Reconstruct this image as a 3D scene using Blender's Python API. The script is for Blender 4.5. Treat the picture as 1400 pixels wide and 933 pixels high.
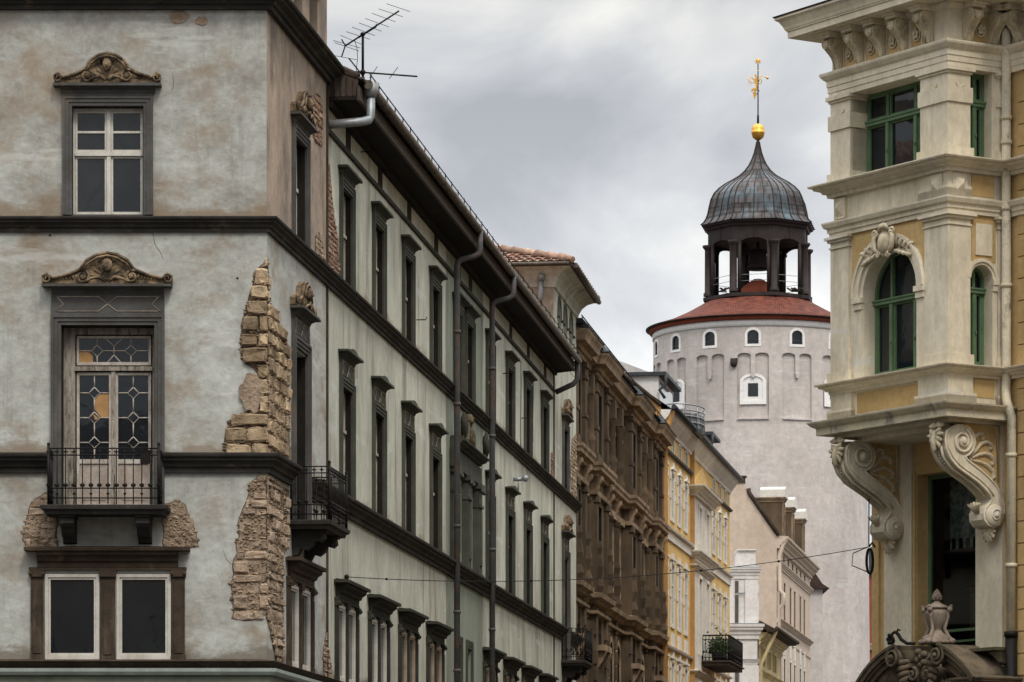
import bpy, math, random
from mathutils import Matrix, Vector
for o in list(bpy.data.objects): bpy.data.objects.remove(o)
SC = bpy.context.scene
COL = SC.collection
random.seed(7)
R = math.radians

# ------------------------------------------------------------------ camera
cam_d = bpy.data.cameras.new('camera'); cam = bpy.data.objects.new('camera', cam_d); COL.objects.link(cam)
cam.location = (0, 0, 1.6); cam.rotation_euler = (R(90), 0, 0)
cam_d.sensor_width = 36; cam_d.sensor_fit = 'HORIZONTAL'
cam_d.lens = 5300 / 1400 * 36
cam_d.shift_x = 0.0; cam_d.shift_y = (1195 - 466.5) / 1400
cam_d.clip_start = 0.5; cam_d.clip_end = 6000
SC.camera = cam

# ------------------------------------------------------------------ world: overcast sky
W = bpy.data.worlds.new('World'); SC.world = W; W.use_nodes = True
nt = W.node_tree; nt.nodes.clear()
SUN_EL, SUN_AZ = 52, 158      # azimuth clockwise from +Y: behind the camera, a little to the right
def nd(t, typ, **k):
    n = t.nodes.new(typ)
    for a, b in k.items():
        if a.startswith('i_'):
            n.inputs[int(a[2:]) if a[2:].isdigit() else a[2:]].default_value = b
        else: setattr(n, a, b)
    return n
out = nd(nt, 'ShaderNodeOutputWorld')
sky = nd(nt, 'ShaderNodeTexSky', sky_type='NISHITA'); sky.sun_disc = False
sky.sun_elevation = R(SUN_EL); sky.sun_rotation = R(SUN_AZ)
b1 = nd(nt, 'ShaderNodeBackground'); b1.inputs[1].default_value = 0.05
b2 = nd(nt, 'ShaderNodeBackground'); b2.inputs[1].default_value = 1.0
nt.links.new(sky.outputs[0], b1.inputs[0])
tc = nd(nt, 'ShaderNodeTexCoord')
sep = nd(nt, 'ShaderNodeSeparateXYZ'); nt.links.new(tc.outputs['Generated'], sep.inputs[0])
el = nd(nt, 'ShaderNodeMath', operation='MULTIPLY_ADD'); el.inputs[1].default_value = 0.95; el.inputs[2].default_value = 0.565
cl0 = nd(nt, 'ShaderNodeMath', operation='MAXIMUM'); cl0.inputs[1].default_value = 0
rz_r = nd(nt, 'ShaderNodeValToRGB'); e0 = rz_r.color_ramp.elements
e0[0].position = 0.0; e0[0].color = (.54, .54, .54, 1); e0[1].position = 1.0; e0[1].color = (2.0, 2.0, 2.0, 1)
for p_, v_ in ((.13, .49), (.165, .43), (.225, .35), (.32, .31), (.55, .95)): q_ = e0.new(p_); q_.color = (v_, v_, v_, 1)
el.inputs[1].default_value = 2.0; el.inputs[2].default_value = 0.0
nt.links.new(sep.outputs[2], cl0.inputs[0]); nt.links.new(cl0.outputs[0], rz_r.inputs[0]); nt.links.new(rz_r.outputs[0], el.inputs[0])
mp = nd(nt, 'ShaderNodeMapping'); mp.inputs['Scale'].default_value = (8, 8, 15)
mp.inputs['Location'].default_value = (3.6, 0.4, 2.3)
nt.links.new(tc.outputs['Generated'], mp.inputs[0])
no = nd(nt, 'ShaderNodeTexNoise'); no.inputs['Scale'].default_value = 1.0; no.inputs['Detail'].default_value = 7; no.inputs['Roughness'].default_value = 0.5
no.inputs['Distortion'].default_value = 0.6
nt.links.new(mp.outputs[0], no.inputs['Vector'])
cr = nd(nt, 'ShaderNodeValToRGB')
cr.color_ramp.elements[0].position = 0.36; cr.color_ramp.elements[0].color = (0.58, 0.60, 0.64, 1)
cr.color_ramp.elements[1].position = 0.66; cr.color_ramp.elements[1].color = (1.30, 1.28, 1.22, 1)
m_ = cr.color_ramp.elements.new(0.5); m_.color = (0.83, 0.85, 0.88, 1)
nt.links.new(no.outputs[0], cr.inputs[0])
mul = nd(nt, 'ShaderNodeVectorMath', operation='SCALE')
nt.links.new(cr.outputs[0], mul.inputs[0]); nt.links.new(el.outputs[0], mul.inputs['Scale'])
nt.links.new(mul.outputs[0], b2.inputs[0])
mx = nd(nt, 'ShaderNodeMixShader'); mx.inputs[0].default_value = 0.88
nt.links.new(b1.outputs[0], mx.inputs[1]); nt.links.new(b2.outputs[0], mx.inputs[2]); nt.links.new(mx.outputs[0], out.inputs[0])

sd = bpy.data.lights.new('sun', 'SUN'); sd.energy = 1.5; sd.angle = R(12); sd.color = (1, 0.93, 0.83)
sun = bpy.data.objects.new('sun', sd); COL.objects.link(sun)
az = R(SUN_AZ); e_ = R(SUN_EL)
dv = Vector((math.sin(az) * math.cos(e_), math.cos(az) * math.cos(e_), math.sin(e_)))
sun.rotation_euler = dv.to_track_quat('Z', 'Y').to_euler(); sun.location = dv * 100
SC.view_settings.view_transform = 'Standard'; SC.view_settings.look = 'None'
SC.view_settings.gamma = 1; SC.view_settings.exposure = 0.14
SC.view_settings.use_curve_mapping = False

# ------------------------------------------------------------------ materials
MATS = {}
def mat(name, col, col2=None, rough=0.85, nscale=1.2, stretch=(1, 1, 1), dirt=None, dirt_amt=0.5, dscale=0.6, dstretch=(1, 1, .3),
        bump=0.3, bscale=14, metal=0.0, bdist=0.02, bands=None, band_col=None, spec=0.14, lo=0.35, hi=0.65, dlo=None, bstretch=None, rg=.6, streak=None, isl=0):
    m = bpy.data.materials.new(name); m.use_nodes = True; t = m.node_tree; L = t.links
    bs = t.nodes['Principled BSDF']; bs.inputs['Roughness'].default_value = rough; bs.inputs['Metallic'].default_value = metal
    bs.inputs['Specular IOR Level'].default_value = spec
    tc = nd(t, 'ShaderNodeTexCoord')
    def noise(sc, st, detail=6, rg=0.6, off=0):
        mp = nd(t, 'ShaderNodeMapping'); mp.inputs['Scale'].default_value = st; mp.inputs['Location'].default_value = (off, off * .7, off * 1.3)
        L.new(tc.outputs['Object'], mp.inputs[0])
        n = nd(t, 'ShaderNodeTexNoise'); n.inputs['Scale'].default_value = sc; n.inputs['Detail'].default_value = detail; n.inputs['Roughness'].default_value = rg
        L.new(mp.outputs[0], n.inputs['Vector']); return n.outputs[0]
    def ramp(src, a, b):
        r = nd(t, 'ShaderNodeMapRange'); r.inputs[1].default_value = a; r.inputs[2].default_value = b; r.clamp = True
        L.new(src, r.inputs[0]); return r.outputs[0]
    def mixc(f, a, b):
        x = nd(t, 'ShaderNodeMix', data_type='RGBA'); L.new(f, x.inputs[0])
        for s, i in ((a, 6), (b, 7)):
            if isinstance(s, tuple): x.inputs[i].default_value = (*s, 1)
            else: L.new(s, x.inputs[i])
        return x.outputs[2]
    if col2 is None: col2 = tuple(c * 0.78 for c in col)
    c = mixc(ramp(noise(nscale, stretch, 10, rg), lo, hi), col, col2)
    fine = nd(t, 'ShaderNodeMix', data_type='RGBA', blend_type='MULTIPLY'); fine.inputs[0].default_value = 1
    fr = nd(t, 'ShaderNodeMapRange'); fr.inputs[1].default_value = .3; fr.inputs[2].default_value = .7; fr.inputs[3].default_value = .86; fr.inputs[4].default_value = 1.1
    L.new(noise(nscale * 9, stretch, 4, .7, 3.3), fr.inputs[0])
    L.new(c, fine.inputs[6]); L.new(fr.outputs[0], fine.inputs[7]); c = fine.outputs[2]
    if dirt:
        dl = dlo if dlo is not None else 0.5
        f = ramp(noise(dscale, dstretch, 9, .68, 11.0), dl, dl + 0.16)
        mm = nd(t, 'ShaderNodeMath', operation='MULTIPLY'); mm.inputs[1].default_value = dirt_amt; L.new(f, mm.inputs[0])
        c = mixc(mm.outputs[0], c, dirt)
    if streak:  # rain streaks and fine soot, with hairline texture
        f = ramp(noise(1.9, (1.8, 1.8, .16), 10, .75, 23.0), .56, .70)
        f2 = ramp(noise(5.5, (1, 1, 1), 12, .8, 31.0), .55, .66)
        ad = nd(t, 'ShaderNodeMath', operation='MULTIPLY_ADD'); ad.inputs[1].default_value = .35; L.new(f, ad.inputs[0])
        m3 = nd(t, 'ShaderNodeMath', operation='MULTIPLY'); m3.inputs[1].default_value = .28; L.new(f2, m3.inputs[0]); L.new(m3.outputs[0], ad.inputs[2])
        c = mixc(ad.outputs[0], c, streak)
        f3 = ramp(noise(.55, (.8, .8, 4.5), 8, .6, 41.0), .60, .66); m4 = nd(t, 'ShaderNodeMath', operation='MULTIPLY'); m4.inputs[1].default_value = .38; L.new(f3, m4.inputs[0])
        c = mixc(m4.outputs[0], c, tuple(min(.6, q * 1.25) for q in col))
    if isl:
        ge = nd(t, 'ShaderNodeNewGeometry'); mr = nd(t, 'ShaderNodeMapRange'); mr.inputs[3].default_value = 1 - isl; mr.inputs[4].default_value = 1 + isl * .6; L.new(ge.outputs['Random Per Island'], mr.inputs[0])
        xx = nd(t, 'ShaderNodeMix', data_type='RGBA', blend_type='MULTIPLY'); xx.inputs[0].default_value = 1; L.new(c, xx.inputs[6]); L.new(mr.outputs[0], xx.inputs[7]); c = xx.outputs[2]
    if bands:   # weather stains just above given heights (local z), broken up by noise
        sp = nd(t, 'ShaderNodeSeparateXYZ'); L.new(tc.outputs['Object'], sp.inputs[0])
        nn = noise(1.3, (1, 1, 2), 7, .7, 5)
        for (z0, hgt, colr, amt) in bands:
            ad = nd(t, 'ShaderNodeMath', operation='MULTIPLY_ADD'); ad.inputs[1].default_value = -hgt * 2.6; L.new(nn, ad.inputs[0]); L.new(sp.outputs[2], ad.inputs[2])
            up = nd(t, 'ShaderNodeMapRange', clamp=True); up.inputs[1].default_value = z0 + hgt * .35 - hgt * 1.3; up.inputs[2].default_value = z0 + hgt * 0.8 - hgt * 1.3
            up.inputs[3].default_value = amt; up.inputs[4].default_value = 0; L.new(ad.outputs[0], up.inputs[0])
            dn = nd(t, 'ShaderNodeMapRange', clamp=True); dn.inputs[1].default_value = z0 - .05; dn.inputs[2].default_value = z0; L.new(sp.outputs[2], dn.inputs[0])
            m2 = nd(t, 'ShaderNodeMath', operation='MULTIPLY'); L.new(up.outputs[0], m2.inputs[0]); L.new(dn.outputs[0], m2.inputs[1])
            c = mixc(m2.outputs[0], c, colr)
    L.new(c, bs.inputs['Base Color'])
    if bump:
        bn = noise(bscale, bstretch or (1, 1, 1), 6, .65, 1.7)
        bp = nd(t, 'ShaderNodeBump'); bp.inputs['Strength'].default_value = bump; bp.inputs['Distance'].default_value = bdist
        L.new(bn, bp.inputs['Height']); L.new(bp.outputs[0], bs.inputs['Normal'])
    MATS[name] = m
    return m
BR = (0.235, 0.165, 0.10)
zc1, zc2, zc3 = 8.5, 12.43, 5.1
bnd = [(zc2, .35, (.21, .155, .10), .8), (zc1, .30, (.22, .17, .12), .75), (zc3, .35, (.15, .125, .095), .8)]
mat('plaster', (.49, .505, .47), (.30, .29, .258), nscale=.9, rg=.74, dirt=BR, dirt_amt=.75, dscale=.8, dstretch=(1, 1, 1.5), dlo=.515, bump=.6, bscale=5, bands=bnd, stretch=(1, 1, 1.4), streak=(.13, .12, .10))
mat('plaster_upper', (.46, .47, .435), (.24, .222, .192), nscale=.95, rg=.74, dirt=(.25, .18, .115), dirt_amt=.75, dscale=.8, dstretch=(1, 1, 1.2), dlo=.50, bump=.6, bscale=5, bands=bnd, stretch=(1, 1, 1.3), streak=(.12, .105, .085))
mat('plaster_street', (.56, .565, .475), (.36, .362, .30), nscale=.6, rg=.7, stretch=(1, 1, .5), dirt=(.17, .15, .11), dirt_amt=.75, dscale=.9, dstretch=(1.6, 1.6, .22), dlo=.51, bump=.35, bscale=6, bands=bnd, streak=(.14, .13, .10))
mat('plaster_green', (.27, .30, .24), (.19, .215, .17), nscale=.7, stretch=(1, 1, .4), dirt=(.16, .15, .11), dirt_amt=.4, dstretch=(1.6, 1.6, .2), bump=.25)
mat('plaster_pink', (.42, .32, .245), (.25, .205, .16), nscale=1.0, rg=.72, dirt=(.115, .10, .082), dirt_amt=.8, dscale=.9, dstretch=(1, 1, .6), dlo=.47, bump=.5, bscale=6)
mat('plaster_patch', (.38, .285, .205), (.24, .175, .12), nscale=3.5, rg=.75, dirt=(.13, .10, .07), dirt_amt=.6, dscale=3, dstretch=(1, 1, 1), bump=1, bscale=7, bdist=.07)
mat('base_trim', (.30, .34, .30), (.24, .27, .24), nscale=2, dirt=(.12, .11, .09), dirt_amt=.4)
mat('dark_trim', (.05, .046, .041), (.028, .025, .022), nscale=2, dirt=(.19, .14, .085), dirt_amt=.6, dscale=2.0, dstretch=(1, 1, 2), dlo=.58, bump=.5, bscale=20)
mat('street_trim', (.05, .05, .04), (.03, .03, .024), nscale=2, dirt=(.12, .10, .07), dirt_amt=.45, dscale=2.0, dlo=.57, bump=.4, bscale=20)
mat('grey_surround', (.10, .10, .096), (.066, .06, .053), nscale=1.6, dirt=(.21, .155, .095), dirt_amt=.55, dscale=1.6, dstretch=(1, 1, .3), dlo=.56, bump=.4, bscale=22)
mat('green_surround', (.082, .086, .068), (.05, .053, .042), nscale=1.6, dirt=(.15, .125, .09), dirt_amt=.4, dlo=.57, bump=.4, bscale=22)
mat('brown_surround', (.07, .05, .034), (.04, .03, .022), nscale=3, dirt=(.2, .16, .11), dirt_amt=.4, dscale=4, dstretch=(1, 1, .2), dlo=.56, bump=.5, bscale=22)
mat('inlay', (.42, .37, .31), (.25, .2, .16), nscale=6, bump=.1)
mat('carving', (.30, .215, .13), (.06, .043, .03), nscale=6, dirt=(.03, .025, .02), dirt_amt=.85, dscale=5, dstretch=(1, 1, 1), dlo=.47, bump=.8, bscale=30)
mat('sandstone', isl=.4, col=(.54, .41, .265), col2=(.25, .175, .105), nscale=2.2, dirt=(.15, .105, .065), dirt_amt=.7, dscale=3.5, dstretch=(1, 1, 1), dlo=.53, bump=1.0, bscale=8, bdist=.06)
mat('mortar', (.13, .095, .065), (.07, .05, .035), nscale=5, bump=1, bscale=16, bdist=.05)
mat('brick', isl=.35, col=(.40, .27, .20), col2=(.28, .16, .11), nscale=5, dirt=(.12, .09, .07), dirt_amt=.6, dscale=5, dstretch=(1, 1, 1), bump=.7, bscale=25)
mat('rubble', isl=.35, col=(.46, .36, .27), col2=(.36, .26, .18), nscale=3.2, dirt=(.14, .105, .075), dirt_amt=.7, dscale=3, dstretch=(1, 1, 1.6), dlo=.53, bump=1.0, bscale=7, bdist=.08)
mat('old_white_paint', (.50, .455, .40), (.33, .28, .23), nscale=3, dirt=(.07, .05, .035), dirt_amt=.85, dscale=6, dstretch=(3, 3, .6), dlo=.57, bump=.5, bscale=30, rough=.6)
mat('white_paint', (.60, .575, .52), (.48, .45, .39), nscale=3, dirt=(.3, .25, .18), dirt_amt=.4, dscale=5, rough=.5, bump=.1)
mat('tan_paint', (.42, .34, .26), (.30, .23, .17), nscale=3, rough=.6, bump=.2)
mat('panel_paint', (.40, .34, .295), (.28, .23, .19), nscale=4, dirt=(.2, .14, .09), dirt_amt=.5, dscale=5, bump=.5, bscale=15)
mat('cardboard', (.42, .25, .11), (.33, .19, .08), nscale=2, bump=.1)
mat('cream', (.70, .63, .49), (.53, .47, .355), streak=(.34, .27, .175), nscale=.9, stretch=(1, 1, .6), dirt=(.30, .255, .18), dirt_amt=.45, dscale=1.4, dstretch=(1.5, 1.5, .3), dlo=.54, bump=.15, bscale=20)
mat('cream_relief', (.62, .54, .385), (.46, .39, .275), nscale=3, dirt=(.13, .105, .07), dirt_amt=.6, dscale=4, dstretch=(1, 1, 1), dlo=.53, bump=.3, bscale=20)
mat('ochre', (.52, .36, .165), (.42, .29, .13), nscale=1, streak=(.28, .2, .1), dirt=(.28, .2, .1), dirt_amt=.35, bump=.15, bscale=25)
mat('crumbs', isl=.45, col=(.33, .25, .17), col2=(.17, .125, .085), nscale=4, bump=.6)
mat('shaded_reveal', (.02, .018, .014), (.012, .010, .008), nscale=2, dirt=(.07, .055, .035), dirt_amt=.5, dscale=2, bump=.3)  # dark dirty paint, deepened by recess shade put into the colour
mat('worn_frame', (.38, .34, .285), (.20, .17, .135), nscale=5, stretch=(3, 3, .5), dirt=(.03, .022, .017), dirt_amt=.9, dscale=6, dstretch=(3, 3, .6), dlo=.5, bump=.6, bscale=30)
mat('carving_dark', (.16, .12, .07), (.05, .045, .03), nscale=5, dirt=(.02, .02, .015), dirt_amt=.85, dscale=4, dstretch=(1, 1, 1), dlo=.46, bump=.8, bscale=20)
mat('green_frame', (.115, .18, .10), (.08, .135, .07), nscale=3, rough=.5, bump=.05)
mat('portal_stone', (.15, .115, .078), (.085, .068, .045), nscale=2.5, dirt=(.035, .03, .022), dirt_amt=.75, dscale=2.5, dstretch=(1, 1, 1), dlo=.48, bump=.6, bscale=18)
mat('urn_stone', (.30, .24, .19), (.2, .16, .125), nscale=4, dirt=(.08, .065, .05), dirt_amt=.6, dscale=5, dstretch=(1, 1, 1), bump=.5)
mat('brown_stone', (.125, .088, .055), (.055, .039, .026), nscale=.8, stretch=(1, 1, .6), dirt=(.05, .04, .03), dirt_amt=.7, dscale=1.2, dstretch=(1.4, 1.4, .4), dlo=.5, bump=.4, bscale=10)
mat('brown_stone_light', (.36, .26, .17), (.17, .12, .08), nscale=1.5, dirt=(.09, .065, .045), dirt_amt=.6, dscale=1.5, bump=.4, bscale=12)
mat('yellow_wall', (.66, .45, .17), (.57, .385, .14), nscale=.6, dirt=(.42, .30, .13), dirt_amt=.3, bump=.1)
mat('orange_wall', (.45, .25, .09), (.38, .21, .08), nscale=.8, dirt=(.27, .16, .07), dirt_amt=.3, bump=.1)
mat('white_trim', (.68, .65, .58), (.58, .55, .49), nscale=1, dirt=(.36, .33, .27), dirt_amt=.4, dscale=1.2, bump=.1)
mat('pale_yellow', (.56, .45, .24), (.48, .38, .2), nscale=.7, dirt=(.34, .27, .16), dirt_amt=.3, bump=.1)
mat('beige_wall', (.56, .455, .36), (.49, .395, .31), nscale=.35, dirt=(.36, .29, .22), dirt_amt=.3, dscale=.4, bump=.1)
mat('whitewash', (.70, .67, .65), (.60, .575, .55), nscale=.7, dirt=(.4, .37, .33), dirt_amt=.35, dscale=.7, bump=.1)
mat('tower_plaster', (.55, .50, .465), (.44, .395, .365), rg=.75, nscale=.3, stretch=(1, 1, .8), streak=(.36, .32, .295), dirt=(.33, .29, .27), dirt_amt=.5, dscale=.35, dstretch=(1, 1, .3), dlo=.5, bump=.4, bscale=1.4, bdist=.10, bstretch=(1, 1, 1.5))
mat('tower_white', (.78, .76, .73), (.70, .68, .66), nscale=1, bump=.1)
mat('red_band', (.25, .065, .035), (.19, .05, .028), nscale=1, bump=.1)
mat('dark_bronze', (.040, .030, .028), (.025, .02, .018), nscale=2, rough=.6, bump=.1)
mat('dark_wood', (.09, .07, .055), (.055, .042, .034), nscale=3, stretch=(6, 6, .6), bump=.5, bscale=10, bstretch=(8, 8, .5))
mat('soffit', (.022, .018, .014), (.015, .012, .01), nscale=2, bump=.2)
mat('zinc', (.33, .36, .38), (.22, .23, .235), nscale=2, dirt=(.22, .15, .1), dirt_amt=.5, dscale=3, rough=.45, metal=.35, bump=.1, spec=.5)
mat('gutter_metal', (.17, .145, .115), (.10, .085, .07), nscale=4, dirt=(.05, .04, .03), dirt_amt=.6, dscale=3, rough=.5, metal=.3, bump=.2)
mat('dark_pipe', (.085, .09, .095), (.06, .06, .06), nscale=2, dirt=(.18, .09, .05), dirt_amt=.6, dscale=3, dstretch=(1, 1, 1), rough=.5, bump=.2)
mat('iron', (.007, .0065, .0065), (.012, .010, .008), nscale=8, rough=.55, bump=.1)
mat('slate', (.05, .055, .06), (.035, .038, .042), nscale=2, rough=.5, bump=.2)
mat('gold', (.75, .42, .07), (.6, .3, .04), nscale=3, rough=.35, metal=.6, bump=0, spec=.5)
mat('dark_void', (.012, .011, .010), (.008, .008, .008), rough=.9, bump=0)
mat('lace', (.20, .235, .215), (.10, .12, .11), nscale=9, rough=.9, bump=0, lo=.45, hi=.55)
mat('porcelain', (.40, .44, .42), (.36, .4, .38), rough=.3, bump=0)
mat('asphalt', (.055, .053, .05), (.04, .04, .04), nscale=2, bump=.5, bscale=40)
mat('cobble', (.065, .06, .055), (.045, .042, .04), nscale=4, bump=1, bscale=12, bdist=.03)
mat('kerb_stone', (.12, .115, .11), (.09, .085, .08), nscale=2, bump=.2)
mat('red_brick_wall', (.27, .075, .055), (.2, .055, .04), nscale=1, bump=.2)
mat('leaf', (.045, .075, .025), (.03, .05, .018), nscale=8, bump=0)
mat('petal', (.55, .5, .55), (.4, .25, .4), nscale=8, bump=0)
mat('flaked_paint', (.68, .60, .43), (.5, .45, .35), nscale=2, dirt=(.045, .05, .055), dirt_amt=1, dscale=2.6, dstretch=(1, 1, .7), dlo=.55, bump=.3)
mat('moss_stone', (.10, .085, .055), (.06, .058, .03), nscale=3, bump=.6, bscale=15)

def tile_mat(name, c1, c2, c3, rowh, colw, radial=False, bumps=.9, dist=.05):
    m = bpy.data.materials.new(name); m.use_nodes = True; t = m.node_tree; L = t.links
    bs = t.nodes['Principled BSDF']; bs.inputs['Roughness'].default_value = .8
    bs.inputs['Specular IOR Level'].default_value = .25
    tc = nd(t, 'ShaderNodeTexCoord')
    br = nd(t, 'ShaderNodeTexBrick'); br.inputs['Scale'].default_value = 1; br.inputs['Brick Width'].default_value = colw; br.inputs['Row Height'].default_value = rowh
    br.inputs['Mortar Size'].default_value = rowh * .09; br.inputs['Color1'].default_value = (*c1, 1); br.inputs['Color2'].default_value = (*c2, 1); br.inputs['Mortar'].default_value = (*c3, 1)
    br.inputs['Bias'].default_value = 0.0
    L.new(tc.outputs['UV'], br.inputs[0])
    n = nd(t, 'ShaderNodeTexNoise'); n.inputs['Scale'].default_value = 2.2; n.inputs['Detail'].default_value = 8
    L.new(tc.outputs['Object'], n.inputs[0])
    mr = nd(t, 'ShaderNodeMapRange'); mr.inputs[1].default_value = .3; mr.inputs[2].default_value = .7; mr.inputs[3].default_value = .55; mr.inputs[4].default_value = 1.25
    L.new(n.outputs[0], mr.inputs[0])
    mm = nd(t, 'ShaderNodeMix', data_type='RGBA', blend_type='MULTIPLY'); mm.inputs[0].default_value = 1
    L.new(br.outputs[0], mm.inputs[6]); L.new(mr.outputs[0], mm.inputs[7]); L.new(mm.outputs[2], bs.inputs['Base Color'])
    bp = nd(t, 'ShaderNodeBump'); bp.inputs['Strength'].default_value = bumps; bp.inputs['Distance'].default_value = dist; bp.invert = True
    L.new(br.outputs[1], bp.inputs['Height']); L.new(bp.outputs[0], bs.inputs['Normal'])
    MATS[name] = m
tile_mat('roof_tiles', (.26, .115, .07), (.36, .20, .13), (.05, .03, .022), .34, .22)
tile_mat('tower_tiles', (.15, .038, .022), (.215, .06, .034), (.04, .014, .01), .30, .2)
tile_mat('copper', (.05, .040, .038), (.08, .07, .067), (.02, .018, .018), .62, .55, bumps=.5, dist=.02)
# green patina over the copper
def patina():
    t = MATS['copper'].node_tree; L = t.links; bs = t.nodes['Principled BSDF']
    src = bs.inputs['Base Color'].links[0].from_socket
    tc = nd(t, 'ShaderNodeTexCoord'); mp = nd(t, 'ShaderNodeMapping'); mp.inputs['Scale'].default_value = (1.2, 1.2, .9); L.new(tc.outputs['Object'], mp.inputs[0])
    n = nd(t, 'ShaderNodeTexNoise'); n.inputs['Scale'].default_value = .7; n.inputs['Detail'].default_value = 6; L.new(mp.outputs[0], n.inputs[0])
    mr = nd(t, 'ShaderNodeMapRange'); mr.inputs[1].default_value = .50; mr.inputs[2].default_value = .70; mr.inputs[4].default_value = .7; L.new(n.outputs[0], mr.inputs[0])
    x = nd(t, 'ShaderNodeMix', data_type='RGBA'); L.new(mr.outputs[0], x.inputs[0]); L.new(src, x.inputs[6]); x.inputs[7].default_value = (.095, .15, .175, 1)
    L.new(x.outputs[2], bs.inputs['Base Color']); bs.inputs['Roughness'].default_value = .36; bs.inputs['Metallic'].default_value = .65; bs.inputs['Specular IOR Level'].default_value = .5
patina()
def glass(name, tint, rough=.06, trans=False, spec=.5):
    m = bpy.data.materials.new(name); m.use_nodes = True; t = m.node_tree; bs = t.nodes['Principled BSDF']; L = t.links
    tc = nd(t, 'ShaderNodeTexCoord'); n = nd(t, 'ShaderNodeTexNoise'); n.inputs['Scale'].default_value = 1.6; n.inputs['Detail'].default_value = 3; L.new(tc.outputs['Object'], n.inputs[0])
    x = nd(t, 'ShaderNodeMix', data_type='RGBA'); L.new(n.outputs[0], x.inputs[0]); x.inputs[6].default_value = (*tint, 1); x.inputs[7].default_value = (*[c * 2.2 + .003 for c in tint], 1)
    L.new(x.outputs[2], bs.inputs['Base Color']); bs.inputs['Roughness'].default_value = rough; bs.inputs['Specular IOR Level'].default_value = spec
    bp = nd(t, 'ShaderNodeBump'); bp.inputs['Strength'].default_value = .12; bp.inputs['Distance'].default_value = .02; L.new(n.outputs[0], bp.inputs['Height']); L.new(bp.outputs[0], bs.inputs['Normal'])
    if trans:
        tr = nd(t, 'ShaderNodeBsdfTransparent'); tr.inputs[0].default_value = (.75, .8, .78, 1)
        gl = nd(t, 'ShaderNodeBsdfGlossy'); gl.inputs[1].default_value = .03
        fr = nd(t, 'ShaderNodeFresnel'); fr.inputs[0].default_value = 1.4
        ms = nd(t, 'ShaderNodeMixShader'); L.new(fr.outputs[0], ms.inputs[0]); L.new(tr.outputs[0], ms.inputs[1]); L.new(gl.outputs[0], ms.inputs[2])
        L.new(ms.outputs[0], t.nodes['Material Output'].inputs[0])
    MATS[name] = m
glass('glass_dark', (.004, .006, .008), spec=.45, rough=.03)
glass('glass_street', (.010, .010, .009), rough=.25, spec=.15)
glass('glass_light', (.08, .085, .09), rough=.1)
glass('glass_clear', (.02, .02, .02), trans=True)

SPLIT = {'joint_strip', 'cardboard_patch', 'ochre_panel', 'raised_panel', 'lozenge_block', 'crescent', 'rosette', 'frieze_panel', 'panel_bead', 'quoin_block', 'drill_hole', 'plaster_repair', 'shop_window', 'wall_hook', 'frieze_opening', 'column', 'console', 'ochre_strip', 'pilaster_strip', 'panel_groove', 'pilaster', 'inlay_line', 'volute', 'pot', 'elements', 'lantern_fittings', 'rusticated_wall', 'window_sill', 'arch_surround', 'string_course', 'rear_wall', 'downpipe', 'raised_panel', 'boom', 'side_wall', 'acanthus_leaf', 'palm_spray', 'standing_seam'}
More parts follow.
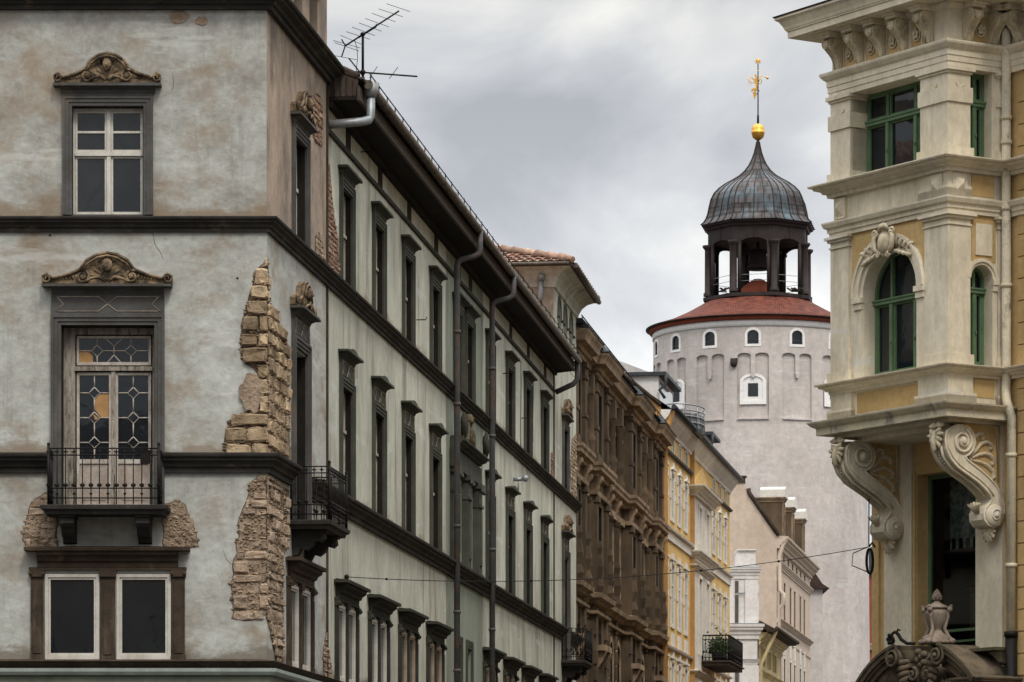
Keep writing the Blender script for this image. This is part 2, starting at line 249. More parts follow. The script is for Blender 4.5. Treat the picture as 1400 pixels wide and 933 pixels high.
# ------------------------------------------------------------------ mesh builder
class MB:
    def __init__(s): s.v = []; s.f = []; s.sm = []; s.T = None; s.fn = None; s.uv = {}
    def add(s, vs, fs, smooth=False):
        n = len(s.v)
        for p in vs:
            p = Vector(p)
            if s.fn: p = Vector(s.fn(p))
            if s.T: p = s.T @ p
            s.v.append(p)
        for f in fs: s.f.append(tuple(i + n for i in f)); s.sm.append(smooth)
        return s
    def box(s, x0, x1, y0, y1, z0, z1):
        if x0 > x1: x0, x1 = x1, x0
        if y0 > y1: y0, y1 = y1, y0
        if z0 > z1: z0, z1 = z1, z0
        vs = [(x0, y0, z0), (x1, y0, z0), (x1, y1, z0), (x0, y1, z0), (x0, y0, z1), (x1, y0, z1), (x1, y1, z1), (x0, y1, z1)]
        return s.add(vs, [(0, 3, 2, 1), (4, 5, 6, 7), (0, 1, 5, 4), (1, 2, 6, 5), (2, 3, 7, 6), (3, 0, 4, 7)])
    def prism(s, poly, a, b, plane='xz', smooth=False):
        n = len(poly)
        area = sum(poly[i][0] * poly[(i + 1) % n][1] - poly[(i + 1) % n][0] * poly[i][1] for i in range(n))
        if area < 0: poly = poly[::-1]
        def P(u, v, w): return {'xz': (u, w, v), 'yz': (w, u, v), 'xy': (u, v, w)}[plane]
        vs = [P(u, v, a) for u, v in poly] + [P(u, v, b) for u, v in poly]
        fs = [tuple(range(n)), tuple(range(2 * n - 1, n - 1, -1))]
        if (a < b) == (plane != 'xz'): fs = [f[::-1] for f in fs]
        sides = [(i, (i + 1) % n, n + (i + 1) % n, n + i) for i in range(n)]
        if (a < b) == (plane == 'xz'): sides = [f[::-1] for f in sides]
        s.add(vs, fs); k = len(s.v) - 2 * n
        for f in sides: s.f.append(tuple(i + k for i in f)); s.sm.append(smooth)
        return s
    def sweep(s, prof, path, closed=False, caps=True):
        """profile (out, z) pairs run along a horizontal path; outward is to the right of travel; mitred corners"""
        n = len(path); m = len(prof); vs = []
        def nrm(a, b):
            d = Vector((b[0] - a[0], b[1] - a[1])); d.normalize(); return Vector((d.y, -d.x))
        for i, p in enumerate(path):
            if closed: n0 = nrm(path[i - 1], p); n1 = nrm(p, path[(i + 1) % n])
            else:
                n0 = nrm(path[i - 1], p) if i > 0 else nrm(p, path[i + 1])
                n1 = nrm(p, path[i + 1]) if i < n - 1 else n0
            mt = n0 + n1; mt.normalize(); k = 1 / max(.25, mt.dot(n0))
            for (o, z) in prof: vs.append((p[0] + mt.x * o * k, p[1] + mt.y * o * k, z))
        fs = []
        for i in range(n if closed else n - 1):
            j = (i + 1) % n
            for q in range(m - 1): fs.append((i * m + q, i * m + q + 1, j * m + q + 1, j * m + q)[::-1])
        if caps and not closed:
            fs.append(tuple(range(m))); fs.append(tuple(range((n - 1) * m, n * m))[::-1])
        return s.add(vs, fs)
    def tube(s, pts, r, n=8, taper=None, smooth=True):
        pts = [Vector(p) for p in pts]; vs = []; fs = []
        rs = [r] * len(pts) if not isinstance(r, (list, tuple)) else list(r)
        up = None
        for i, p in enumerate(pts):
            d = (pts[min(i + 1, len(pts) - 1)] - pts[max(i - 1, 0)]).normalized()
            if up is None: up = Vector((0, 0, 1)) if abs(d.z) < .9 else Vector((1, 0, 0))
            a = d.cross(up)
            if a.length < 1e-4: a = d.cross(Vector((0, 1, 0)))
            a.normalize(); b = a.cross(d).normalized(); up = b
            for k in range(n):
                t = 2 * math.pi * k / n; vs.append(p + (a * math.cos(t) + b * math.sin(t)) * rs[i])
        for i in range(len(pts) - 1):
            for k in range(n): fs.append((i * n + k, i * n + (k + 1) % n, (i + 1) * n + (k + 1) % n, (i + 1) * n + k))
        s.add(vs, fs, smooth); k = len(s.v) - len(vs)
        s.f.append(tuple(k + q for q in range(n))[::-1]); s.sm.append(False)
        s.f.append(tuple(k + len(vs) - n + q for q in range(n))); s.sm.append(False)
        return s
    def lathe(s, prof, c=(0, 0, 0), n=24, smooth=True, phase=0, uvscale=None):
        vs = []; fs = []
        for (r, z) in prof:
            for k in range(n):
                t = 2 * math.pi * k / n + phase; vs.append((c[0] + r * math.cos(t), c[1] + r * math.sin(t), c[2] + z))
        base = len(s.v); L = 0
        for i in range(len(prof) - 1):
            seg = math.hypot(prof[i + 1][0] - prof[i][0], prof[i + 1][1] - prof[i][1])
            for k in range(n):
                f = (i * n + k, i * n + (k + 1) % n, (i + 1) * n + (k + 1) % n, (i + 1) * n + k)
                if uvscale:
                    u0 = k / n * uvscale; u1 = (k + 1) / n * uvscale
                    s.uv[len(s.f) + len(fs)] = [(u0, L), (u1, L), (u1, L + seg), (u0, L + seg)]
                fs.append(f)
            L += seg
        return s.add(vs, fs, smooth)
    def ell(s, c, r, n=10, m=6, rot=None, smooth=True):
        vs = []; fs = []
        M_ = rot.to_matrix() if rot is not None else None
        for i in range(m + 1):
            ph = math.pi * i / m
            for k in range(n):
                t = 2 * math.pi * k / n
                v = Vector((r[0] * math.sin(ph) * math.cos(t), r[1] * math.sin(ph) * math.sin(t), r[2] * math.cos(ph)))
                if M_: v = M_ @ v
                vs.append(v + Vector(c))
        for i in range(m):
            for k in range(n): fs.append((i * n + k, (i + 1) * n + k, (i + 1) * n + (k + 1) % n, i * n + (k + 1) % n))
        return s.add(vs, fs, smooth)
    def quad(s, a, b, c, d, uv=None):
        if uv: s.uv[len(s.f)] = uv
        return s.add([a, b, c, d], [(0, 1, 2, 3)])
    def wall(s, x0, x1, z0, z1, ops=(), depth=.3, y=0, xstep=None, back=True):
        """sheet with rectangular openings and their reveals (outside faces -y)"""
        xs = {x0, x1}; zs = {z0, z1}
        for o in ops: xs |= {o[0], o[1]}; zs |= {o[2], o[3]}
        if xstep:
            k = x0
            while k < x1: xs.add(k); k += xstep
        xs = sorted(x for x in xs if x0 <= x <= x1); zs = sorted(z for z in zs if z0 <= z <= z1)
        for i in range(len(xs) - 1):
            for j in range(len(zs) - 1):
                cx = (xs[i] + xs[i + 1]) / 2; cz = (zs[j] + zs[j + 1]) / 2
                if any(o[0] < cx < o[1] and o[2] < cz < o[3] for o in ops): continue
                s.quad((xs[i], y, zs[j]), (xs[i + 1], y, zs[j]), (xs[i + 1], y, zs[j + 1]), (xs[i], y, zs[j + 1]))
        for o in ops:
            a, b, c, d = o[:4]; e = y + (o[4] if len(o) > 4 else depth)
            s.quad((a, y, c), (a, e, c), (a, e, d), (a, y, d))
            s.quad((b, e, c), (b, y, c), (b, y, d), (b, e, d))
            s.quad((a, y, d), (a, e, d), (b, e, d), (b, y, d))
            s.quad((a, e, c), (a, y, c), (b, y, c), (b, e, c))
        return s
    def archfill(s, xa, xb, zs, zt, y=0, depth=.3, n=12, rise=None):
        """fills the two corners above an arch springing at zs inside the rectangle top zt"""
        r = (xb - xa) / 2; cx = (xa + xb) / 2; rise = rise or r
        pts = [(cx - r * math.cos(math.pi * k / n), zs + rise * math.sin(math.pi * k / n)) for k in range(n + 1)]
        for k in range(n):
            (ax, az), (bx, bz) = pts[k], pts[k + 1]
            s.quad((ax, y, az), (bx, y, bz), (bx, y, zt), (ax, y, zt))
            s.quad((ax, y, az), (ax, y + depth, az), (bx, y + depth, bz), (bx, y, bz))
        return s
    def archring(s, cx, zs, r0, r1, y0, y1, n=16, leg=0, rise0=None, rise1=None):
        """archivolt, y0 front (smaller), y1 back"""
        a = [math.pi * k / n for k in range(n + 1)]
        rz0 = rise0 or r0; rz1 = rise1 or r1
        outer = [(cx - r1 * math.cos(t), zs + rz1 * math.sin(t)) for t in a]; inner = [(cx - r0 * math.cos(t), zs + rz0 * math.sin(t)) for t in a]
        if leg: outer = [(cx - r1, zs - leg)] + outer + [(cx + r1, zs - leg)]; inner = [(cx - r0, zs - leg)] + inner + [(cx + r0, zs - leg)]
        for k in range(len(outer) - 1):
            o0, o1, i0, i1 = outer[k], outer[k + 1], inner[k], inner[k + 1]
            s.quad((i0[0], y0, i0[1]), (i1[0], y0, i1[1]), (o1[0], y0, o1[1]), (o0[0], y0, o0[1]))
            s.quad((o0[0], y0, o0[1]), (o1[0], y0, o1[1]), (o1[0], y1, o1[1]), (o0[0], y1, o0[1]))
            s.quad((i0[0], y1, i0[1]), (i1[0], y1, i1[1]), (i1[0], y0, i1[1]), (i0[0], y0, i0[1]))
        for e in (0, -1):
            s.quad((inner[e][0], y0, inner[e][1]), (outer[e][0], y0, outer[e][1]), (outer[e][0], y1, outer[e][1]), (inner[e][0], y1, inner[e][1]))
        return s
    def spiral(s, c, r0, r1, turns, tr, plane='xz', start=0, y=0, hand=1, n=10, dome=0):
        pts = []; N = int(turns * 14)
        rs = []
        for k in range(N + 1):
            u = k / N; r = r0 + (r1 - r0) * u; t = start + hand * turns * 2 * math.pi * u
            a, b = c[0] + r * math.cos(t), c[1] + r * math.sin(t)
            pts.append({'xz': (a, y - dome * u, b), 'yz': (y + dome * u, a, b)}[plane]); rs.append(tr * (1 - .35 * u))
        s.tube(pts, rs, 6); return s
    def leaf(s, base, tip, w, th, bend=.0, y=0, n=8, plane='xz'):
        """a carved leaf: a tapering flattened tube from base to tip in the wall plane"""
        bx, bz = base; tx, tz = tip; dx, dz = tx - bx, tz - bz; L_ = math.hypot(dx, dz) or 1e-3; px, pz = -dz / L_, dx / L_
        pts = []; rr = []
        for k in range(6):
            u = k / 5; o = bend * math.sin(u * math.pi); a = bx + dx * u + px * o; b = bz + dz * u + pz * o
            yy = -th * (.5 + .5 * math.sin(u * math.pi)) + (-th * .5 if k == 5 else 0)
            pts.append({'xz': (a, y + yy * .6, b), 'yz': (y - yy * .6, a, b)}[plane]); rr.append(w * (.35 + .75 * math.sin(math.pi * min(1, u * .85 + .1))) * (1 if k < 5 else .35))
        return s.tube(pts, rr, 6)
    def split(s, eps=.03):
        par = list(range(len(s.v)))
        def find(a):
            while par[a] != a: par[a] = par[par[a]]; a = par[a]
            return a
        for f in s.f:
            a = find(f[0])
            for q in f[1:]: par[find(q)] = a
        isl = {}
        for i in range(len(s.v)): isl.setdefault(find(i), []).append(i)
        bb = [[min(s.v[i][k] for i in g) - eps for k in range(3)] + [max(s.v[i][k] for i in g) + eps for k in range(3)] for g in isl.values()]
        keys = list(isl.keys()); cl = list(range(len(keys)))
        def fc(a):
            while cl[a] != a: a = cl[a]
            return a
        for i in range(len(keys)):
            for j in range(i + 1, len(keys)):
                if all(bb[i][k] <= bb[j][k + 3] and bb[j][k] <= bb[i][k + 3] for k in range(3)): cl[fc(j)] = fc(i)
        grp = {keys[i]: fc(i) for i in range(len(keys))}; outm = {}
        for fi, f in enumerate(s.f):
            g = grp[find(f[0])]; m = outm.setdefault(g, (MB(), {}))
            mb, mp = m; nf = []
            for q in f:
                if q not in mp: mp[q] = len(mb.v); mb.v.append(s.v[q])
                nf.append(mp[q])
            if fi in s.uv: mb.uv[len(mb.f)] = s.uv[fi]
            mb.f.append(tuple(nf)); mb.sm.append(s.sm[fi])
        return [m[0] for m in outm.values()]
    def build(s, name, material, parent=None, loc=(0, 0, 0), rz=0, each=None):
        if each is None: each = name in SPLIT
        if each:
            ps = s.split()
            if 1 < len(ps) <= 90:
                for p in ps: o = p.build(name, material, parent, loc, rz, each=False)
                return o
        me = bpy.data.meshes.new(name); me.from_pydata([tuple(v) for v in s.v], [], s.f)
        me.polygons.foreach_set('use_smooth', s.sm[:len(me.polygons)])
        if s.uv:
            uvl = me.uv_layers.new(name='UVMap')
            for fi, uvs in s.uv.items():
                p = me.polygons[fi]
                for li, q in zip(p.loop_indices, uvs): uvl.data[li].uv = q
        me.validate(); me.update()
        me.materials.append(MATS[material])
        o = bpy.data.objects.new(name, me); COL.objects.link(o)
        o.location = loc; o.rotation_euler = (0, 0, rz)
        if parent: o.parent = parent
        return o
def thing(name, label, cat, loc=(0, 0, 0), rz=0, group=None):
    o = bpy.data.objects.new(name, None); COL.objects.link(o); o.location = loc; o.rotation_euler = (0, 0, rz); o.empty_display_size = .3
    return tag(o, label, cat, group)
def tag(o, label=None, cat=None, group=None, kind=None):
    if label: o['label'] = label
    if cat: o['category'] = cat
    if group: o['group'] = group
    if kind: o['kind'] = kind
    return o
def copy_tree(o, parent):
    c = o.copy(); COL.objects.link(c); c.parent = parent
    for ch in list(o.children): copy_tree(ch, c)
    return c
def arc(cx, cz, r, a0, a1, n=12, rz=None):
    return [(cx + r * math.cos(R(a0 + (a1 - a0) * k / n)), cz + (rz or r) * math.sin(R(a0 + (a1 - a0) * k / n))) for k in range(n + 1)]
def molding(out, z0, z1, back=0.0):
    """a classical course: fascia, cove, cyma and fillet from z0 (bottom) to z1 (top), projecting out"""
    h = z1 - z0
    return [(back, z0), (out * .25, z0), (out * .28, z0 + h * .28), (out * .42, z0 + h * .3), (out * .5, z0 + h * .48), (out * .78, z0 + h * .62), (out * .8, z0 + h * .78),
            (out * .95, z0 + h * .8), (out, z0 + h * .9), (out, z1 - .004), (back, z1 + .03)]
def masonry(stones, back, poly, rowh, bw, y=0, jit=.25, out=.03, gap=.018, skip=0.0, seed=1):
    """courses of rough blocks filling an outline in the wall plane (x, z)"""
    rnd = random.Random(seed); zs = [p[1] for p in poly]; z = min(zs); zt = max(zs)
    if back is not None: back.prism(poly, y - .008, y + .01, 'xz')
    while z < zt - rowh * .2:
        h = rowh * (1 + rnd.uniform(-jit, jit)); h = min(h, zt - z)
        for_z = z + h * .5; xsn = []
        for i in range(len(poly)):
            (ax, az), (bx, bz) = poly[i], poly[(i + 1) % len(poly)]
            if (az <= for_z < bz) or (bz <= for_z < az): xsn.append(ax + (bx - ax) * (for_z - az) / (bz - az))
        xsn.sort()
        for q in range(0, len(xsn) - 1, 2):
            x = xsn[q]; xe = xsn[q + 1]
            while x < xe - .03:
                w = bw * (1 + rnd.uniform(-jit * 1.6, jit * 1.6))
                if xe - (x + w) < bw * .35: w = xe - x
                if rnd.random() >= skip:
                    g = gap * rnd.uniform(.6, 1.5); o1 = out * rnd.uniform(.5, 1.4); b = min(h, w) * .13
                    x0, x1, z0, z1 = x + g, x + w - g * .5, z + g, z + h - g * .5
                    j = lambda: rnd.uniform(-1, 1) * min(h, w) * .10
                    N = 12; cx, cz = (x0 + x1) / 2, (z0 + z1) / 2; ring = []
                    for k in range(N):
                        t = 2 * math.pi * k / N; c_, s_ = math.cos(t), math.sin(t); p = .24
                        ring.append((cx + (x1 - x0) / 2 * math.copysign(abs(c_) ** p, c_) + j() * .6, cz + (z1 - z0) / 2 * math.copysign(abs(s_) ** p, s_) + j() * .6))
                    vs = [(a, y, c) for a, c in ring] + [(a, y - o1 * .75, c) for a, c in ring]
                    vs += [(cx + (a - cx) * .84, y - o1 * rnd.uniform(.7, 1.6), cz + (c - cz) * .80) for a, c in ring]
                    fs = [(k, (k + 1) % N, N + (k + 1) % N, N + k) for k in range(N)] + [(N + k, N + (k + 1) % N, 2 * N + (k + 1) % N, 2 * N + k) for k in range(N)] + [tuple(range(2 * N, 3 * N))]
                    stones.add(vs, fs)
                x += w
        z += h
def rough(poly, amp=.03, step=.12, seed=3):
    """breaks an outline into a ragged edge"""
    rnd = random.Random(seed); outp = []
    for i in range(len(poly)):
        a, b = poly[i], poly[(i + 1) % len(poly)]; L_ = math.hypot(b[0] - a[0], b[1] - a[1]); n = max(1, int(L_ / step))
        for k in range(n):
            u = k / n; outp.append((a[0] + (b[0] - a[0]) * u + rnd.uniform(-amp, amp), a[1] + (b[1] - a[1]) * u + rnd.uniform(-amp, amp)))
    return outp
def frame_at(P, vp):
    """root frame of a facade on the left of the street: x along it (away), y into the wall"""
    a = math.atan((vp - 700) / 5300.); return P, math.pi / 2 - a

# ================================================================== ground
g = MB(); g.quad((-1500, -1500, 0), (1500, -1500, 0), (1500, 2500, 0), (-1500, 2500, 0)); tag(g.build('ground', 'cobble'), kind='structure')
ALPHA = math.atan((1332 - 700) / 5300.)
g = MB(); g.prism([(-2.2, 20), (5.2, 20), (5.2, 66), (10.5, 115), (24, 215), (15.6, 215), (5.2, 115), (-.6, 66)], 0.004, 0.008, 'xy'); tag(g.build('road', 'asphalt'), kind='structure')
g = MB(); g.prism([(-5, 20), (-2.5, 20), (-2.4, 62), (3.6, 114), (15, 205), (13, 205), (1.5, 114), (-5, 62)], 0.0, 0.13, 'xy'); tag(g.build('pavement', 'kerb_stone'), kind='structure')

# ================================================================== 1. weathered corner building
CB = thing('corner_house', 'long weathered grey-green corner building with crumbling plaster and dark window hoods at the left', 'building', (-4.05, 64.0, 0))
RZ = math.pi / 2 - ALPHA                 # street face: local x runs away along the street
ux, uy = math.cos(RZ), math.sin(RZ)      # street face direction inside the root frame
def zf(y): return 1.6 + (1195 - y) / 82.8
def xf(x): return (x - 365) / 82.8
def street(s, y=0, z=0): return (s * ux - y * uy, s * uy + y * ux, z)
LEN, J0, J1 = 50.1, 6.0, 43.98
PATH = [(-14, 0), (0, 0), (LEN * ux, LEN * uy)]
Z0, Z1, Z2, Z3 = 5.1, 8.50, 12.43, 15.95

# --- wall openings
FC = [-2.62, -7.6]                                       # window axes on the front
SC_ = [3.1, 8.1, 12.0, 15.95, 20.0, 29.6, 33.6, 37.5, 41.5, 46.9]
def ops_row0(c): return [(c - 1.05, c - .13, 5.12, 6.56), (c + .13, c + 1.05, 5.12, 6.56)]
lower = MB(); ops = []
for c in FC: ops += ops_row0(c) + [(c - .77, c + .77, 7.66, 10.66)]
lower.wall(-14, 0, 0, Z2, ops, .3); lower.build('wall', 'plaster', CB)
up = MB(); ops = [(c - .6, c + .6, Z2 + .04, 14.27) for c in FC]; up.wall(-14, 0, Z2, 16.1, ops, .3); up.build('wall', 'plaster_upper', CB)
# street face, the three vertical sections
def sec(a, b, cs, m, balc=(), z1=Z2, extra=()):
    w = MB(); ops = list(extra)
    for c in cs:
        ops += ops_row0(c)
        ops += [(c - .62, c + .62, 7.66 if c in balc else 8.56, 10.62)]
    w.wall(a, b, 0, z1, ops, .42); return w.build('wall', m, CB, rz=RZ)
sec(0, J0, [3.1], 'plaster', [3.1])
sec(J0, 21.9, SC_[1:5], 'plaster_street')
cops = [(c - .35, c + .35, 5.12, 6.8) for c in (23.9, 25.75)] + [(c - .58, c + .58, 8.56, 10.5) for c in (23.75, 25.75)]
sec(21.9, 28.3, [], 'plaster_green', extra=cops)
sec(28.3, J1, SC_[5:9], 'plaster_street')
sec(J1, LEN, [46.9], 'plaster_street', [46.9])
for a, b, cs, m in ((0, J0, [3.1], 'plaster_pink'), (J0, 21.9, SC_[1:5], 'plaster_street'), (21.9, 28.3, [23.75, 25.75], 'plaster_green'), (28.3, J1, SC_[5:9], 'plaster_street'), (J1, LEN, [46.9], 'plaster_street')):
    w = MB(); ops = [(c - .6, c + .6, Z2 + .04, 14.27) for c in cs]
    
    w.wall(a, b, Z2, 16.1, ops, .42); w.build('wall', m, CB, rz=RZ)
# joints (iron-stained expansion joints beside the corner blocks)
j = MB()
for s_ in (J0, J1): j.box(s_ - .10, s_ - .02, -.035, .02, 5.0, 15.8)
j.build('joint_strip', 'brown_surround', CB, rz=RZ)
# inner core keeps the rooms dark and closes the building from other sides
core = MB(); core.box(-14, -.55, .6, 13, 0.01, 16.0); core.build('core', 'dark_void', CB)
core = MB(); core.box(.6, LEN - .05, .62, 11, 0.01, 15.9); core.build('core', 'dark_void', CB, rz=RZ)
bk = MB(); bk.box(-14, -11.0, 13, 13.2, 0, 16); bk.box(0, LEN, 11, 11.2, 0, 15.8); bk.build('rear_wall', 'plaster_street', CB, rz=RZ)

# --- courses running round the corner
def course(name, out_, z0, z1, m, path=PATH):
    c = MB(); c.sweep(molding(out_, z0, z1), path); return c.build(name, m, CB)
course('top_cornice', .34, 15.86, 16.12, 'dark_trim', [(-14, 0), (0, 0), (J0 * ux, J0 * uy)])
course('string_course', .20, zf(318), zf(298), 'dark_trim', PATH)
c = MB(); bw_ = .92
for seg in ([(-14, 0), (FC[1] - bw_, 0)], [(FC[1] + bw_, 0), (FC[0] - bw_, 0)], [(FC[0] + bw_, 0), (0, 0), (2.1 * ux, 2.1 * uy)], [(4.1 * ux, 4.1 * uy), (45.9 * ux, 45.9 * uy)], [(47.9 * ux, 47.9 * uy), PATH[2]]):
    c.sweep(molding(.24, zf(647), zf(621)), seg)
c.build('string_course', 'dark_trim', CB)
course('sill_band', .16, 5.0, 5.115, 'brown_surround')
c = MB(); c.sweep([(0, 4.86), (.16, 4.88), (.19, 4.93), (.19, 4.985), (0, 4.998)], PATH); c.build('base_course', 'base_trim', CB)
c = MB(); c.sweep([(0, 0), (.07, 0), (.07, 4.86), (0, 4.87)], PATH); c.build('ground_floor_wall', 'plaster_green', CB)
c = MB(); c.sweep([(0.07, 0), (.14, 0), (.14, .7), (.07, .74)], PATH); c.build('plinth', 'dark_trim', CB)
gs = MB()
for s_ in SC_: gs.box(s_ - .8, s_ + .8, -.1, -.075, 1.2, 3.6)
gs.build('shop_window', 'glass_street', CB, rz=RZ)
c = MB(); c.sweep([(0, 14.97), (.05, 14.98), (.06, 15.05), (0, 15.06)], [street(J0)[:2], street(J1)[:2]]); c.build('thin_course', 'street_trim', CB)
# dark attic vents
for s_ in SC_[1:5] + [23.75, 25.75] + SC_[5:9]:
    v = MB(); v.box(s_ + .0, s_ + .55, -.012, -.001, 15.09, 15.44); v.build('attic_vent', 'soffit', CB, rz=RZ)

# --- window builders: origin on the wall plane, middle of the opening foot
def casement(mb, x0, x1, z0, z1, y, bw=.045, d=.05):
    mb.box(x0, x0 + bw, y, y + d, z0, z1); mb.box(x1 - bw, x1, y, y + d, z0, z1)
    mb.box(x0 + bw, x1 - bw, y, y + d, z0, z0 + bw * 1.3); mb.box(x0 + bw, x1 - bw, y, y + d, z1 - bw, z1)
def surround(mb, hw, z0, z1, sw, top=True, p=.075):
    """stepped architrave: three fasciae around an opening of half width hw"""
    for k, (a, b, q) in enumerate(((0, .36, .6), (.36, .74, .8), (.74, 1.0, 1.0))):
        w0, w1 = sw * a, sw * b; y = -p * q
        mb.box(-hw - w1, -hw - w0, y, .002 * k, z0, z1 + w0); mb.box(hw + w0, hw + w1, y, .002 * k, z0, z1 + w0)
        mb.box(-hw - w1, hw + w1, y, .002 * k, z1 + w0, z1 + w1)
def hood(mb, hw, z0, z1, out_, curved=False):
    pr = [(0, z0), (out_ * .3, z0), (out_ * .34, z0 + (z1 - z0) * .3), (out_ * .75, z0 + (z1 - z0) * .6), (out_, z0 + (z1 - z0) * .68), (out_, z1), (0, z1 + .02)]
    mb.sweep(pr, [(-hw + out_ * .6, .0), (-hw + out_ * .6, -.001), (hw - out_ * .6, -.001), (hw - out_ * .6, .0)][1:3])
    mb.box(-hw, hw, -out_ * .96, 0.0, z1 - (z1 - z0) * .32, z1 - .002)
    if curved:
        top = [(-hw, z1)] + [(-hw * .62 + k * hw * 1.24 / 8, z1 + .015 + .085 * math.sin(math.pi * k / 8)) for k in range(9)] + [(hw, z1)]
        mb.prism(top, -out_ * .8, 0.0, 'xz')
def sash_parts(win, hw, z1, frame_m, pane_m, yb, tz, bar=None, bot=0.03, w=.034):
    f = MB(); f.box(-hw, -hw + .03, yb, yb + .07, 0, z1); f.box(hw - .03, hw, yb, yb + .07, 0, z1); f.box(-hw + .03, hw - .03, yb, yb + .07, z1 - .05, z1); f.box(-hw + .03, hw - .03, yb, yb + .07, 0, bot)
    f.box(-hw + .03, hw - .03, yb - .03, yb + .06, tz - .03, tz + .03)
    f.box(-.032, .032, yb - .02, yb + .06, bot, tz - .03); f.box(-.032, .032, yb - .02, yb + .06, tz + .03, z1 - .05)
    for sx in (-1, 1):
        a, b = (-hw + .035, -.035) if sx < 0 else (.035, hw - .035)
        casement(f, a, b, bot + .005, tz - .033, yb + .01, w); casement(f, a, b, tz + .033, z1 - .055, yb + .01, w)
        if bar: f.box(a + w, b - w, yb + .015, yb + .05, bar - .018, bar + .018)
    f.build('sash_frame', frame_m, win)
    if yb > .09: lin = MB(); lin.box(-hw - .018, -hw - .001, .003, yb, 0, z1); lin.box(hw - .012, hw + .02, -.0, yb, 0, z1); lin.box(-hw, hw - .012, .003, yb, z1 - .012, z1 + .018); lin.box(-hw, hw - .012, .003, yb, -.02, .012); lin.build('reveal_shade', 'shaded_reveal', win)  # near-black lining stands in for shade inside the window recess
    p = MB(); p.box(-hw + .04, hw - .04, yb + .045, yb + .055, .03, z1 - .04); p.build('pane', pane_m, win)
def carved_pediment(win, hw, z, amp, seed=0, name='pediment_carving', out_=.2, flat=False):
    """bell-shaped relief with volutes, foliage and a mask over a window"""
    m = MB(); k = hw / .86
    pr = [(-hw, z), (-hw, z + .12 * amp), (-hw * .93, z + .17 * amp), (-hw * .84, z + .10 * amp), (-hw * .6, z + .16 * amp), (-hw * .42, z + .24 * amp), (-hw * .32, z + .38 * amp), (-hw * .16, z + .47 * amp), (0, z + .50 * amp)]
    pr += [(-x, y) for x, y in pr[-2::-1]]
    m.prism(pr, -.10, .0, 'xz')
    top = pr[1:-1]; m.tube([(x, -.13, y - .01) for x, y in top], .028, 6)
    m.tube([(x * .93, -.17, y - .06 * amp) for x, y in top if abs(x) < hw * .5], .020, 6)
    for sx in (-1, 1):
        m.spiral((sx * hw * .93, z + .085 * amp), .075 * amp, .015, 1.4, .020, y=-.13, hand=-sx, start=R(90), dome=.03)
        m.spiral((sx * hw * .38, z + .11 * amp), .105 * amp, .02, 1.6, .026, y=-.14, hand=sx, start=R(60), dome=.04)
        m.ell((sx * hw * .38, -.17, z + .11 * amp), (.035, .035, .035), 8, 5)
        for q in range(7):
            a = q / 6; m.leaf((sx * hw * (.47 + .05 * q), z + .04), (sx * hw * (.52 + .055 * q), z + (.20 - .016 * q) * amp), .030, .16, .02 * sx)
        for q in range(6):
            a = R(20 + 25 * q); m.leaf((sx * hw * .05, z + .06 * amp), (sx * hw * (.05 + .22 * math.cos(a)), z + .06 * amp + .24 * amp * math.sin(a)), .030, .20, .03 * sx)
        m.tube([(sx * .03, -.19, z + .03), (sx * .10 * k, -.2, z + .10 * amp), (sx * .20 * k, -.19, z + .08 * amp), (sx * .28 * k, -.17, z + .03)], [.02, .03, .024, .015], 6)
        m.ell((sx * .05 * k, -.21, z + .31 * amp), (.022, .02, .016), 6, 4)
    m.ell((0, -.18, z + .29 * amp), (.075 * k, .07, .105 * amp), 12, 8); m.ell((0, -.24, z + .27 * amp), (.018, .03, .03), 6, 4)
    m.ell((0, -.2, z + .21 * amp), (.04, .03, .02), 8, 4)
    for q in range(9):
        a = R(10 + 20 * q); m.leaf((.05 * math.cos(a), z + .36 * amp), (.13 * k * math.cos(a), z + .36 * amp + .10 * amp * math.sin(a)), .018, .22)
    m.build(name, 'carving', win)

def window_a(name, sm, frame_m, pane_m, orn, yb=.14, hw=.59, street_=False):
    w = MB(); h = 1.80
    surround(w, hw, 0, h, .155)
    w.box(-hw - .155, hw + .155, -.05, 0, h + .155, h + .21)
    hood(w, hw + .30, h + .21, h + .35, .19)
    w.box(-hw - .02, hw + .02, -.03, yb + .08, -.035, -.002)
    win = w.build(name, sm, CB); sash_parts(win, hw, h, frame_m, pane_m, yb, 1.03, bar=1.40)
    if orn: carved_pediment(win, hw + .28, h + .36, 1.0)
    return win
def place(o, s_, z, y=0):
    o.location = street(s_, y, z); o.rotation_euler = (0, 0, RZ); return o
wa = window_a('window', 'grey_surround', 'white_paint', 'glass_dark', True); wa.location = (FC[0], 0, Z2 + .045)
c = copy_tree(wa, CB); c.location = (FC[1], 0, Z2 + .045)
wc = copy_tree(wa, CB); place(wc, 3.1, Z2 + .045)
wc = copy_tree(wa, CB); place(wc, 46.9, Z2 + .045)
ws = window_a('window', 'green_surround', 'old_white_paint', 'glass_street', False, yb=.10, street_=True); place(ws, SC_[1], Z2 + .045)
for s_ in SC_[2:5] + [23.75, 25.75] + SC_[5:9]: place(copy_tree(ws, CB), s_, Z2 + .045)

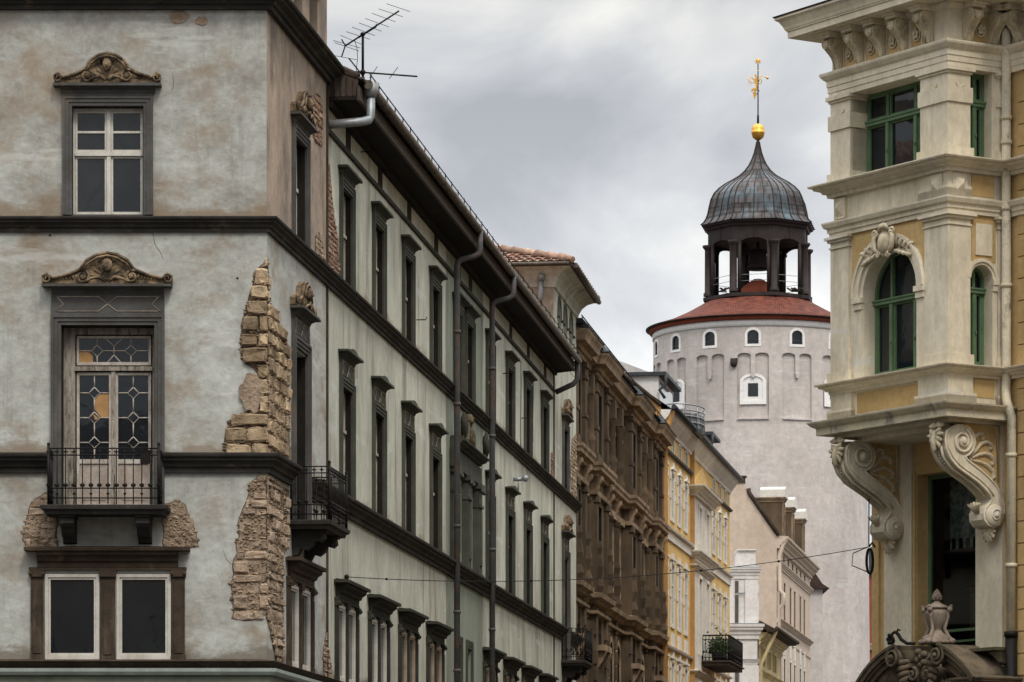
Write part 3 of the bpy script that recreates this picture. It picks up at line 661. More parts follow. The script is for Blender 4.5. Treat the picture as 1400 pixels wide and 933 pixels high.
# piano nobile windows on the street
def window_b(orn):
    w = MB(); hw, h = .6, 2.04
    surround(w, hw, 0, h, .155)
    w.box(-hw - .155, hw + .155, -.05, 0, h + .155, h + .52)
    hood(w, hw + .29, h + .52, h + .64, .21, curved=not orn)
    win = w.build('window', 'green_surround', CB); sash_parts(win, hw, h, 'old_white_paint', 'glass_street', .105, 1.30)
    i = MB(); za, zb = h + .21, h + .46; x0 = hw + .08
    for sx in (-1, 1):
        pts = [(sx * .02, (za + zb) / 2), (sx * .16, zb), (sx * (x0 - .05), zb)]; pts2 = [(sx * .02, (za + zb) / 2), (sx * .16, za), (sx * (x0 - .05), za)]
        for pp in (pts, pts2, [(sx * x0, zb), (sx * (x0 - .12), (za + zb) / 2), (sx * x0, za)]): i.tube([(a, -.055, b) for a, b in pp], .009, 4)
    i.build('inlay_line', 'inlay', win)
    if orn: carved_pediment(win, hw + .27, h + .66, 1.0)
    return win
wb = window_b(False); place(wb, SC_[1], 8.56)
for s_ in SC_[2:5] + SC_[5:9]: place(copy_tree(wb, CB), s_, 8.56)

# front balcony door with leaded lights
def balcony_door(hw, frontal=True):
    w = MB(); h = 10.655 - 7.66; sw = .165
    surround(w, hw, 0.0, h, sw, p=.09)
    w.box(-hw - sw + .003, hw + sw - .003, -.055, 0, h + sw + .002, h + sw + .36)
    hood(w, hw + .295, h + sw + .36, h + sw + .49, .24)
    win = w.build('balcony_door', 'grey_surround', CB)
    i = MB(); za, zb = h + sw + .06, h + sw + .30; x0 = hw + .09
    for sx in (-1, 1):
        for pp in ([(0, (za + zb) / 2), (sx * .15, zb), (sx * (x0 - .05), zb)], [(0, (za + zb) / 2), (sx * .15, za), (sx * (x0 - .03), za)], [(sx * (x0 - .02), zb), (sx * (x0 - .13), (za + zb) / 2), (sx * x0, za)]):
            i.tube([(a, -.06, b) for a, b in pp], .008, 4)
    i.build('inlay_line', 'inlay', win)
    carved_pediment(win, hw + .30, h + sw + .50, 1.05)
    yb = .24; f = MB(); dz = -7.66
    X = lambda px: xf(px) - FC[0]
    Z = lambda py: zf(py) + dz
    if not frontal:
        k = hw / .77
    else: k = 1
    # outer wooden frame
    f.box(-hw, (X(101)) * k, yb, yb + .1, 0, h); f.box(X(207) * k, hw, yb, yb + .1, 0, h); f.box(X(101) * k, X(207) * k, yb, yb + .1, Z(455), h)
    f.box(X(101) * k, X(207) * k, yb - .04, yb + .08, Z(505), Z(499))
    a0, a1, b0, b1 = X(103) * k, X(151) * k, X(156) * k, X(205) * k
    f.box(a1, b0, yb - .02, yb + .08, 0, Z(505))
    f.build('door_frame', 'worn_frame', win)
    lin = MB(); lin.box(-hw - .018, -hw + .01, .003, yb, 0, h); lin.box(hw - .01, hw + .018, -.0, yb, 0, h); lin.box(-hw + .01, hw - .01, .003, yb, h - .01, h + .018); lin.build('reveal_shade', 'shaded_reveal', win)  # dark lining paints shade into the door recess
    for (p, q) in ((a0, a1), (b0, b1)):
        l = MB(); casement(l, p, q, .02, Z(507), yb + .01, .045, .05); l.box(p + .045, q - .045, yb + .01, yb + .06, Z(632), Z(626)); lf = l.build('door_leaf', 'old_white_paint', win)
        pn = MB(); pn.box(p + .045, q - .045, yb + .03, yb + .05, .06, Z(632) - .002); pn.box(p + .10, q - .10, yb + .02, yb + .03, .14, Z(632) - .08); pn.build('door_panel', 'panel_paint', lf)
        gl = MB(); gl.box(p + .04, q - .04, yb + .045, yb + .055, Z(626), Z(510)); gl.build('pane', 'glass_dark', lf)
        ld = MB(); xc = (p + q) / 2; d = .095; y_ = yb + .035; t = .0115
        zz = [Z(535), Z(569), Z(603)]; top, bot = Z(510), Z(625)
        seq = top
        for zc in zz:
            ld.tube([(xc, y_, seq), (xc, y_, zc + d)], t, 4); seq = zc - d
            ld.tube([(xc, y_, zc + d), (xc - d, y_, zc), (xc, y_, zc - d), (xc + d, y_, zc), (xc, y_, zc + d)], t, 4)
            ld.tube([(p + .045, y_, zc), (xc - d, y_, zc)], t, 4); ld.tube([(q - .045, y_, zc), (xc + d, y_, zc)], t, 4)
        ld.tube([(xc, y_, seq), (xc, y_, bot)], t, 4)
        ld.build('leading', 'old_white_paint', lf)
    # upper light
    p, q = X(103) * k, X(205) * k; l = MB(); casement(l, p, q, Z(497), Z(457), yb + .01, .04, .05); lf = l.build('fanlight', 'old_white_paint', win)
    gl = MB(); gl.box(p + .03, q - .03, yb + .045, yb + .055, Z(497) + .02, Z(457) - .02); gl.build('pane', 'glass_dark', lf)
    ld = MB(); zc = Z(477); t = .0115; y_ = yb + .035; zt_, zb_ = Z(459), Z(495); xc = (p + q) / 2
    for sx in (-1, 1):
        x2 = xc + sx * .28; d = .095
        ld.tube([(x2, y_, zc + d), (x2 - d, y_, zc), (x2, y_, zc - d), (x2 + d, y_, zc), (x2, y_, zc + d)], t, 4)
        ld.tube([(x2, y_, zt_), (x2, y_, zc + d)], t, 4); ld.tube([(x2, y_, zb_), (x2, y_, zc - d)], t, 4)
        ld.tube([(x2 + sx * d, y_, zc), (xc + sx * .58 * k, y_, zc)], t, 4); ld.tube([(x2 - sx * d, y_, zc), (xc, y_, zc)], t, 4)
        ld.tube([(xc, y_, zc + .07), (xc + sx * .15, y_, zt_)], t, 4); ld.tube([(xc, y_, zc - .07), (xc + sx * .13, y_, zb_)], t, 4)
    ld.tube([(xc, y_, zc + .07), (xc, y_, zc - .07)], t, 4); ld.build('leading', 'old_white_paint', lf)
    cb = MB(); Y_ = yb + .040
    if frontal:
        cb.prism([(X(105), Z(497)), (X(125), Z(497)), (X(125), Z(484)), (X(119), Z(478)), (X(105), Z(478))], Y_, Y_ + .004)
        cb.prism([(X(130), Z(538)), (X(138), Z(534)), (X(147), Z(534)), (X(147), Z(568)), (X(136), Z(568)), (X(128), Z(558)), (X(128), Z(545))], Y_, Y_ + .004)
        cb.prism([(X(125), Z(563)), (X(134), Z(570)), (X(128), Z(572))], Y_, Y_ + .004)
        cb.build('cardboard_patch', 'cardboard', win)
    return win
wd = balcony_door(.77); wd.location = (FC[0], 0, 7.66)
c = copy_tree(wd, CB); c.location = (FC[1], 0, 7.66)
wd2 = balcony_door(.62, False); place(wd2, 3.1, 7.66); place(copy_tree(wd2, CB), 46.9, 7.66)

# mezzanine double windows
def window_c(frame_m, sm='brown_surround'):
    w = MB(); h = 1.44; H = 6.56 - 5.12
    for (a, b) in ((-1.27, -1.06), (1.06, 1.27)):
        w.box(a, b, -.05, .0, 0, H - .06); w.box(a + .035, b - .035, -.065, -.05, .12, H - .16); w.box(a - .02, b + .02, -.09, 0, H - .058, H + .05)
        w.box(a - .015, b + .015, -.065, -.0, .001, .10); w.ell((a, -.08, H - .01), (.035, .04, .035), 8, 5); w.ell((b, -.08, H - .01), (.035, .04, .035), 8, 5)
    w.box(-.12, .12, -.04, .0, 0, H - .06); w.box(-.07, .07, -.055, -.04, .1, H - .2); w.box(-.14, .14, -.08, 0, H - .058, H + .05)
    w.box(-1.3, 1.3, -.06, 0, H + .052, H + .10)
    w.sweep(molding(.27, H + .10, H + .42), [(-1.36 + .2, 0), (1.36 - .2, 0)]); w.box(-1.36, 1.36, -.265, 0, H + .36, H + .417)
    win = w.build('mezzanine_window', sm, CB)
    for sx in (-1, 1):
        a, b = (-1.04, -.14) if sx < 0 else (.14, 1.04)
        f = MB(); casement(f, a, b, .02, H - .01, -.02, .055, .08); casement(f, a + .057, b - .057, .08, H - .067, .0, .035, .05); fr = f.build('window_frame', frame_m, win)
        p = MB(); p.box(a + .08, b - .08, .035, .045, .09, H - .09); p.build('pane', 'glass_dark', fr)
    return win
wm = window_c('white_paint'); wm.location = (FC[0], 0, 5.12); c = copy_tree(wm, CB); c.location = (FC[1], 0, 5.12)
place(copy_tree(wm, CB), 3.1, 5.12)
wm3 = window_c('white_paint', 'street_trim'); place(wm3, SC_[1], 5.12); place(copy_tree(wm3, CB), SC_[2], 5.12)
wm2 = window_c('tan_paint', 'street_trim'); place(wm2, SC_[3], 5.12)
for s_ in SC_[4:]: place(copy_tree(wm2, CB), s_, 5.12)
for s_ in (23.9, 25.75):
    w = MB(); surround(w, .35, 0, 1.68, .18, p=.05); win = w.build('narrow_window', 'green_surround', CB); place(win, s_, 5.12)
    p = MB(); p.box(-.34, .34, .2, .22, 0, 1.68); p.build('pane', 'glass_street', win)

# centrepiece between the downpipes: three pilasters, entablature, carved group above
w = MB()
for x in (-1.95, 0, 1.95):
    w.box(x - .26, x + .26, -.16, 0, 0, 1.98); w.box(x - .17, x + .17, -.185, -.16, .2, 1.5); w.box(x - .31, x + .31, -.22, 0, 1.981, 2.10); w.box(x - .28, x + .28, -.20, 0, 1.55, 1.62)
    w.ell((x - .22, -.21, 1.93), (.06, .05, .06), 8, 5); w.ell((x + .22, -.21, 1.93), (.06, .05, .06), 8, 5); w.box(x - .3, x + .3, -.2, 0, -.06, .0)
w.box(-2.3, 2.3, -.14, 0, 2.101, 2.5); w.sweep(molding(.34, 2.5, 2.72), [(-2.25, 0), (2.25, 0)])
ce = w.build('centre_portico', 'green_surround', CB); place(ce, 24.75, 8.58)
for x in (-1.0, 1.0):
    f = MB(); casement(f, x - .6, x + .6, 0, 1.9, .2, .07, .07); f.box(x - .04, x + .04, .19, .26, .07, 1.83); fr = f.build('sash_frame', 'tan_paint', ce)
    p = MB(); p.box(x - .56, x + .56, .25, .26, .03, 1.87); p.build('pane', 'glass_street', fr)
sg = MB(); sg.fn = lambda p: (p[0] * .9, p[1] * .6, 2.74 + (p[2] - 2.74) * .66)
sg.prism([(-.5, 2.74), (.5, 2.74), (.62, 3.05), (.45, 3.5), (.2, 3.62), (-.2, 3.62), (-.45, 3.5), (-.62, 3.05)], -.3, 0); sg.ell((0, -.34, 3.1), (.34, .14, .36), 12, 8)
sg.lathe([(0, .38), (.12, .36), (.2, .24), (.21, .1), (.14, 0), (0, 0)], (0, -.22, 3.55), 12)
for sx in (-1, 1):
    sg.tube([(sx * .3, -.25, 3.45), (sx * .55, -.28, 3.2), (sx * .6, -.28, 2.95), (sx * .9, -.25, 2.8), (sx * 1.2, -.2, 2.82)], [.08, .1, .1, .09, .04], 8)
    sg.spiral((sx * .72, 2.95), .15, .03, 1.4, .04, y=-.27, hand=sx)
sg.build('carved_group', 'carving_dark', ce)
for sx in (-1, 1):
    a = MB()
    for q in range(7):
        t = R(90 + sx * (-38 + 13 * q)); a.leaf((sx * 1.95, 2.72), (sx * 1.95 + .55 * math.cos(t) * .7, 2.72 + .62 * math.sin(t)), .07, .16, y=-.2)
    a.box(sx * 1.95 - .2, sx * 1.95 + .2, -.3, 0, 2.73, 2.80); a.build('palmette', 'street_trim', ce)

# --- balconies
def balcony(front):
    w_, d_ = .93, .72; s = MB()
    s.sweep([(0, -.16), (.03, -.16), (.05, -.10), (.10, -.08), (.11, -.02), (0, -.0)], [(-w_, .0), (-w_, -d_ + .1), (w_, -d_ + .1), (w_, 0)])
    s.box(-w_ + .003, w_ - .003, -d_ + .103, -.001, -.15, -.006)
    b = s.build('balcony', 'dark_trim', CB)
    for x in (-.62, .62):
        k = MB(); pr = [(0, -.16), (-.55, -.16), (-.57, -.30), (-.50, -.36), (-.40, -.33), (-.36, -.42), (-.26, -.50), (-.16, -.47), (-.10, -.58), (0, -.60)]
        k.prism(pr, x - .11, x + .11, 'yz'); k.spiral((-.46, -.27), .07, .02, 1.2, .02, plane='yz', y=x + .115); k.spiral((-.46, -.27), .07, .02, 1.2, .02, plane='yz', y=x - .115)
        k.box(x - .13, x + .13, -.6, 0, -.2, -.165); k.build('bracket', 'dark_trim', b)
    r = MB(); H = .92; yf = -d_ + .04; xs = w_ - .03
    def rail_run(p, q, n):
        (ax, ay), (bx, by) = p, q
        for z in (.10, .26, H - .12, H - .01): r.tube([(ax, ay, z), (bx, by, z)], .012, 6)
        for i in range(n + 1):
            u = i / n; x, y = ax + (bx - ax) * u, ay + (by - ay) * u
            r.tube([(x, y, 0), (x, y, H - .01)], .0095, 5)
            if i < n or True:
                dx, dy = (bx - ax), (by - ay); L_ = math.hypot(dx, dy); dx /= L_; dy /= L_
                r.ell((x, y, .31), (.032 * abs(dx) + .012, .032 * abs(dy) + .012, .035), 6, 4)
                r.ell((x, y, H - .065), (.04 * abs(dx) + .01, .04 * abs(dy) + .01, .014), 6, 4); r.ell((x, y, H - .065), (.014, .014, .045), 6, 4)
                if i % 2: r.ell((x, y, .17), (.026, .026, .022), 6, 4)
    rail_run((-xs, yf), (xs, yf), 13); rail_run((-xs, -.02), (-xs, yf), 5); rail_run((xs, yf), (xs, -.02), 5)
    for x in (-xs, xs):
        r.tube([(x, yf, 0), (x, yf, H + .05)], .024, 8); r.ell((x, yf, H + .06), (.03, .03, .03), 8, 5); r.tube([(x, -.02, 0), (x, -.02, H)], .02, 6)
    r.build('railing', 'iron', b); return b
ba = balcony(True); ba.location = (FC[0], 0, 7.64); c = copy_tree(ba, CB); c.location = (FC[1], 0, 7.64)
place(copy_tree(ba, CB), 3.1, 7.64); place(copy_tree(ba, CB), 46.9, 7.64)
bx = MB(); bx.box(-.075, .075, -.05, .05, -.10, .09); bx.box(-.08, .08, -.055, .055, .09, .115); bx.box(-.02, .02, .04, .07, .04, .14)
o = bx.build('flower_box', 'iron'); o.location = (-4.05 + FC[0] + .68, 64 - .72, 8.40); tag(o, 'small black box clipped to the balcony railing under the leaded window', 'box')

# --- exposed masonry and old repairs on the corner
def patch(front, poly, seed, rowh=.24, bw=.42, m='sandstone', out_=.045, back='mortar', name='exposed_masonry', amp=.022, jit=.25, skip=0):
    q = [(xf(a), zf(b)) for a, b in poly] if front else poly
    q = rough(q, amp, .09, seed)
    if front is True: q = [((.03 if a > -.05 else a), b) for a, b in q]
    if front is False: q = [((-.03 if a < .06 else a), b) for a, b in q]
    sm = MB(); bm = MB(); masonry(sm, bm, q, rowh, bw, y=-.004, out=out_, seed=seed, jit=jit, skip=skip)
    rnd = random.Random(seed + 50); xs_ = [a for a, b in q]; zs_ = [b for a, b in q]; area = (max(xs_) - min(xs_)) * (max(zs_) - min(zs_))
    def inside(x, z):
        c_ = False
        for i in range(len(q)):
            (ax, az), (bx, bz) = q[i], q[(i + 1) % len(q)]
            if (az > z) != (bz > z) and x < (bx - ax) * (z - az) / (bz - az) + ax: c_ = not c_
        return c_
    cm = MB()
    for _ in range(int(area * 480)):
        x, z = rnd.uniform(min(xs_), max(xs_)), rnd.uniform(min(zs_), max(zs_))
        if not inside(x, z) or abs(x) < .02: continue
        sz_ = rnd.uniform(.012, .05) * (1.7 if rnd.random() < .15 else 1); pts = [(x + sz_ * rnd.uniform(.6, 1.5) * math.cos(t), z + sz_ * rnd.uniform(.4, 1.0) * math.sin(t)) for t in [2 * math.pi * k / 7 for k in range(7)]]
        y1 = -.012 - out_ * rnd.uniform(.1, 1.25); cm.add([(a, -.004, b) for a, b in pts] + [(x, y1, z)], [(k, (k + 1) % 7, 7) for k in range(7)])
    lip = MB(); n = len(q); run = []
    for a, b in q + q[:1]:
        if abs(a) < .04:
            if len(run) > 1: lip.tube(run, .010, 5)
            run = []
        else: run.append((a, -.004, b))
    if len(run) > 1: lip.tube(run, .010, 5)
    rz = 0 if front else RZ
    o = bm.build(name, back, CB, rz=rz); sm.build('blocks', m, o); tag(cm.build('crumbling_mortar', 'crumbs', o), kind='stuff'); lip.build('plaster_edge', 'mortar', o); return o
patch(True, [(364, 354), (351, 370), (346, 390), (342, 408), (334, 425), (331, 450), (330, 490), (345, 505), (352, 512), (354, 560), (338, 562), (327, 568), (312, 576), (309, 600), (305, 610), (311, 625), (364, 626)], 11)
patch(True, [(364, 650), (352, 651), (342, 665), (338, 688), (328, 715), (324, 750), (318, 790), (318, 845), (345, 848), (364, 840)], 12, rowh=.17, bw=.27, m='rubble', out_=.03, amp=.03, jit=.5, skip=.3, back='plaster_patch')
SP = lambda pts: [(max(.0, (lambda t: t)(((px - 700) / 5300. * 64 + 4.05) / (math.sin(ALPHA) - (px - 700) / 5300. * math.cos(ALPHA)))), 1.6 + (1195 - py) / 5300. * (64 + ((px - 700) / 5300. * 64 + 4.05) / (math.sin(ALPHA) - (px - 700) / 5300. * math.cos(ALPHA)) * math.cos(ALPHA))) for px, py in pts]
patch(False, SP([(365, 356), (367, 418), (376, 425), (384, 452), (386, 450), (391, 470), (394, 480), (394, 640), (365, 628)]), 13, rowh=.24, bw=.55)
patch(False, SP([(365, 652), (394, 668), (394, 742), (386, 762), (386, 904), (378, 906), (370, 868), (365, 845)]), 14, rowh=.16, bw=.45, m='rubble', out_=.035, jit=.5, skip=.12)
patch(True, [(72, 668), (55, 677), (43, 688), (36, 712), (30, 738), (40, 748), (78, 749), (79, 706), (73, 700)], 15, rowh=.11, bw=.24, m='rubble', out_=.018, amp=.02, jit=.4, skip=.4, back='plaster_patch')
patch(True, [(228, 690), (244, 684), (255, 692), (262, 712), (268, 732), (271, 748), (224, 749), (223, 712)], 16, rowh=.13, bw=.2, m='rubble', out_=.018, amp=.02, jit=.5, skip=.6, back='plaster_patch')
patch(False, SP([(425, 132), (432, 128), (440, 140), (440, 200), (432, 196), (426, 180)]), 17, rowh=.10, bw=.26, m='brick', out_=.02, amp=.012)
patch(False, [(6.0, 12.5), (6.0, 14.45), (6.25, 14.4), (6.5, 13.9), (6.8, 13.5), (7.2, 13.2), (7.3, 12.5)], 18, rowh=.10, bw=.3, m='brick', out_=.02, amp=.02)
patch(False, [(4.7, 12.5), (4.75, 12.9), (5.1, 13.05), (5.5, 12.85), (5.85, 12.5)], 19, rowh=.1, bw=.2, m='rubble', out_=.02)
patch(False, [(5.7, 5.12), (5.5, 5.5), (5.85, 5.95), (6.2, 5.6), (6.55, 5.12)], 20, rowh=.1, bw=.2, m='rubble', out_=.02)
patch(False, [(43.2, 12.5), (43.2, 13.2), (43.8, 13.3), (43.9, 12.5)], 21, rowh=.1, bw=.3, m='brick', out_=.02)
patch(False, [(48.6, 12.5), (48.3, 13.4), (48.9, 14.2), (50.05, 14.5), (50.05, 12.5)], 22, rowh=.12, bw=.4, m='rubble', out_=.02)
rp = MB()
def blob(cx, cy, rx, ry, seed, t=.012):
    rnd = random.Random(seed); pl = []
    for k in range(22):
        a = 2 * math.pi * k / 22; q = 1 + rnd.uniform(-.13, .13); pl.append((xf(cx) + rx / 82.8 * q * math.cos(a), zf(cy) + ry / 82.8 * q * math.sin(a)))
    rp.prism(pl, -t, 0.001)
blob(345, 537, 17, 26, 1, .05); blob(245, 23, 14, 9, 2); blob(276, 29, 9, 6, 3); rp.build('plaster_repair', 'plaster_patch', CB)
rp = MB(); blob(69, 322, 1.6, 1.6, 4, .003); blob(325, 381, 1.6, 1.4, 5, .003); rp.build('drill_hole', 'dark_void', CB)

for pts in ([(205, 312), (210, 322), (212, 334), (220, 346), (224, 356)], [(160, 404), (163, 412), (161, 424), (163, 434)], [(236, 100), (238, 112), (236, 126)], [(240, 700), (252, 710), (262, 726)], [(320, 775), (310, 765), (305, 752)]):
    ck = MB(); ck.tube([(xf(a), -.001, zf(b)) for a, b in pts], [.002] + [.004] * (len(pts) - 2) + [.002], 4); ck.build('crack', 'mortar', CB)
# --- attic storeys over both corner blocks, with three arched windows
def attic(s0, s1, m, root_name):
    zb, zt = 16.12, 18.0; D = 6.0
    a = MB(); cs = [s0 + (s1 - s0) * k for k in (.24, .5, .76)]; hw = .42
    ops = [(c - hw, c + hw, 16.25, 17.78) for c in cs]; a.wall(s0, s1, zb, zt, ops, .35)
    for c in cs: a.archfill(c - hw, c + hw, 17.78 - hw, 17.78, 0, .35)
    at = a.build('attic_storey', m, CB, rz=RZ)
    sd_ = MB(); sd_.box(s0, s0 + .2, .001, D, 14, zt); sd_.box(s1 - .2, s1, .001, D, 14, zt); sd_.box(s0 + .2, s1 - .2, D - .2, D, 15, zt); sd_.box(s0 + .21, s1 - .21, .6, .7, 16, zt); sd_.build('side_wall', 'plaster_pink', at)
    for c in cs:
        r = MB(); r.archring(c, 17.78 - hw, hw, hw + .10, -.02, 0, leg=.12); r.box(c - hw - .16, c - hw, -.07, 0, 17.18, 17.24); r.box(c + hw, c + hw + .16, -.07, 0, 17.18, 17.24); w = r.build('arched_window', 'green_surround', at)
        p = MB(); p.box(c - hw, c + hw, .3, .32, 16.25, 17.78); p.build('pane', 'glass_street', w)
        f = MB(); f.box(c - .03, c + .03, .25, .29, 16.25, 17.75); f.box(c - hw, c + hw, .26, .3, 17.3, 17.36); f.build('sash_frame', 'brown_surround', w)
    loop = [(s0, 0), (s1, 0), (s1, D), (s0, D)]
    cv = MB(); cv.sweep([(0, zt - .12), (.05, zt - .1), (.08, zt + .02), (.16, zt + .18), (.3, zt + .32), (.48, zt + .40), (.5, zt + .41)], loop, closed=True); cv.build('cove', m, at)
    e = MB(); e.sweep([(.3, zt + .405), (.56, zt + .41), (.57, zt + .50), (.0, zt + .56)], loop, closed=True); e.build('eaves_board', 'dark_wood', at)
    gt = MB(); gt.tube([(s0 - .1, -.62, zt + .48), (s1 + .55, -.62, zt + .44)], .075, 8)
    for k in range(14): gt.tube([(s0 + k * .47, -.62, zt + .385), (s0 + k * .47, -.70, zt + .44), (s0 + k * .47, -.70, zt + .50)], .018, 5)
    gt.tube([(s0 - .61, -.5, zt + .47), (s0 - .61, D, zt + .47)], .05, 8); gt.build('gutter', 'gutter_metal', at)
    ez = zt + .53; o_ = .6; rise = 1.1; A, B_, C_, D_ = (s0 - o_, -o_, ez), (s1 + o_, -o_, ez), (s1 + o_, D + o_, ez), (s0 - o_, D + o_, ez)
    cx = (s0 + s1) / 2; hb = (s1 - s0) / 2 + o_; P1, P2 = (cx, -o_ + hb, ez + rise), (cx, D + o_ - hb + .01, ez + rise)
    rf = MB()
    for (a1, b1, c1, d1) in ((A, B_, P1, P1), (B_, C_, P2, P1), (C_, D_, P2, P2), (D_, A, P1, P2)):
        L_ = (Vector(b1) - Vector(a1)).length; hgt = math.hypot(hb, rise); u0 = (Vector(P1) - Vector(a1)).dot((Vector(b1) - Vector(a1)).normalized())
        if c1 == d1: rf.uv[len(rf.f)] = [(0, 0), (L_, 0), (hb, hgt)]; rf.add([a1, b1, c1], [(0, 1, 2)])
        else: rf.quad(a1, b1, c1, d1, [(0, 0), (L_, 0), (L_ - hb, hgt), (hb, hgt)])
    roof = rf.build('roof', 'roof_tiles', at)
    # stepped tile courses on the side towards the viewer
    tl = MB()
    for k in range(9):
        u = k / 9; y0, y1 = -o_ + hb * u, D + o_ - hb * u; x = s0 - o_ + hb * u; z = ez + rise * u
        n = int((y1 - y0) / .24)
        for i in range(n):
            ya = y0 + (y1 - y0) * i / n; tl.prism([(ya, z + .005), (ya + .115, z + .04), (ya + .225, z + .005)], x - .03, x + .16, 'yz')
    tl.build('tile_courses', 'roof_tiles', roof)
    rt = MB()
    for (a1, b1) in ((A, P1), (D_, P2), (B_, P1)):
        a1, b1 = Vector(a1), Vector(b1); n = 10
        for k in range(n): rt.tube([a1.lerp(b1, k / n) + Vector((0, 0, .03)), a1.lerp(b1, (k + 1.08) / n) + Vector((0, 0, .06))], [.085, .115], 8)
    rt.build('ridge_tiles', 'brick', roof)
    return at
at0 = attic(0, J0, 'plaster_pink', 'a'); at1 = attic(J1, LEN, 'plaster_street', 'b')
at_f = MB(); at_f.box(-14, -.0, .0, .3, 16.13, 18.3); at_f.box(-14, 0, .3, 12, 18.0, 18.3); at_f.build('attic_front', 'plaster_pink', CB)
tp = MB(); tp.tube([(J1 - .12, .35, 18.1), (J1 - .12, .35, 17.6), (J1 - .06, .45, 17.5), (J1 - .06, .45, 16.0)], .085, 8); tp.tube([(J1 - .12, .35, 18.1), (J1 - .2, .3, 18.25)], .11, 8); tp.build('downpipe', 'zinc', at1, rz=0)

# --- main roof, eaves and gutters
e = MB(); PO = .55
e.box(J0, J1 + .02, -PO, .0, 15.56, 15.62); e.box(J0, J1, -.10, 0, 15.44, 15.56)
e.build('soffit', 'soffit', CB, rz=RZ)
e = MB(); e.box(J0, J1, -PO - .03, -PO - .001, 15.54, 15.82); e.box(J0 + .0, J1, -PO - .045, -PO - .031, 15.56, 15.62)
e.prism([(-.02, 15.63), (-PO + .02, 15.63), (-PO - .02, 15.95), (.1, 16.30)], J0 + .02, J0 + .06, 'yz'); 
for k in range(5): e.box(J0 - .005, J0 + .02, -.03 - k * .11, -.035 - k * .11 - .006, 15.64, 16.2 - k * .07)
e.prism([(-.0, 15.5), (-PO, 15.56), (-PO, 15.9), (.2, 16.2)], J1 - .03, J1 + .03, 'yz')
e.build('fascia_board', 'dark_wood', CB, rz=RZ)
rf = MB(); L_ = J1 - J0
rf.quad((J0, -.62, 15.93), (J1, -.62, 15.93), (J1, 5.5, 18.2), (J0, 5.5, 18.2), [(0, 0), (L_, 0), (L_, 6.5), (0, 6.5)])
rf.quad((J0, 11.2, 15.9), (J1, 11.2, 15.9), (J1, 5.5, 18.2), (J0, 5.5, 18.2), [(0, 0), (L_, 0), (L_, 6.5), (0, 6.5)])
roof = rf.build('roof', 'roof_tiles', CB, rz=RZ)
tl = MB()
for k in range(150):
    s_ = J0 + .02 + k * .253; tl.prism([(s_, 15.93), (s_ + .06, 15.985), (s_ + .13, 16.0), (s_ + .2, 15.975), (s_ + .24, 15.93)], -.66, -.35)
for k in range(3): tl.tube([(J0 + .1, -.55 + k * .2, 15.97 + k * .08), (J0 + .14, -.25 + k * .2, 16.12 + k * .08)], .09, 8)
tl.build('eaves_tiles', 'roof_tiles', roof)
gu = MB(); gu.tube([(J0 + .35, -.70, 15.90), (J1 + .1, -.70, 15.84)], .085, 10)
for k in range(47): s_ = J0 + .5 + k * .8; gu.tube([(s_, -.60, 15.85), (s_, -.65, 15.805), (s_, -.71, 15.795), (s_, -.775, 15.85), (s_, -.79, 15.92)], .013, 5)
gu.build('gutter', 'gutter_metal', CB, rz=RZ)
sw = MB(); sw.tube([(J0 + .4, -.72, 16.10), (J1, -.72, 16.04)], .012, 5)
for k in range(38): s_ = J0 + .5 + k; sw.tube([(s_, -.72, 15.95), (s_, -.72, 16.11)], .011, 4)
sw.build('lightning_wire', 'iron', CB, rz=RZ)
def pipe(pts, r, m, rings=(), ringr=None):
    p = MB(); p.tube(pts, r, 10)
    for q in rings: p.tube([(q[0], q[1], q[2] - .035), (q[0], q[1], q[2] + .035)], r * 1.25, 10)
    return p
for s_ in (22.0, 28.3):
    p = pipe([(s_ + .15, -.72, 15.85), (s_ + .15, -.72, 15.42), (s_ + .14, -.69, 15.34), (s_ + .12, -.62, 15.29), (s_ + .02, -.32, 15.2), (s_, -.25, 15.14), (s_, -.23, 15.05), (s_, -.23, .1)], .068, 'dark_pipe',
             [(s_, -.23, z) for z in (13.6, 12.0, 9.3, 7.4, 6.1)])
    p.build('downpipe', 'dark_pipe', CB, rz=RZ)
p = pipe([(J0 + .52, -.72, 15.9), (J0 + .50, -.72, 15.35), (J0 + .46, -.69, 15.28), (J0 + .30, -.60, 15.22), (J0 + .06, -.02, 15.13)], .08, 'zinc'); p.tube([(J0 + .52, -.72, 15.95), (J0 + .51, -.72, 15.7)], [.16, .105], 10)
p.build('downpipe', 'zinc', CB, rz=RZ)
p = pipe([(J1 - .05, -.66, 15.85), (J1 + .05, -.66, 15.35), (J1 + .02, -.55, 15.2), (J1 + .05, -.05, 14.98)], .075, 'dark_pipe'); p.build('downpipe', 'dark_pipe', CB, rz=RZ)
# little fittings on the street face
ft = MB(); ft.tube([(33.9 + .6, 0, 11.6), (33.9 + .6, -.22, 11.6)], .05, 8); ft.ell((34.5, -.3, 11.62), (.09, .09, .09), 8, 6); ft.tube([(34.5, -.12, 11.6), (34.5, -.12, 11.3)], .02, 5); ft.build('wall_fitting', 'zinc', CB, rz=RZ)
ft = MB()
for s_, z in ((17.3, 13.2), (36.2, 13.35), (32.3, 14.0), (9.9, 15.35)): ft.tube([(s_, 0, z), (s_, -.2, z), (s_, -.22, z + .06)], .012, 5)
for s_, z0, z1 in ((38.8, 13.0, 14.8), (36.0, 12.6, 14.8)): ft.tube([(s_ + .05 * math.sin(k), -.015, z1 + (z0 - z1) * k / 6) for k in range(7)], .008, 4)
ft.build('wall_hook', 'iron', CB, rz=RZ)

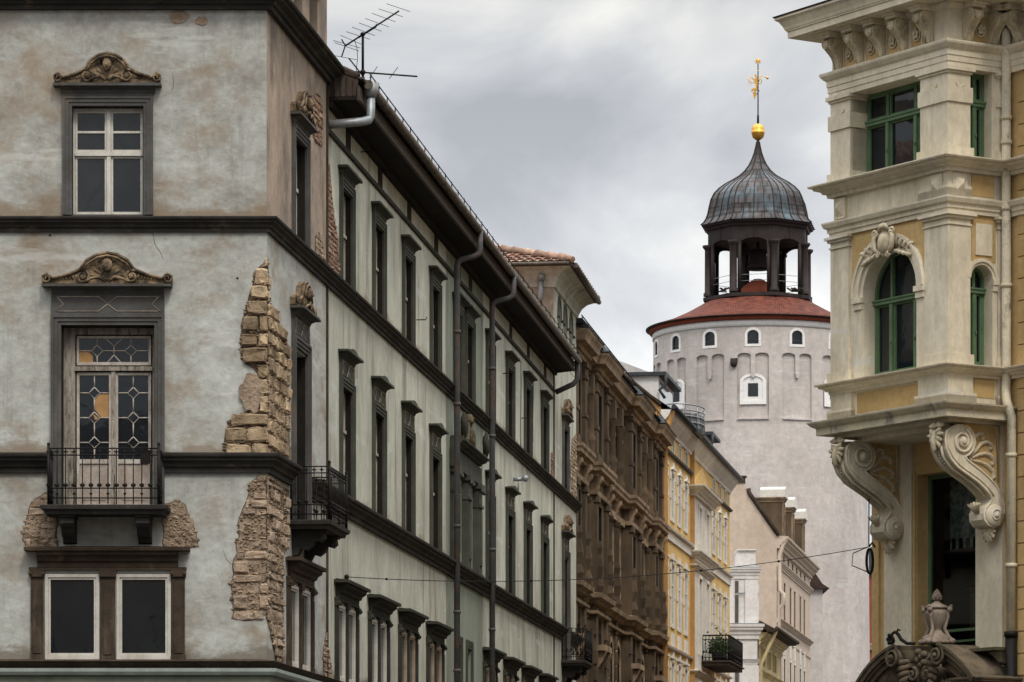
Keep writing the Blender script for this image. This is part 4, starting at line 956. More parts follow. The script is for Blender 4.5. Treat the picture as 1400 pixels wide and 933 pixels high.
# aerial on the roof
AN = thing('roof_antenna', 'old twin-boom television antenna on a mast above the gutter of the weathered building', 'antenna', (-2.74, 71.2, 16.1))
def ap(px, py, y=0): return ((px - 495) / 74.4, y, .21 + (100 - py) / 74.4)
m = MB(); m.tube([ap(495, 112), ap(495, 46)], .024, 8); m.ell(ap(495, 99), (.055, .055, .055), 8, 5); m.ell(ap(495, 47), (.05, .05, .04), 8, 5); m.build('mast', 'iron', AN)
b = MB(); b.tube([ap(471, 63), ap(544, 12, .2)], .017, 6); b.tube([ap(489, 51, .06), ap(513, 35, .12)], .013, 6); b.tube([ap(513, 35, .12), ap(513, 31, .12)], .011, 5); b.tube([ap(466, 54), ap(471, 63), ap(466, 78)], .013, 5); b.build('boom', 'iron', AN)
e = MB()
for (xa, ya, xb, yb_) in ((528, 8, 559, 12), (517, 15, 549, 19), (508, 21, 539, 26), (499, 28, 530, 33), (490, 34, 520, 39), (481, 40, 511, 45), (473, 46, 504, 50), (465, 51, 493, 57), (455, 58, 491, 62), (457, 61, 489, 66)): e.tube([ap(xa, ya, -.15), ap(xb, yb_, .25)], .0055, 4)
e.build('elements', 'iron', AN, each=False)
b = MB(); b.tube([ap(482, 99, -.05), ap(569, 101, .25)], .016, 6); b.tube([ap(476, 80), ap(495, 104)], .014, 6); b.tube([ap(478, 95), ap(488, 106)], .012, 5); b.build('boom', 'iron', AN)
e = MB(); e.tube([ap(504, 107), ap(515, 91)], .006, 4); e.tube([ap(531, 108), ap(543, 92)], .006, 4); e.tube([ap(449, 75), ap(487, 82)], .005, 4); e.build('elements', 'iron', AN, each=False)
cb_ = MB(); cb_.tube([ap(484, 56), ap(487, 66), ap(488, 80), ap(486, 95), ap(488, 108)], .006, 4); cb_.build('cable', 'iron', AN)

# ================================================================== 2. cream corner house with oriel (right)
TH = math.atan(3350 / 5300.); RU = (math.sin(TH), -math.cos(TH)); RI = (math.cos(TH), math.sin(TH)); RO = (597 / 5300 * 70, 70.)
OR = thing('oriel_house', 'ornate cream and ochre corner building with scroll-bracketed oriel and green window frames', 'building', (RO[0], RO[1], 0), math.atan2(RU[1], RU[0]))
XL, YW = -3.43, 1.33           # oriel: x from XL to 0, y from 0 (front) to the wall plane YW
def bay(prof, name, m, parent=None, x0=XL, jog=None):
    b = MB(); path = [(XL, YW), (XL, 0), (0, 0), (0, YW)] if jog is None else jog; b.sweep(prof, path); return b.build(name, m, parent or OR)
# main wall (behind and beside the oriel)
w = MB(); w.wall(-3.93, 9, 0, 19, [(-2.6, -.82, 5.7, 9.1), (-3.0, -.2, 0.05, 3.6, .6)], .34, y=YW); w.build('wall', 'ochre', OR)
w = MB(); w.box(-3.93, -3.6, YW + .01, 14, 0, 19); w.box(-3.6, 9, 13.7, 14, 0, 19); w.box(8.7, 9, YW + .01, 13.7, 0, 19); w.build('rear_wall', 'ochre', OR)
w = MB(); w.box(-3.6, -2.75, YW + .6, YW + .9, 0, 18.9); w.box(-.7, 8.7, YW + .6, YW + .9, 0, 18.9); w.box(-2.75, -.7, YW + 2.4, YW + 2.5, 5, 9.5); w.box(-2.75, -.7, YW + .6, YW + .9, 9.5, 18.9)
w.box(-2.75, -.7, YW + .9, YW + 2.4, 9.5, 9.6); w.box(-2.75, -.7, YW + .6, YW + .9, 3.7, 5.3); w.box(-2.75, -.7, YW + .9, YW + 2.4, 5.3, 5.35); w.build('inner_wall', 'dark_void', OR)
# pilaster strips under the oriel
p = MB(); p.box(-3.54, -2.70, YW - .06, YW, 4.2, 9.8); p.box(-.80, -.03, YW - .06, YW, 4.2, 9.8); p.build('pilaster_strip', 'cream', OR)
p = MB(); p.box(-3.93, -3.72, YW - .05, YW - .001, 4.2, 9.8); p.box(-2.68, -2.62, YW - .04, YW, 5.7, 9.15); p.build('ochre_strip', 'ochre', OR)
# rusticated wall right of the pipe
r = MB()
for k in range(34):
    z = 5.2 + k * .40
    if z > 15.9: break
    r.box(.36, 9, YW - .03, YW, z + .012, z + .388)
r.build('rusticated_wall', 'ochre', OR)
r = MB()
for z in (14.75, 12.75, 11.45, 10.2, 8.45, 13.9):
    r.box(.62, 1.7, YW - .07, YW - .03, z, z + .55)
r.build('quoin_block', 'cream', OR)

# storey cornices shared by oriel and wall
def PATHJ(x1=9): return [(XL, YW), (XL, 0), (0, 0), (0, YW), (x1, YW)]
def full(prof, name, m): b = MB(); b.sweep(prof, PATHJ()); return b.build(name, m, OR)
full(molding(.36, 14.30, 14.54), 'storey_cornice', 'cream')
full(molding(.27, 10.60, 10.80), 'sill_cornice', 'cream')
full([(0, 13.55), (.06, 13.55), (.065, 13.63), (.09, 13.635), (.095, 13.71), (.14, 13.73), (.17, 13.80), (.17, 13.83), (0, 13.84)], 'architrave_course', 'cream')
bay([(0, 9.84), (.24, 9.84), (.24, 9.97), (.30, 10.0), (.36, 10.06), (.37, 10.09), (0, 10.11)], 'base_slab', 'flaked_paint')
sf = MB(); sf.box(XL + .02, -.02, .02, YW - .002, 9.78, 9.842); sf.box(XL + .35, -.35, .3, YW - .003, 9.70, 9.779); sf.build('oriel_soffit', 'cream', OR)
# body of the oriel
REV = .37
b = MB(); b.wall(XL, 0, 10.1, 16.9, [(-2.86, -.78, 14.54, 16.17, REV), (-2.5, -.90, 10.80, 13.12, REV - .08)], y=0)
b.archfill(-2.5, -.90, 12.32, 13.12, 0, REV - .08, 18)
bod = b.build('oriel_wall', 'cream', OR)
b = MB(); b.fn = lambda p: (-p[1], p[0], p[2])
b.wall(0, YW, 10.1, 16.9, [(.50, 1.00, 14.54, 16.17, .3), (.50, 1.00, 10.80, 12.66, .3)], y=0); b.archfill(.50, 1.00, 12.41, 12.66, 0, .3, 10)
b.build('oriel_side_wall', 'cream', OR)
b = MB(); b.box(XL, XL + .1, .01, YW, 10.1, 16.9); b.build('oriel_side_wall', 'cream', OR)
b = MB(); b.box(XL + .15, -.42, .5, YW, 9.95, 16.8); b.build('oriel_core', 'dark_void', OR)
# ochre fields
f = MB()
y = -.012
f.box(-2.86, -.66, y, 0, 13.12, 13.548)
arcp = arc(-1.7, 12.32, 1.0, 180, 0, 20)
f.prism([(-2.86, 12.32)] + [(-2.70, 12.32)] + [q for q in arcp if q[1] < 13.13 and q[0] < -1.7] + [(-2.3, 13.118), (-2.86, 13.118)], y, 0)
f.prism([(-.66, 12.32), (-.70, 12.32)] + [q for q in arcp[::-1] if q[1] < 13.13 and q[0] > -1.7] + [(-1.1, 13.118), (-.66, 13.118)], y, 0)
f.box(-2.70, -.86, y, 0, 10.18, 10.55); f.box(.0, .012, .58, 1.05, 10.25, 10.58); f.box(0, .012, .52, 1.08, 12.72, 13.54); f.box(0, .012, .52, 1.05, 13.90, 14.28)
f.build('ochre_panel', 'ochre', OR)
f = MB(); f.box(.012, .04, .60, .98, 12.83, 13.40); f.box(0.0, .03, .52, 1.08, 10.105, 10.22); f.box(-2.70, -.86, -.03, 0, 10.105, 10.17); f.build('raised_panel', 'cream', OR)

def pil(b, x0, x1, y0, y1, z0, z1, kind):
    """pilaster box with base, shaft, shoulder and capital; x/y give the wall footprint, already proud"""
    def ring(o, za, zb): b.box(x0 - (o if x0 > XL - .2 else o), x1 + o, y0 - o, y1 + o, za, zb)
    h = z1 - z0
    ring(.05, z0, z0 + .20); b.prism([(0, 0), (.05, 0), (0, .05)], 0, 0.001, 'xy') if False else None
    ring(0, z0 + .20, z1)
    if kind == 'upper':
        ring(.035, z0 + h * .62, z0 + h * .79); ring(.03, z1 - .10, z1 - .055); ring(.07, z1 - .054, z1 + .02)
    elif kind == 'lower':
        ring(.025, z1 - .22, z1 - .19); ring(.045, z1 - .10, z1 - .05); ring(.09, z1 - .049, z1 + .0)
    else: ring(.05, z0, z0 + .15)
def corner_pil(name, z0, z1, kind, wx=.70, wy=.5, e=.05):
    b = MB(); pil(b, -wx, e, -e, wy, z0, z1, kind); return b.build(name, 'cream', OR)
corner_pil('corner_pilaster', 14.54, 16.17, 'upper', .76, .46); corner_pil('corner_pilaster', 10.80, 13.55, 'lower', .64, .46); corner_pil('corner_pedestal', 10.10, 10.60, 'base', .80, .5, .07)
corner_pil('corner_pedestal', 13.84, 14.30, 'none', .74, .42, .03)
for z0, z1, k, wx in ((14.54, 16.17, 'upper', .57), (10.8, 13.55, 'lower', .52), (10.1, 10.6, 'base', .6)):
    b = MB(); pil(b, XL - .04, XL + wx, -.05, .4, z0, z1, k); b.build('pilaster', 'cream', OR)
    b = MB(); pil(b, -.3, .05, 1.12, YW + .0, z0, z1, k); b.build('pilaster', 'cream', OR)
# lozenge blocks and crescents
d = MB()
def loz(cx, cz, w, h, face):
    if face == 1: vs = [(cx - w, -.05, cz - h), (cx + w, -.05, cz - h), (cx + w, -.05, cz + h), (cx - w, -.05, cz + h), (cx, -.15, cz)]
    else: vs = [(.05, cx - w, cz - h), (.05, cx + w, cz - h), (.05, cx + w, cz + h), (.05, cx - w, cz + h), (.15, cx, cz)]
    d.add(vs, [(0, 1, 4), (1, 2, 4), (2, 3, 4), (3, 0, 4), (0, 1, 2, 3)])
    if face == 1: d.box(cx - w - .03, cx + w + .03, -.055, 0, cz - h - .03, cz + h + .03)
    else: d.box(0, .055, cx - w - .03, cx + w + .03, cz - h - .03, cz + h + .03)
loz(-.30, 14.07, .14, .16, 1); loz(.22, 14.07, .13, .16, 2); loz(-3.18, 14.07, .13, .16, 1); d.build('lozenge_block', 'cream', OR)
d = MB()
for cx, cz in ((-.36, 15.93), (-3.14, 15.93)): d.tube([(a, -.055, b) for a, b in arc(cx, cz, .10, 190, 350, 8)], [.008, .016, .02, .024, .026, .024, .02, .016, .008], 5)
d.tube([(.055, a, b) for a, b in arc(.22, 15.93, .10, 190, 350, 8)], [.008, .016, .02, .024, .026, .024, .02, .016, .008], 5); d.build('crescent', 'cream_relief', OR)
# archivolts
a = MB(); a.archring(-1.7, 12.32, .80, .90, -.035, 0, 24, leg=.0); a.archring(-1.7, 12.32, .90, 1.02, -.075, 0, 24); a.archring(-1.7, 12.32, 1.02, 1.07, -.11, 0, 24)
for sx in (-1, 1):
    x = -1.7 + sx * .93; a.box(x - .14, x + .14, -.10, .0, 12.22, 12.318); a.box(x - .12, x + .12, -.07, 0, 12.10, 12.218); a.box(x - .115, x + .115, -.04, 0, 10.80, 12.098)
a.build('archivolt', 'cream', OR)
a = MB(); a.fn = lambda p: (-p[1], p[0], p[2]); a.archring(.75, 12.41, .25, .30, -.03, 0, 14); a.archring(.75, 12.41, .30, .36, -.06, 0, 14)
a.box(.99, 1.12, -.07, 0, 12.31, 12.408); a.box(1.0, 1.11, -.05, 0, 12.2, 12.308); a.box(1.0, 1.11, -.02, 0, 10.8, 12.198); a.build('archivolt', 'cream', OR)
# green windows
def green(parts, name, back=.06):
    g_ = MB(); [g_.box(*q) for q in parts]; return g_
yw = REV - .02
def winframe(x0, x1, z0, z1, y, tz, cols, archc=None, d=.07):
    w = MB(); F = .06
    w.box(x0, x0 + F, y, y + d, z0, z1 if not archc else archc[1]); w.box(x1 - F, x1, y, y + d, z0, z1 if not archc else archc[1]); w.box(x0 + F, x1 - F, y, y + d, z0, z0 + F * 1.2)
    if not archc: w.box(x0 + F, x1 - F, y, y + d, z1 - F, z1)
    else: w.archring(archc[0], archc[1], archc[2] - F, archc[2], y, y + d, 20)
    w.box(x0, x1, y - .05, y + d - .01, tz - .05, tz + .05); w.box(x0, x1, y - .07, y, tz + .015, tz + .045)
    for c in cols:
        hi = z1 - F if not archc else archc[1] + math.sqrt(max(0, archc[2] ** 2 - (c - archc[0]) ** 2)) - .02
        w.box(c - .045, c + .045, y - .03, y + d - .005, z0 + F, tz - .05); w.box(c - .03, c + .03, y - .035, y, z0 + F, tz - .1); w.box(c - .03, c + .03, y - .01, y + d - .005, tz + .05, hi)
    xs = [x0 + F] + list(cols) + [x1 - F]
    for k in range(len(xs) - 1):
        a, b = xs[k] + (.05 if k else 0), xs[k + 1] - (.05 if k < len(xs) - 2 else 0)
        casement(w, a, b, z0 + .08, tz - .055, y + .012, .035, .04)
        if not archc: casement(w, a, b, tz + .055, z1 - F, y + .012, .03, .04)
    for c in cols: w.ell((c + .02, y - .055, z0 + (tz - z0) * .45), (.014, .02, .045), 6, 4)
    return w
w = winframe(-2.86, -.78, 14.55, 16.17, .33, 15.62, (-2.2, -1.36)); wf = w.build('green_window', 'green_frame', OR)
p = MB(); p.box(-2.82, -.8, .385, .39, 14.6, 16.14); p.build('pane', 'glass_dark', wf)
w = winframe(-2.5, -.9, 10.81, 13.1, .25, 12.22, (-1.98, -1.26), (-1.7, 12.32, .80)); wf = w.build('green_window', 'green_frame', OR)
p = MB(); p.prism([(-2.47, 10.86), (-.93, 10.86)] + arc(-1.7, 12.32, .77, 0, 180, 16), .305, .31); p.build('pane', 'glass_dark', wf)
for z0, z1, tz, ar in ((14.55, 16.17, 15.62, None), (10.81, 12.64, 12.22, (.75, 12.41, .25))):
    w = MB(); w.fn = lambda p: (-p[1], p[0], p[2]); v = winframe(.50, 1.0, z0, z1, .22, tz, (.75,), ar); w.v = []
    v2 = MB(); v2.v = [Vector((-q.y, q.x, q.z)) for q in v.v]; v2.f = v.f; v2.sm = v.sm; wf = v2.build('green_window', 'green_frame', OR)
    p = MB(); p.box(-.29, -.28, .5, 1.0, z0, z1 - (.12 if ar else 0)); p.build('pane', 'glass_dark', wf)
sl = MB(); sl.box(-2.84, -.8, -.02, .3, 14.541, 14.56); sl.box(-2.48, -.92, -.02, .24, 10.80, 10.815); sl.build('window_sill', 'cream', OR)

# cartouche over the arch
c = MB(); cx, cz = -1.72, 13.22; c.fn = lambda p: (cx + (p[0] - cx) * 1.0, p[1] * .72, 13.2 + (p[2] - 13.2) * .92)
c.ell((cx, -.20, cz), (.17, .10, .21), 14, 9); c.ell((cx, -.16, cz), (.23, .08, .28), 14, 8)
for sx in (-1, 1):
    c.tube([(cx + sx * .1, -.2, cz - .25), (cx + sx * .26, -.22, cz - .10), (cx + sx * .28, -.22, cz + .10), (cx + sx * .20, -.2, cz + .26)], [.03, .05, .055, .035], 8)
    c.spiral((cx + sx * .25, cz + .22), .085, .02, 1.4, .032, y=-.2, hand=sx, start=R(90 + sx * 90), dome=.05)
    c.spiral((cx + sx * .14, cz - .24), .06, .015, 1.3, .025, y=-.22, hand=-sx, dome=.04)
    for q in range(4):
        b0 = (cx + sx * (.27 + .11 * q), cz - .10 - .035 * q); t = R(90 - sx * (22 + 12 * q))
        c.leaf(b0, (b0[0] + .26 * math.cos(t), b0[1] + (.26 - .02 * q) * math.sin(t)), .048, .20, .03 * sx)
        t = R(90 - sx * (95 + 5 * q)); b1 = (cx + sx * (.18 + .12 * q), cz - .17 - .03 * q); c.leaf(b1, (b1[0] + .24 * math.cos(t), b1[1] + .22 * math.sin(t)), .042, .22, -.02 * sx)
c.tube([(cx - .15, -.2, cz + .24), (cx - .05, -.25, cz + .33), (cx + .08, -.25, cz + .33), (cx + .15, -.2, cz + .24)], [.04, .055, .055, .04], 8)
c.ell((cx, -.22, cz + .34), (.09, .07, .06), 10, 6); c.build('cartouche', 'cream_relief', OR)

# entablature: architrave, frieze with consoles, big cornice
full([(0, 16.17), (.07, 16.17), (.07, 16.27), (.085, 16.275), (.085, 16.38), (.10, 16.385), (.10, 16.49), (.14, 16.52), (.19, 16.58), (.20, 16.61), (.20, 16.64), (0, 16.66)], 'architrave', 'cream')
full([(0, 16.65), (.02, 16.65), (.02, 17.22), (.08, 17.24), (.14, 17.30), (.14, 17.34), (0, 17.35)], 'frieze', 'cream')
full([(0.02, 17.34), (.62, 17.35), (.62, 17.47), (.645, 17.475), (.645, 17.50), (.66, 17.505), (.68, 17.56), (.74, 17.66), (.80, 17.70), (.80, 17.74), (0, 17.95)], 'main_cornice', 'cream')
full([(.0, 17.951), (.5, 17.82), (.82, 17.745), (.83, 17.765), (.5, 17.86), (0, 18.0)], 'cornice_flashing', 'dark_trim')
rb = MB(); rb.box(-3.9, 8.9, YW + .02, 13.9, 18.6, 18.8); rb.build('flat_roof', 'slate', OR)
rb = MB(); rb.box(-2.85, -2.605, YW + .342, YW + .59, 5.0, 9.5); rb.box(-.815, -.6, YW + .342, YW + .59, 5.0, 9.5); rb.box(-2.85, -2.75, YW + .6, YW + 2.45, 5, 9.5); rb.box(-.7, -.6, YW + .91, YW + 2.45, 5, 9.5); rb.box(-2.6, -.82, YW + .342, YW + .59, 9.11, 9.5); rb.box(-2.6, -.82, YW + .342, YW + .59, 5.2, 5.69); rb.build('room_lining', 'dark_void', OR)
rb = MB(); rb.box(XL + .3, -.1, .2, 8, 17.9, 19.2); rb.build('parapet_block', 'cream', OR)
def console(x, y, rot):
    c = MB(); T = Matrix.Translation((x, y, 0)) @ Matrix.Rotation(rot, 4, 'Z'); c.T = T; hw = .105
    # S-shaped side profile in (y, z): y negative is outward
    outer = [(-.02, 16.66), (-.055, 16.70), (-.08, 16.80), (-.13, 16.90), (-.20, 16.97), (-.27, 17.03), (-.31, 17.10), (-.31, 17.18), (-.25, 17.235), (0, 17.235)]
    c.prism(outer, -hw, hw, 'yz')
    for sx in (-1, 1):
        c.prism([(a, b) for a, b in arc(-.235, 17.14, .095, 0, 360, 14)[:-1]], sx * hw, sx * (hw + .025), 'yz'); c.ell((sx * (hw + .03), -.235, 17.14), (.022, .03, .03), 8, 5)
        c.tube([(sx * hw * .7, a - .006, b) for a, b in outer[1:7]], .018, 6)
    c.prism([(-.075, 17.18), (.075, 17.18), (.075, 17.09)] + arc(0, 17.09, .055, 0, -180, 8) + [(-.075, 17.09)], -.335, -.30)
    c.ell((0, -.34, 17.08), (.024, .024, .024), 8, 5)
    c.T = T; o = c.build('console', 'cream_relief', OR)
    s = MB(); s.T = T; s.box(-.15, .15, -.36, 0, 17.237, 17.285); s.box(-.165, .165, -.40, 0, 17.286, 17.338)
    s.build('console_cap', 'cream', o)
    s = MB(); s.T = T; s.box(-.135, .135, -.46, 0, 17.341, 17.352); s.box(-.16, .16, -.52, 0, 17.27 + .07, 17.349); s.build('modillion', 'cream', o)
    return o
CX = [-3.22, -2.56, -1.90, -1.24, -.50]
for x in CX: console(x, -.02, 0)
for y_ in (.40, 1.0): console(.02, y_, R(90))
console(.42, YW - .02, 0); console(1.1, YW - .02, 0); console(1.8, YW - .02, 0)
pn = MB()
for x in (-2.89, -2.23, -1.57): pn.box(x - .17, x + .17, -.03, 0, 16.70, 17.16)
pn.box(.0, .03, .52, .88, 16.70, 17.16); pn.box(.60, .92, YW - .03, YW, 16.7, 17.16); pn.box(-1.05, -.70, -.03, 0, 16.7, 17.16)
pn.build('frieze_panel', 'ochre', OR)
ro = MB()
def rosette(c, ax):
    T = Matrix.Translation(c) @ (Matrix.Rotation(R(90), 4, 'Z') if ax == 2 else Matrix.Identity(4)); ro.T = T
    ro.tube([(.11 * math.cos(t), -.02, .13 * math.sin(t)) for t in [2 * math.pi * k / 14 for k in range(15)]], .016, 6)
    for k in range(5): t = 2 * math.pi * k / 5 + .3; ro.ell((.05 * math.cos(t), -.035, .06 * math.sin(t)), (.035, .03, .042), 8, 5)
    ro.ell((0, -.06, 0), (.025, .03, .025), 8, 5)
for x in (-2.89, -2.23, -1.57, -.87): rosette((x, -.03, 16.92), 1)
rosette((.03, .70, 16.92), 2); rosette((.76, YW - .03, 16.92), 1); ro.build('rosette', 'cream_relief', OR)
bd = MB()
for x in CX[:-1]: bd.box(x + .13, x + .155, -.045, 0, 16.68, 17.20); bd.box(x + .505, x + .53, -.045, 0, 16.68, 17.20)
bd.build('panel_bead', 'cream', OR)

# great scroll brackets under the oriel
def sy(px): return -.02 + (px - 1290.) / 59.4
def sz(py): return 10.02 - (py - 560.) / 75.4
def bracket(xc):
    b = MB(); hw = .20
    up_ = [(1296, 587), (1303, 583), (1311, 582), (1320, 585), (1327, 595), (1328.5, 605), (1326, 615), (1320, 622), (1315, 625), (1319, 630), (1326, 635), (1336, 642), (1347, 651), (1357, 661), (1365, 674), (1369, 686), (1369, 697), (1367, 708), (1362, 716), (1354, 719), (1346, 716), (1341, 709)]
    lo_ = [(1341, 700), (1344, 692), (1349, 686), (1352, 680), (1349, 674), (1342, 667), (1332, 658), (1318, 649), (1304, 640), (1294, 628), (1289, 616), (1287.5, 602), (1290, 592)]
    pr = [(sy(a), sz(c)) for a, c in up_ + lo_]
    b.prism(pr, xc - hw, xc + hw, 'yz')
    band = [(sy(a), sz(c)) for a, c in [(1296, 587), (1291, 600), (1292, 614), (1298, 626), (1308, 637), (1322, 646), (1336, 655), (1347, 665), (1354, 676)]]
    for sx in (-1, 1):
        x = xc + sx * hw
        b.tube([(x, p, q) for p, q in pr + pr[:1]], .022, 6)
        b.tube([(x + sx * .004, p, q) for p, q in band], .018, 6)
        b.spiral((sy(1310.5), sz(604)), .24, .06, 1.75, .035, plane='yz', y=x, start=R(75), hand=-1, dome=sx * .05)
        b.ell((x + sx * .05, sy(1310.5), sz(604)), (.06, .075, .08), 10, 6)
        b.prism(arc(sy(1355), sz(703), .17, 0, 360, 18)[:-1], x, x + sx * .05, 'yz'); b.spiral((sy(1355), sz(703)), .13, .03, 1.4, .024, plane='yz', y=x + sx * .05, start=0, hand=1, dome=sx * .03)
        b.ell((x + sx * .08, sy(1355), sz(703)), (.04, .045, .045), 8, 5)
    # front groove with a string of beads
    lp = [(sy(a), sz(c)) for a, c in [(1287, 612), (1291, 627), (1302, 641), (1316, 650), (1330, 659), (1341, 668), (1348, 676)]]
    for off in (-.09, .09): b.tube([(xc + off, p - .012, q) for p, q in lp], .03, 6)
    fine = []
    for k in range(len(lp) - 1):
        for u in (0, .25, .5, .75): fine.append((lp[k][0] + (lp[k + 1][0] - lp[k][0]) * u, lp[k][1] + (lp[k + 1][1] - lp[k][1]) * u))
    for p, q in fine: b.ell((xc, p - .012, q - .012), (.022, .022, .022), 6, 4)
    # lower drum
    T = Matrix.Translation((xc - hw - .06, sy(1355), sz(703))) @ Matrix.Rotation(R(90), 4, 'Y')
    b.T = T; b.lathe([(0, 0), (.19, 0), (.205, .04), (.19, .10), (.18, .18), (.19, .24), (.205, .30), (.205, .48), (.19, .52), (0, .52)], (0, 0, 0), 24); b.T = None
    o = b.build('scroll_bracket', 'cream', OR)
    lf = MB(); yf = sy(1288); lf.T = None
    for q in range(9):
        t = R(-90 + (q - 4) * 32); L_ = .20 if q % 2 == 0 else .24
        lf.leaf((xc, sz(598)), (xc + L_ * 1.0 * math.cos(t), sz(598) + L_ * 1.15 * math.sin(t)), .045, .10, .012, y=yf - .02)
    lf.leaf((xc, sz(590)), (xc, sz(622)), .06, .14, y=yf - .03)
    for q in range(4):
        for sx in (-1, 1): lf.leaf((xc + sx * .02, sz(586) - .0), (xc + sx * (.08 + .05 * q), sz(578) - .02 * q), .035, .10, y=yf)
    for q in range(3): lf.ell((xc, yf - .06, sz(618) + .02 * q), (.03, .03, .03), 6, 4)
    for q in range(5):
        t = R(90 + (q - 2) * 26)
        lf.tube([(xc + .02 * (q - 2), sy(1344) - .05, sz(700)), (xc + .055 * (q - 2), sy(1340) - .06, sz(690)), (xc + .085 * (q - 2), sy(1338) - .03, sz(684) - abs(q - 2) * .02)], [.02, .032, .02], 6)
    for q in range(7):
        t = R(-90 + (q - 3) * 24); lf.leaf((xc, sz(718)), (xc + .20 * math.cos(t), sz(718) + .30 * math.sin(t)), .05, .16, y=sy(1362))
        lf.ell((xc + .16 * math.cos(t), sy(1362) - .09, sz(718) + .24 * math.sin(t)), (.03, .03, .03), 6, 4)
    lf.build('acanthus_leaf', 'cream_relief', o)
    # side web with palm spray
    w = MB(); web = [(1312, 572), (1366, 572), (1372, 590), (1372, 700), (1368, 672), (1356, 658), (1340, 645), (1322, 633), (1326, 620), (1330, 605), (1326, 590)]
    w.prism([(sy(a), sz(c)) for a, c in web], xc - .12, xc + .12, 'yz'); w.build('bracket_web', 'ochre', o)
    e = MB()
    for sx in (-1, 1):
        x = xc + sx * .125
        e.tube([(x, sy(1326), sz(577)), (x, sy(1362), sz(580)), (x, sy(1364), sz(655))], .022, 4)
        for pts in ([(1323, 626), (1329, 612), (1331, 599), (1336, 592), (1342, 592), (1343, 597)], [(1323, 626), (1334, 614), (1340, 605), (1347, 602), (1353, 604), (1354, 610)],
                    [(1324, 627), (1336, 621), (1345, 618), (1352, 620), (1357, 625), (1356, 631)], [(1324, 628), (1338, 630), (1348, 634), (1356, 641), (1358, 649), (1354, 654)]):
            P_ = [(x, sy(a), sz(c)) for a, c in pts]; e.tube(P_, [.016, .032, .040, .045, .045, .035], 7); e.ell(P_[-1], (.04, .05, .05), 8, 5)
            for k in range(len(P_) - 1):
                for u in (0, .33, .66):
                    q = Vector(P_[k]).lerp(Vector(P_[k + 1]), u); e.ell((q.x + sx * .04, q.y, q.z), (.012, .013, .013), 6, 4)
    e.build('palm_spray', 'cream_relief', o)
    return o
bracket(-.22); bracket(-3.18)

# lower window, lace curtain and sill things
w = MB(); z0, z1 = 5.72, 9.1; y = YW + .26
w.box(-2.6, -2.53, y, y + .07, z0, z1); w.box(-.89, -.82, y, y + .07, z0, z1); w.box(-2.53, -.89, y, y + .07, z0, z0 + .1); w.box(-2.53, -.89, y, y + .07, z1 - .08, z1)
w.box(-2.53, -.89, y - .01, y + .06, 6.12, 6.17); w.box(-2.53, -.89, y - .01, y + .06, 5.92, 5.96); wf = w.build('tall_window', 'green_frame', OR)
p = MB(); p.quad((-2.56, y + .04, z0 + .1), (-.85, y + .04, z0 + .1), (-.85, y + .04, z1 - .05), (-2.56, y + .04, z1 - .05)); p.build('pane', 'glass_clear', wf)
cu = MB(); yc = y + .45; zb = 7.72; n = 9
pts = [(-2.5, 9.05), (-.6, 9.05), (-.6, zb)]
for k in range(n):
    x = -.6 - 1.9 * (k + 1) / n; xm = x + 1.9 / n; pts += [(xm - .045, zb), (xm - .045, zb + .2), (x + .045, zb + .2), (x + .045, zb)] if k < n else []
pts += [(-2.5, zb)]
cu.prism(pts, yc, yc + .01); cu.box(-2.5, -.6, yc - .012, yc - .001, zb + .20, zb + .225)
for k in range(9):
    cx_, cz_ = -2.3 + (k % 4) * .5 + (.2 if k > 3 else 0), 8.1 + (k // 4) * .42
    for q in range(6): t = q * math.pi / 3; cu.ell((cx_ + .08 * math.cos(t), yc - .004, cz_ + .08 * math.sin(t)), (.06, .004, .06), 8, 4)
tag(cu.build('lace_curtain', 'lace', None, loc=(RO[0], RO[1], 0), rz=math.atan2(RU[1], RU[0])), 'dim patterned lace curtain with a notched hem inside the tall window under the oriel', 'curtain')
def rpt(x, y, z): return (RO[0] + RU[0] * x + RI[0] * y, RO[1] + RU[1] * x + RI[1] * y, z)
v = MB(); v.lathe([(0, 0), (.075, 0), (.08, .02), (.03, .06), (.03, .09), (.10, .22), (.115, .30), (.10, .38), (.06, .42), (.085, .46), (.08, .47), (0, .47)], n=16)
o = v.build('vase', 'porcelain'); o.location = rpt(-1.02, YW + .66, 6.95); tag(o, 'pale footed vase standing inside the tall window under the oriel', 'vase')
cb = thing('cabinet', 'dark low cabinet behind the glass of the tall window, the pale vase standing on it', 'cabinet', rpt(-1.25, YW + .72, 5.36), math.atan2(RU[1], RU[0]))
v = MB(); v.box(-.5, .45, -.15, .3, 0, 1.55); v.box(-.54, .49, -.19, .33, 1.551, 1.585); v.build('carcass', 'brown_surround', cb)
v = MB(); v.box(-.46, -.04, -.17, -.15, .1, 1.48); v.box(0, .41, -.17, -.15, .1, 1.48); v.build('door', 'dark_wood', cb)

# downpipe of the oriel house
p = pipe([(.17, YW - .13, 17.3), (.17, YW - .13, 10.55), (.18, YW - .15, 10.42), (.26, YW - .2, 10.2), (.32, YW - .2, 10.05), (.32, YW - .13, 9.9), (.30, YW - .13, 5.95)], .085, 'cream', [(.17, YW - .13, z) for z in (15.35, 14.9, 12.3, 13.7)] + [(.31, YW - .13, z) for z in (9.2, 7.2)])
o = p.build('downpipe', 'flaked_paint', OR)
p = MB(); p.tube([(.30, YW - .13, 5.98), (.30, YW - .13, 0.1)], .105, 10); p.tube([(.30, YW - .13, 6.0), (.30, YW - .13, 5.9)], .125, 10); p.tube([(.3, YW - .25, 5.4), (.3, YW - .4, 5.42), (.42, YW - .42, 5.42)], .025, 6); p.build('downpipe_foot', 'iron', OR)

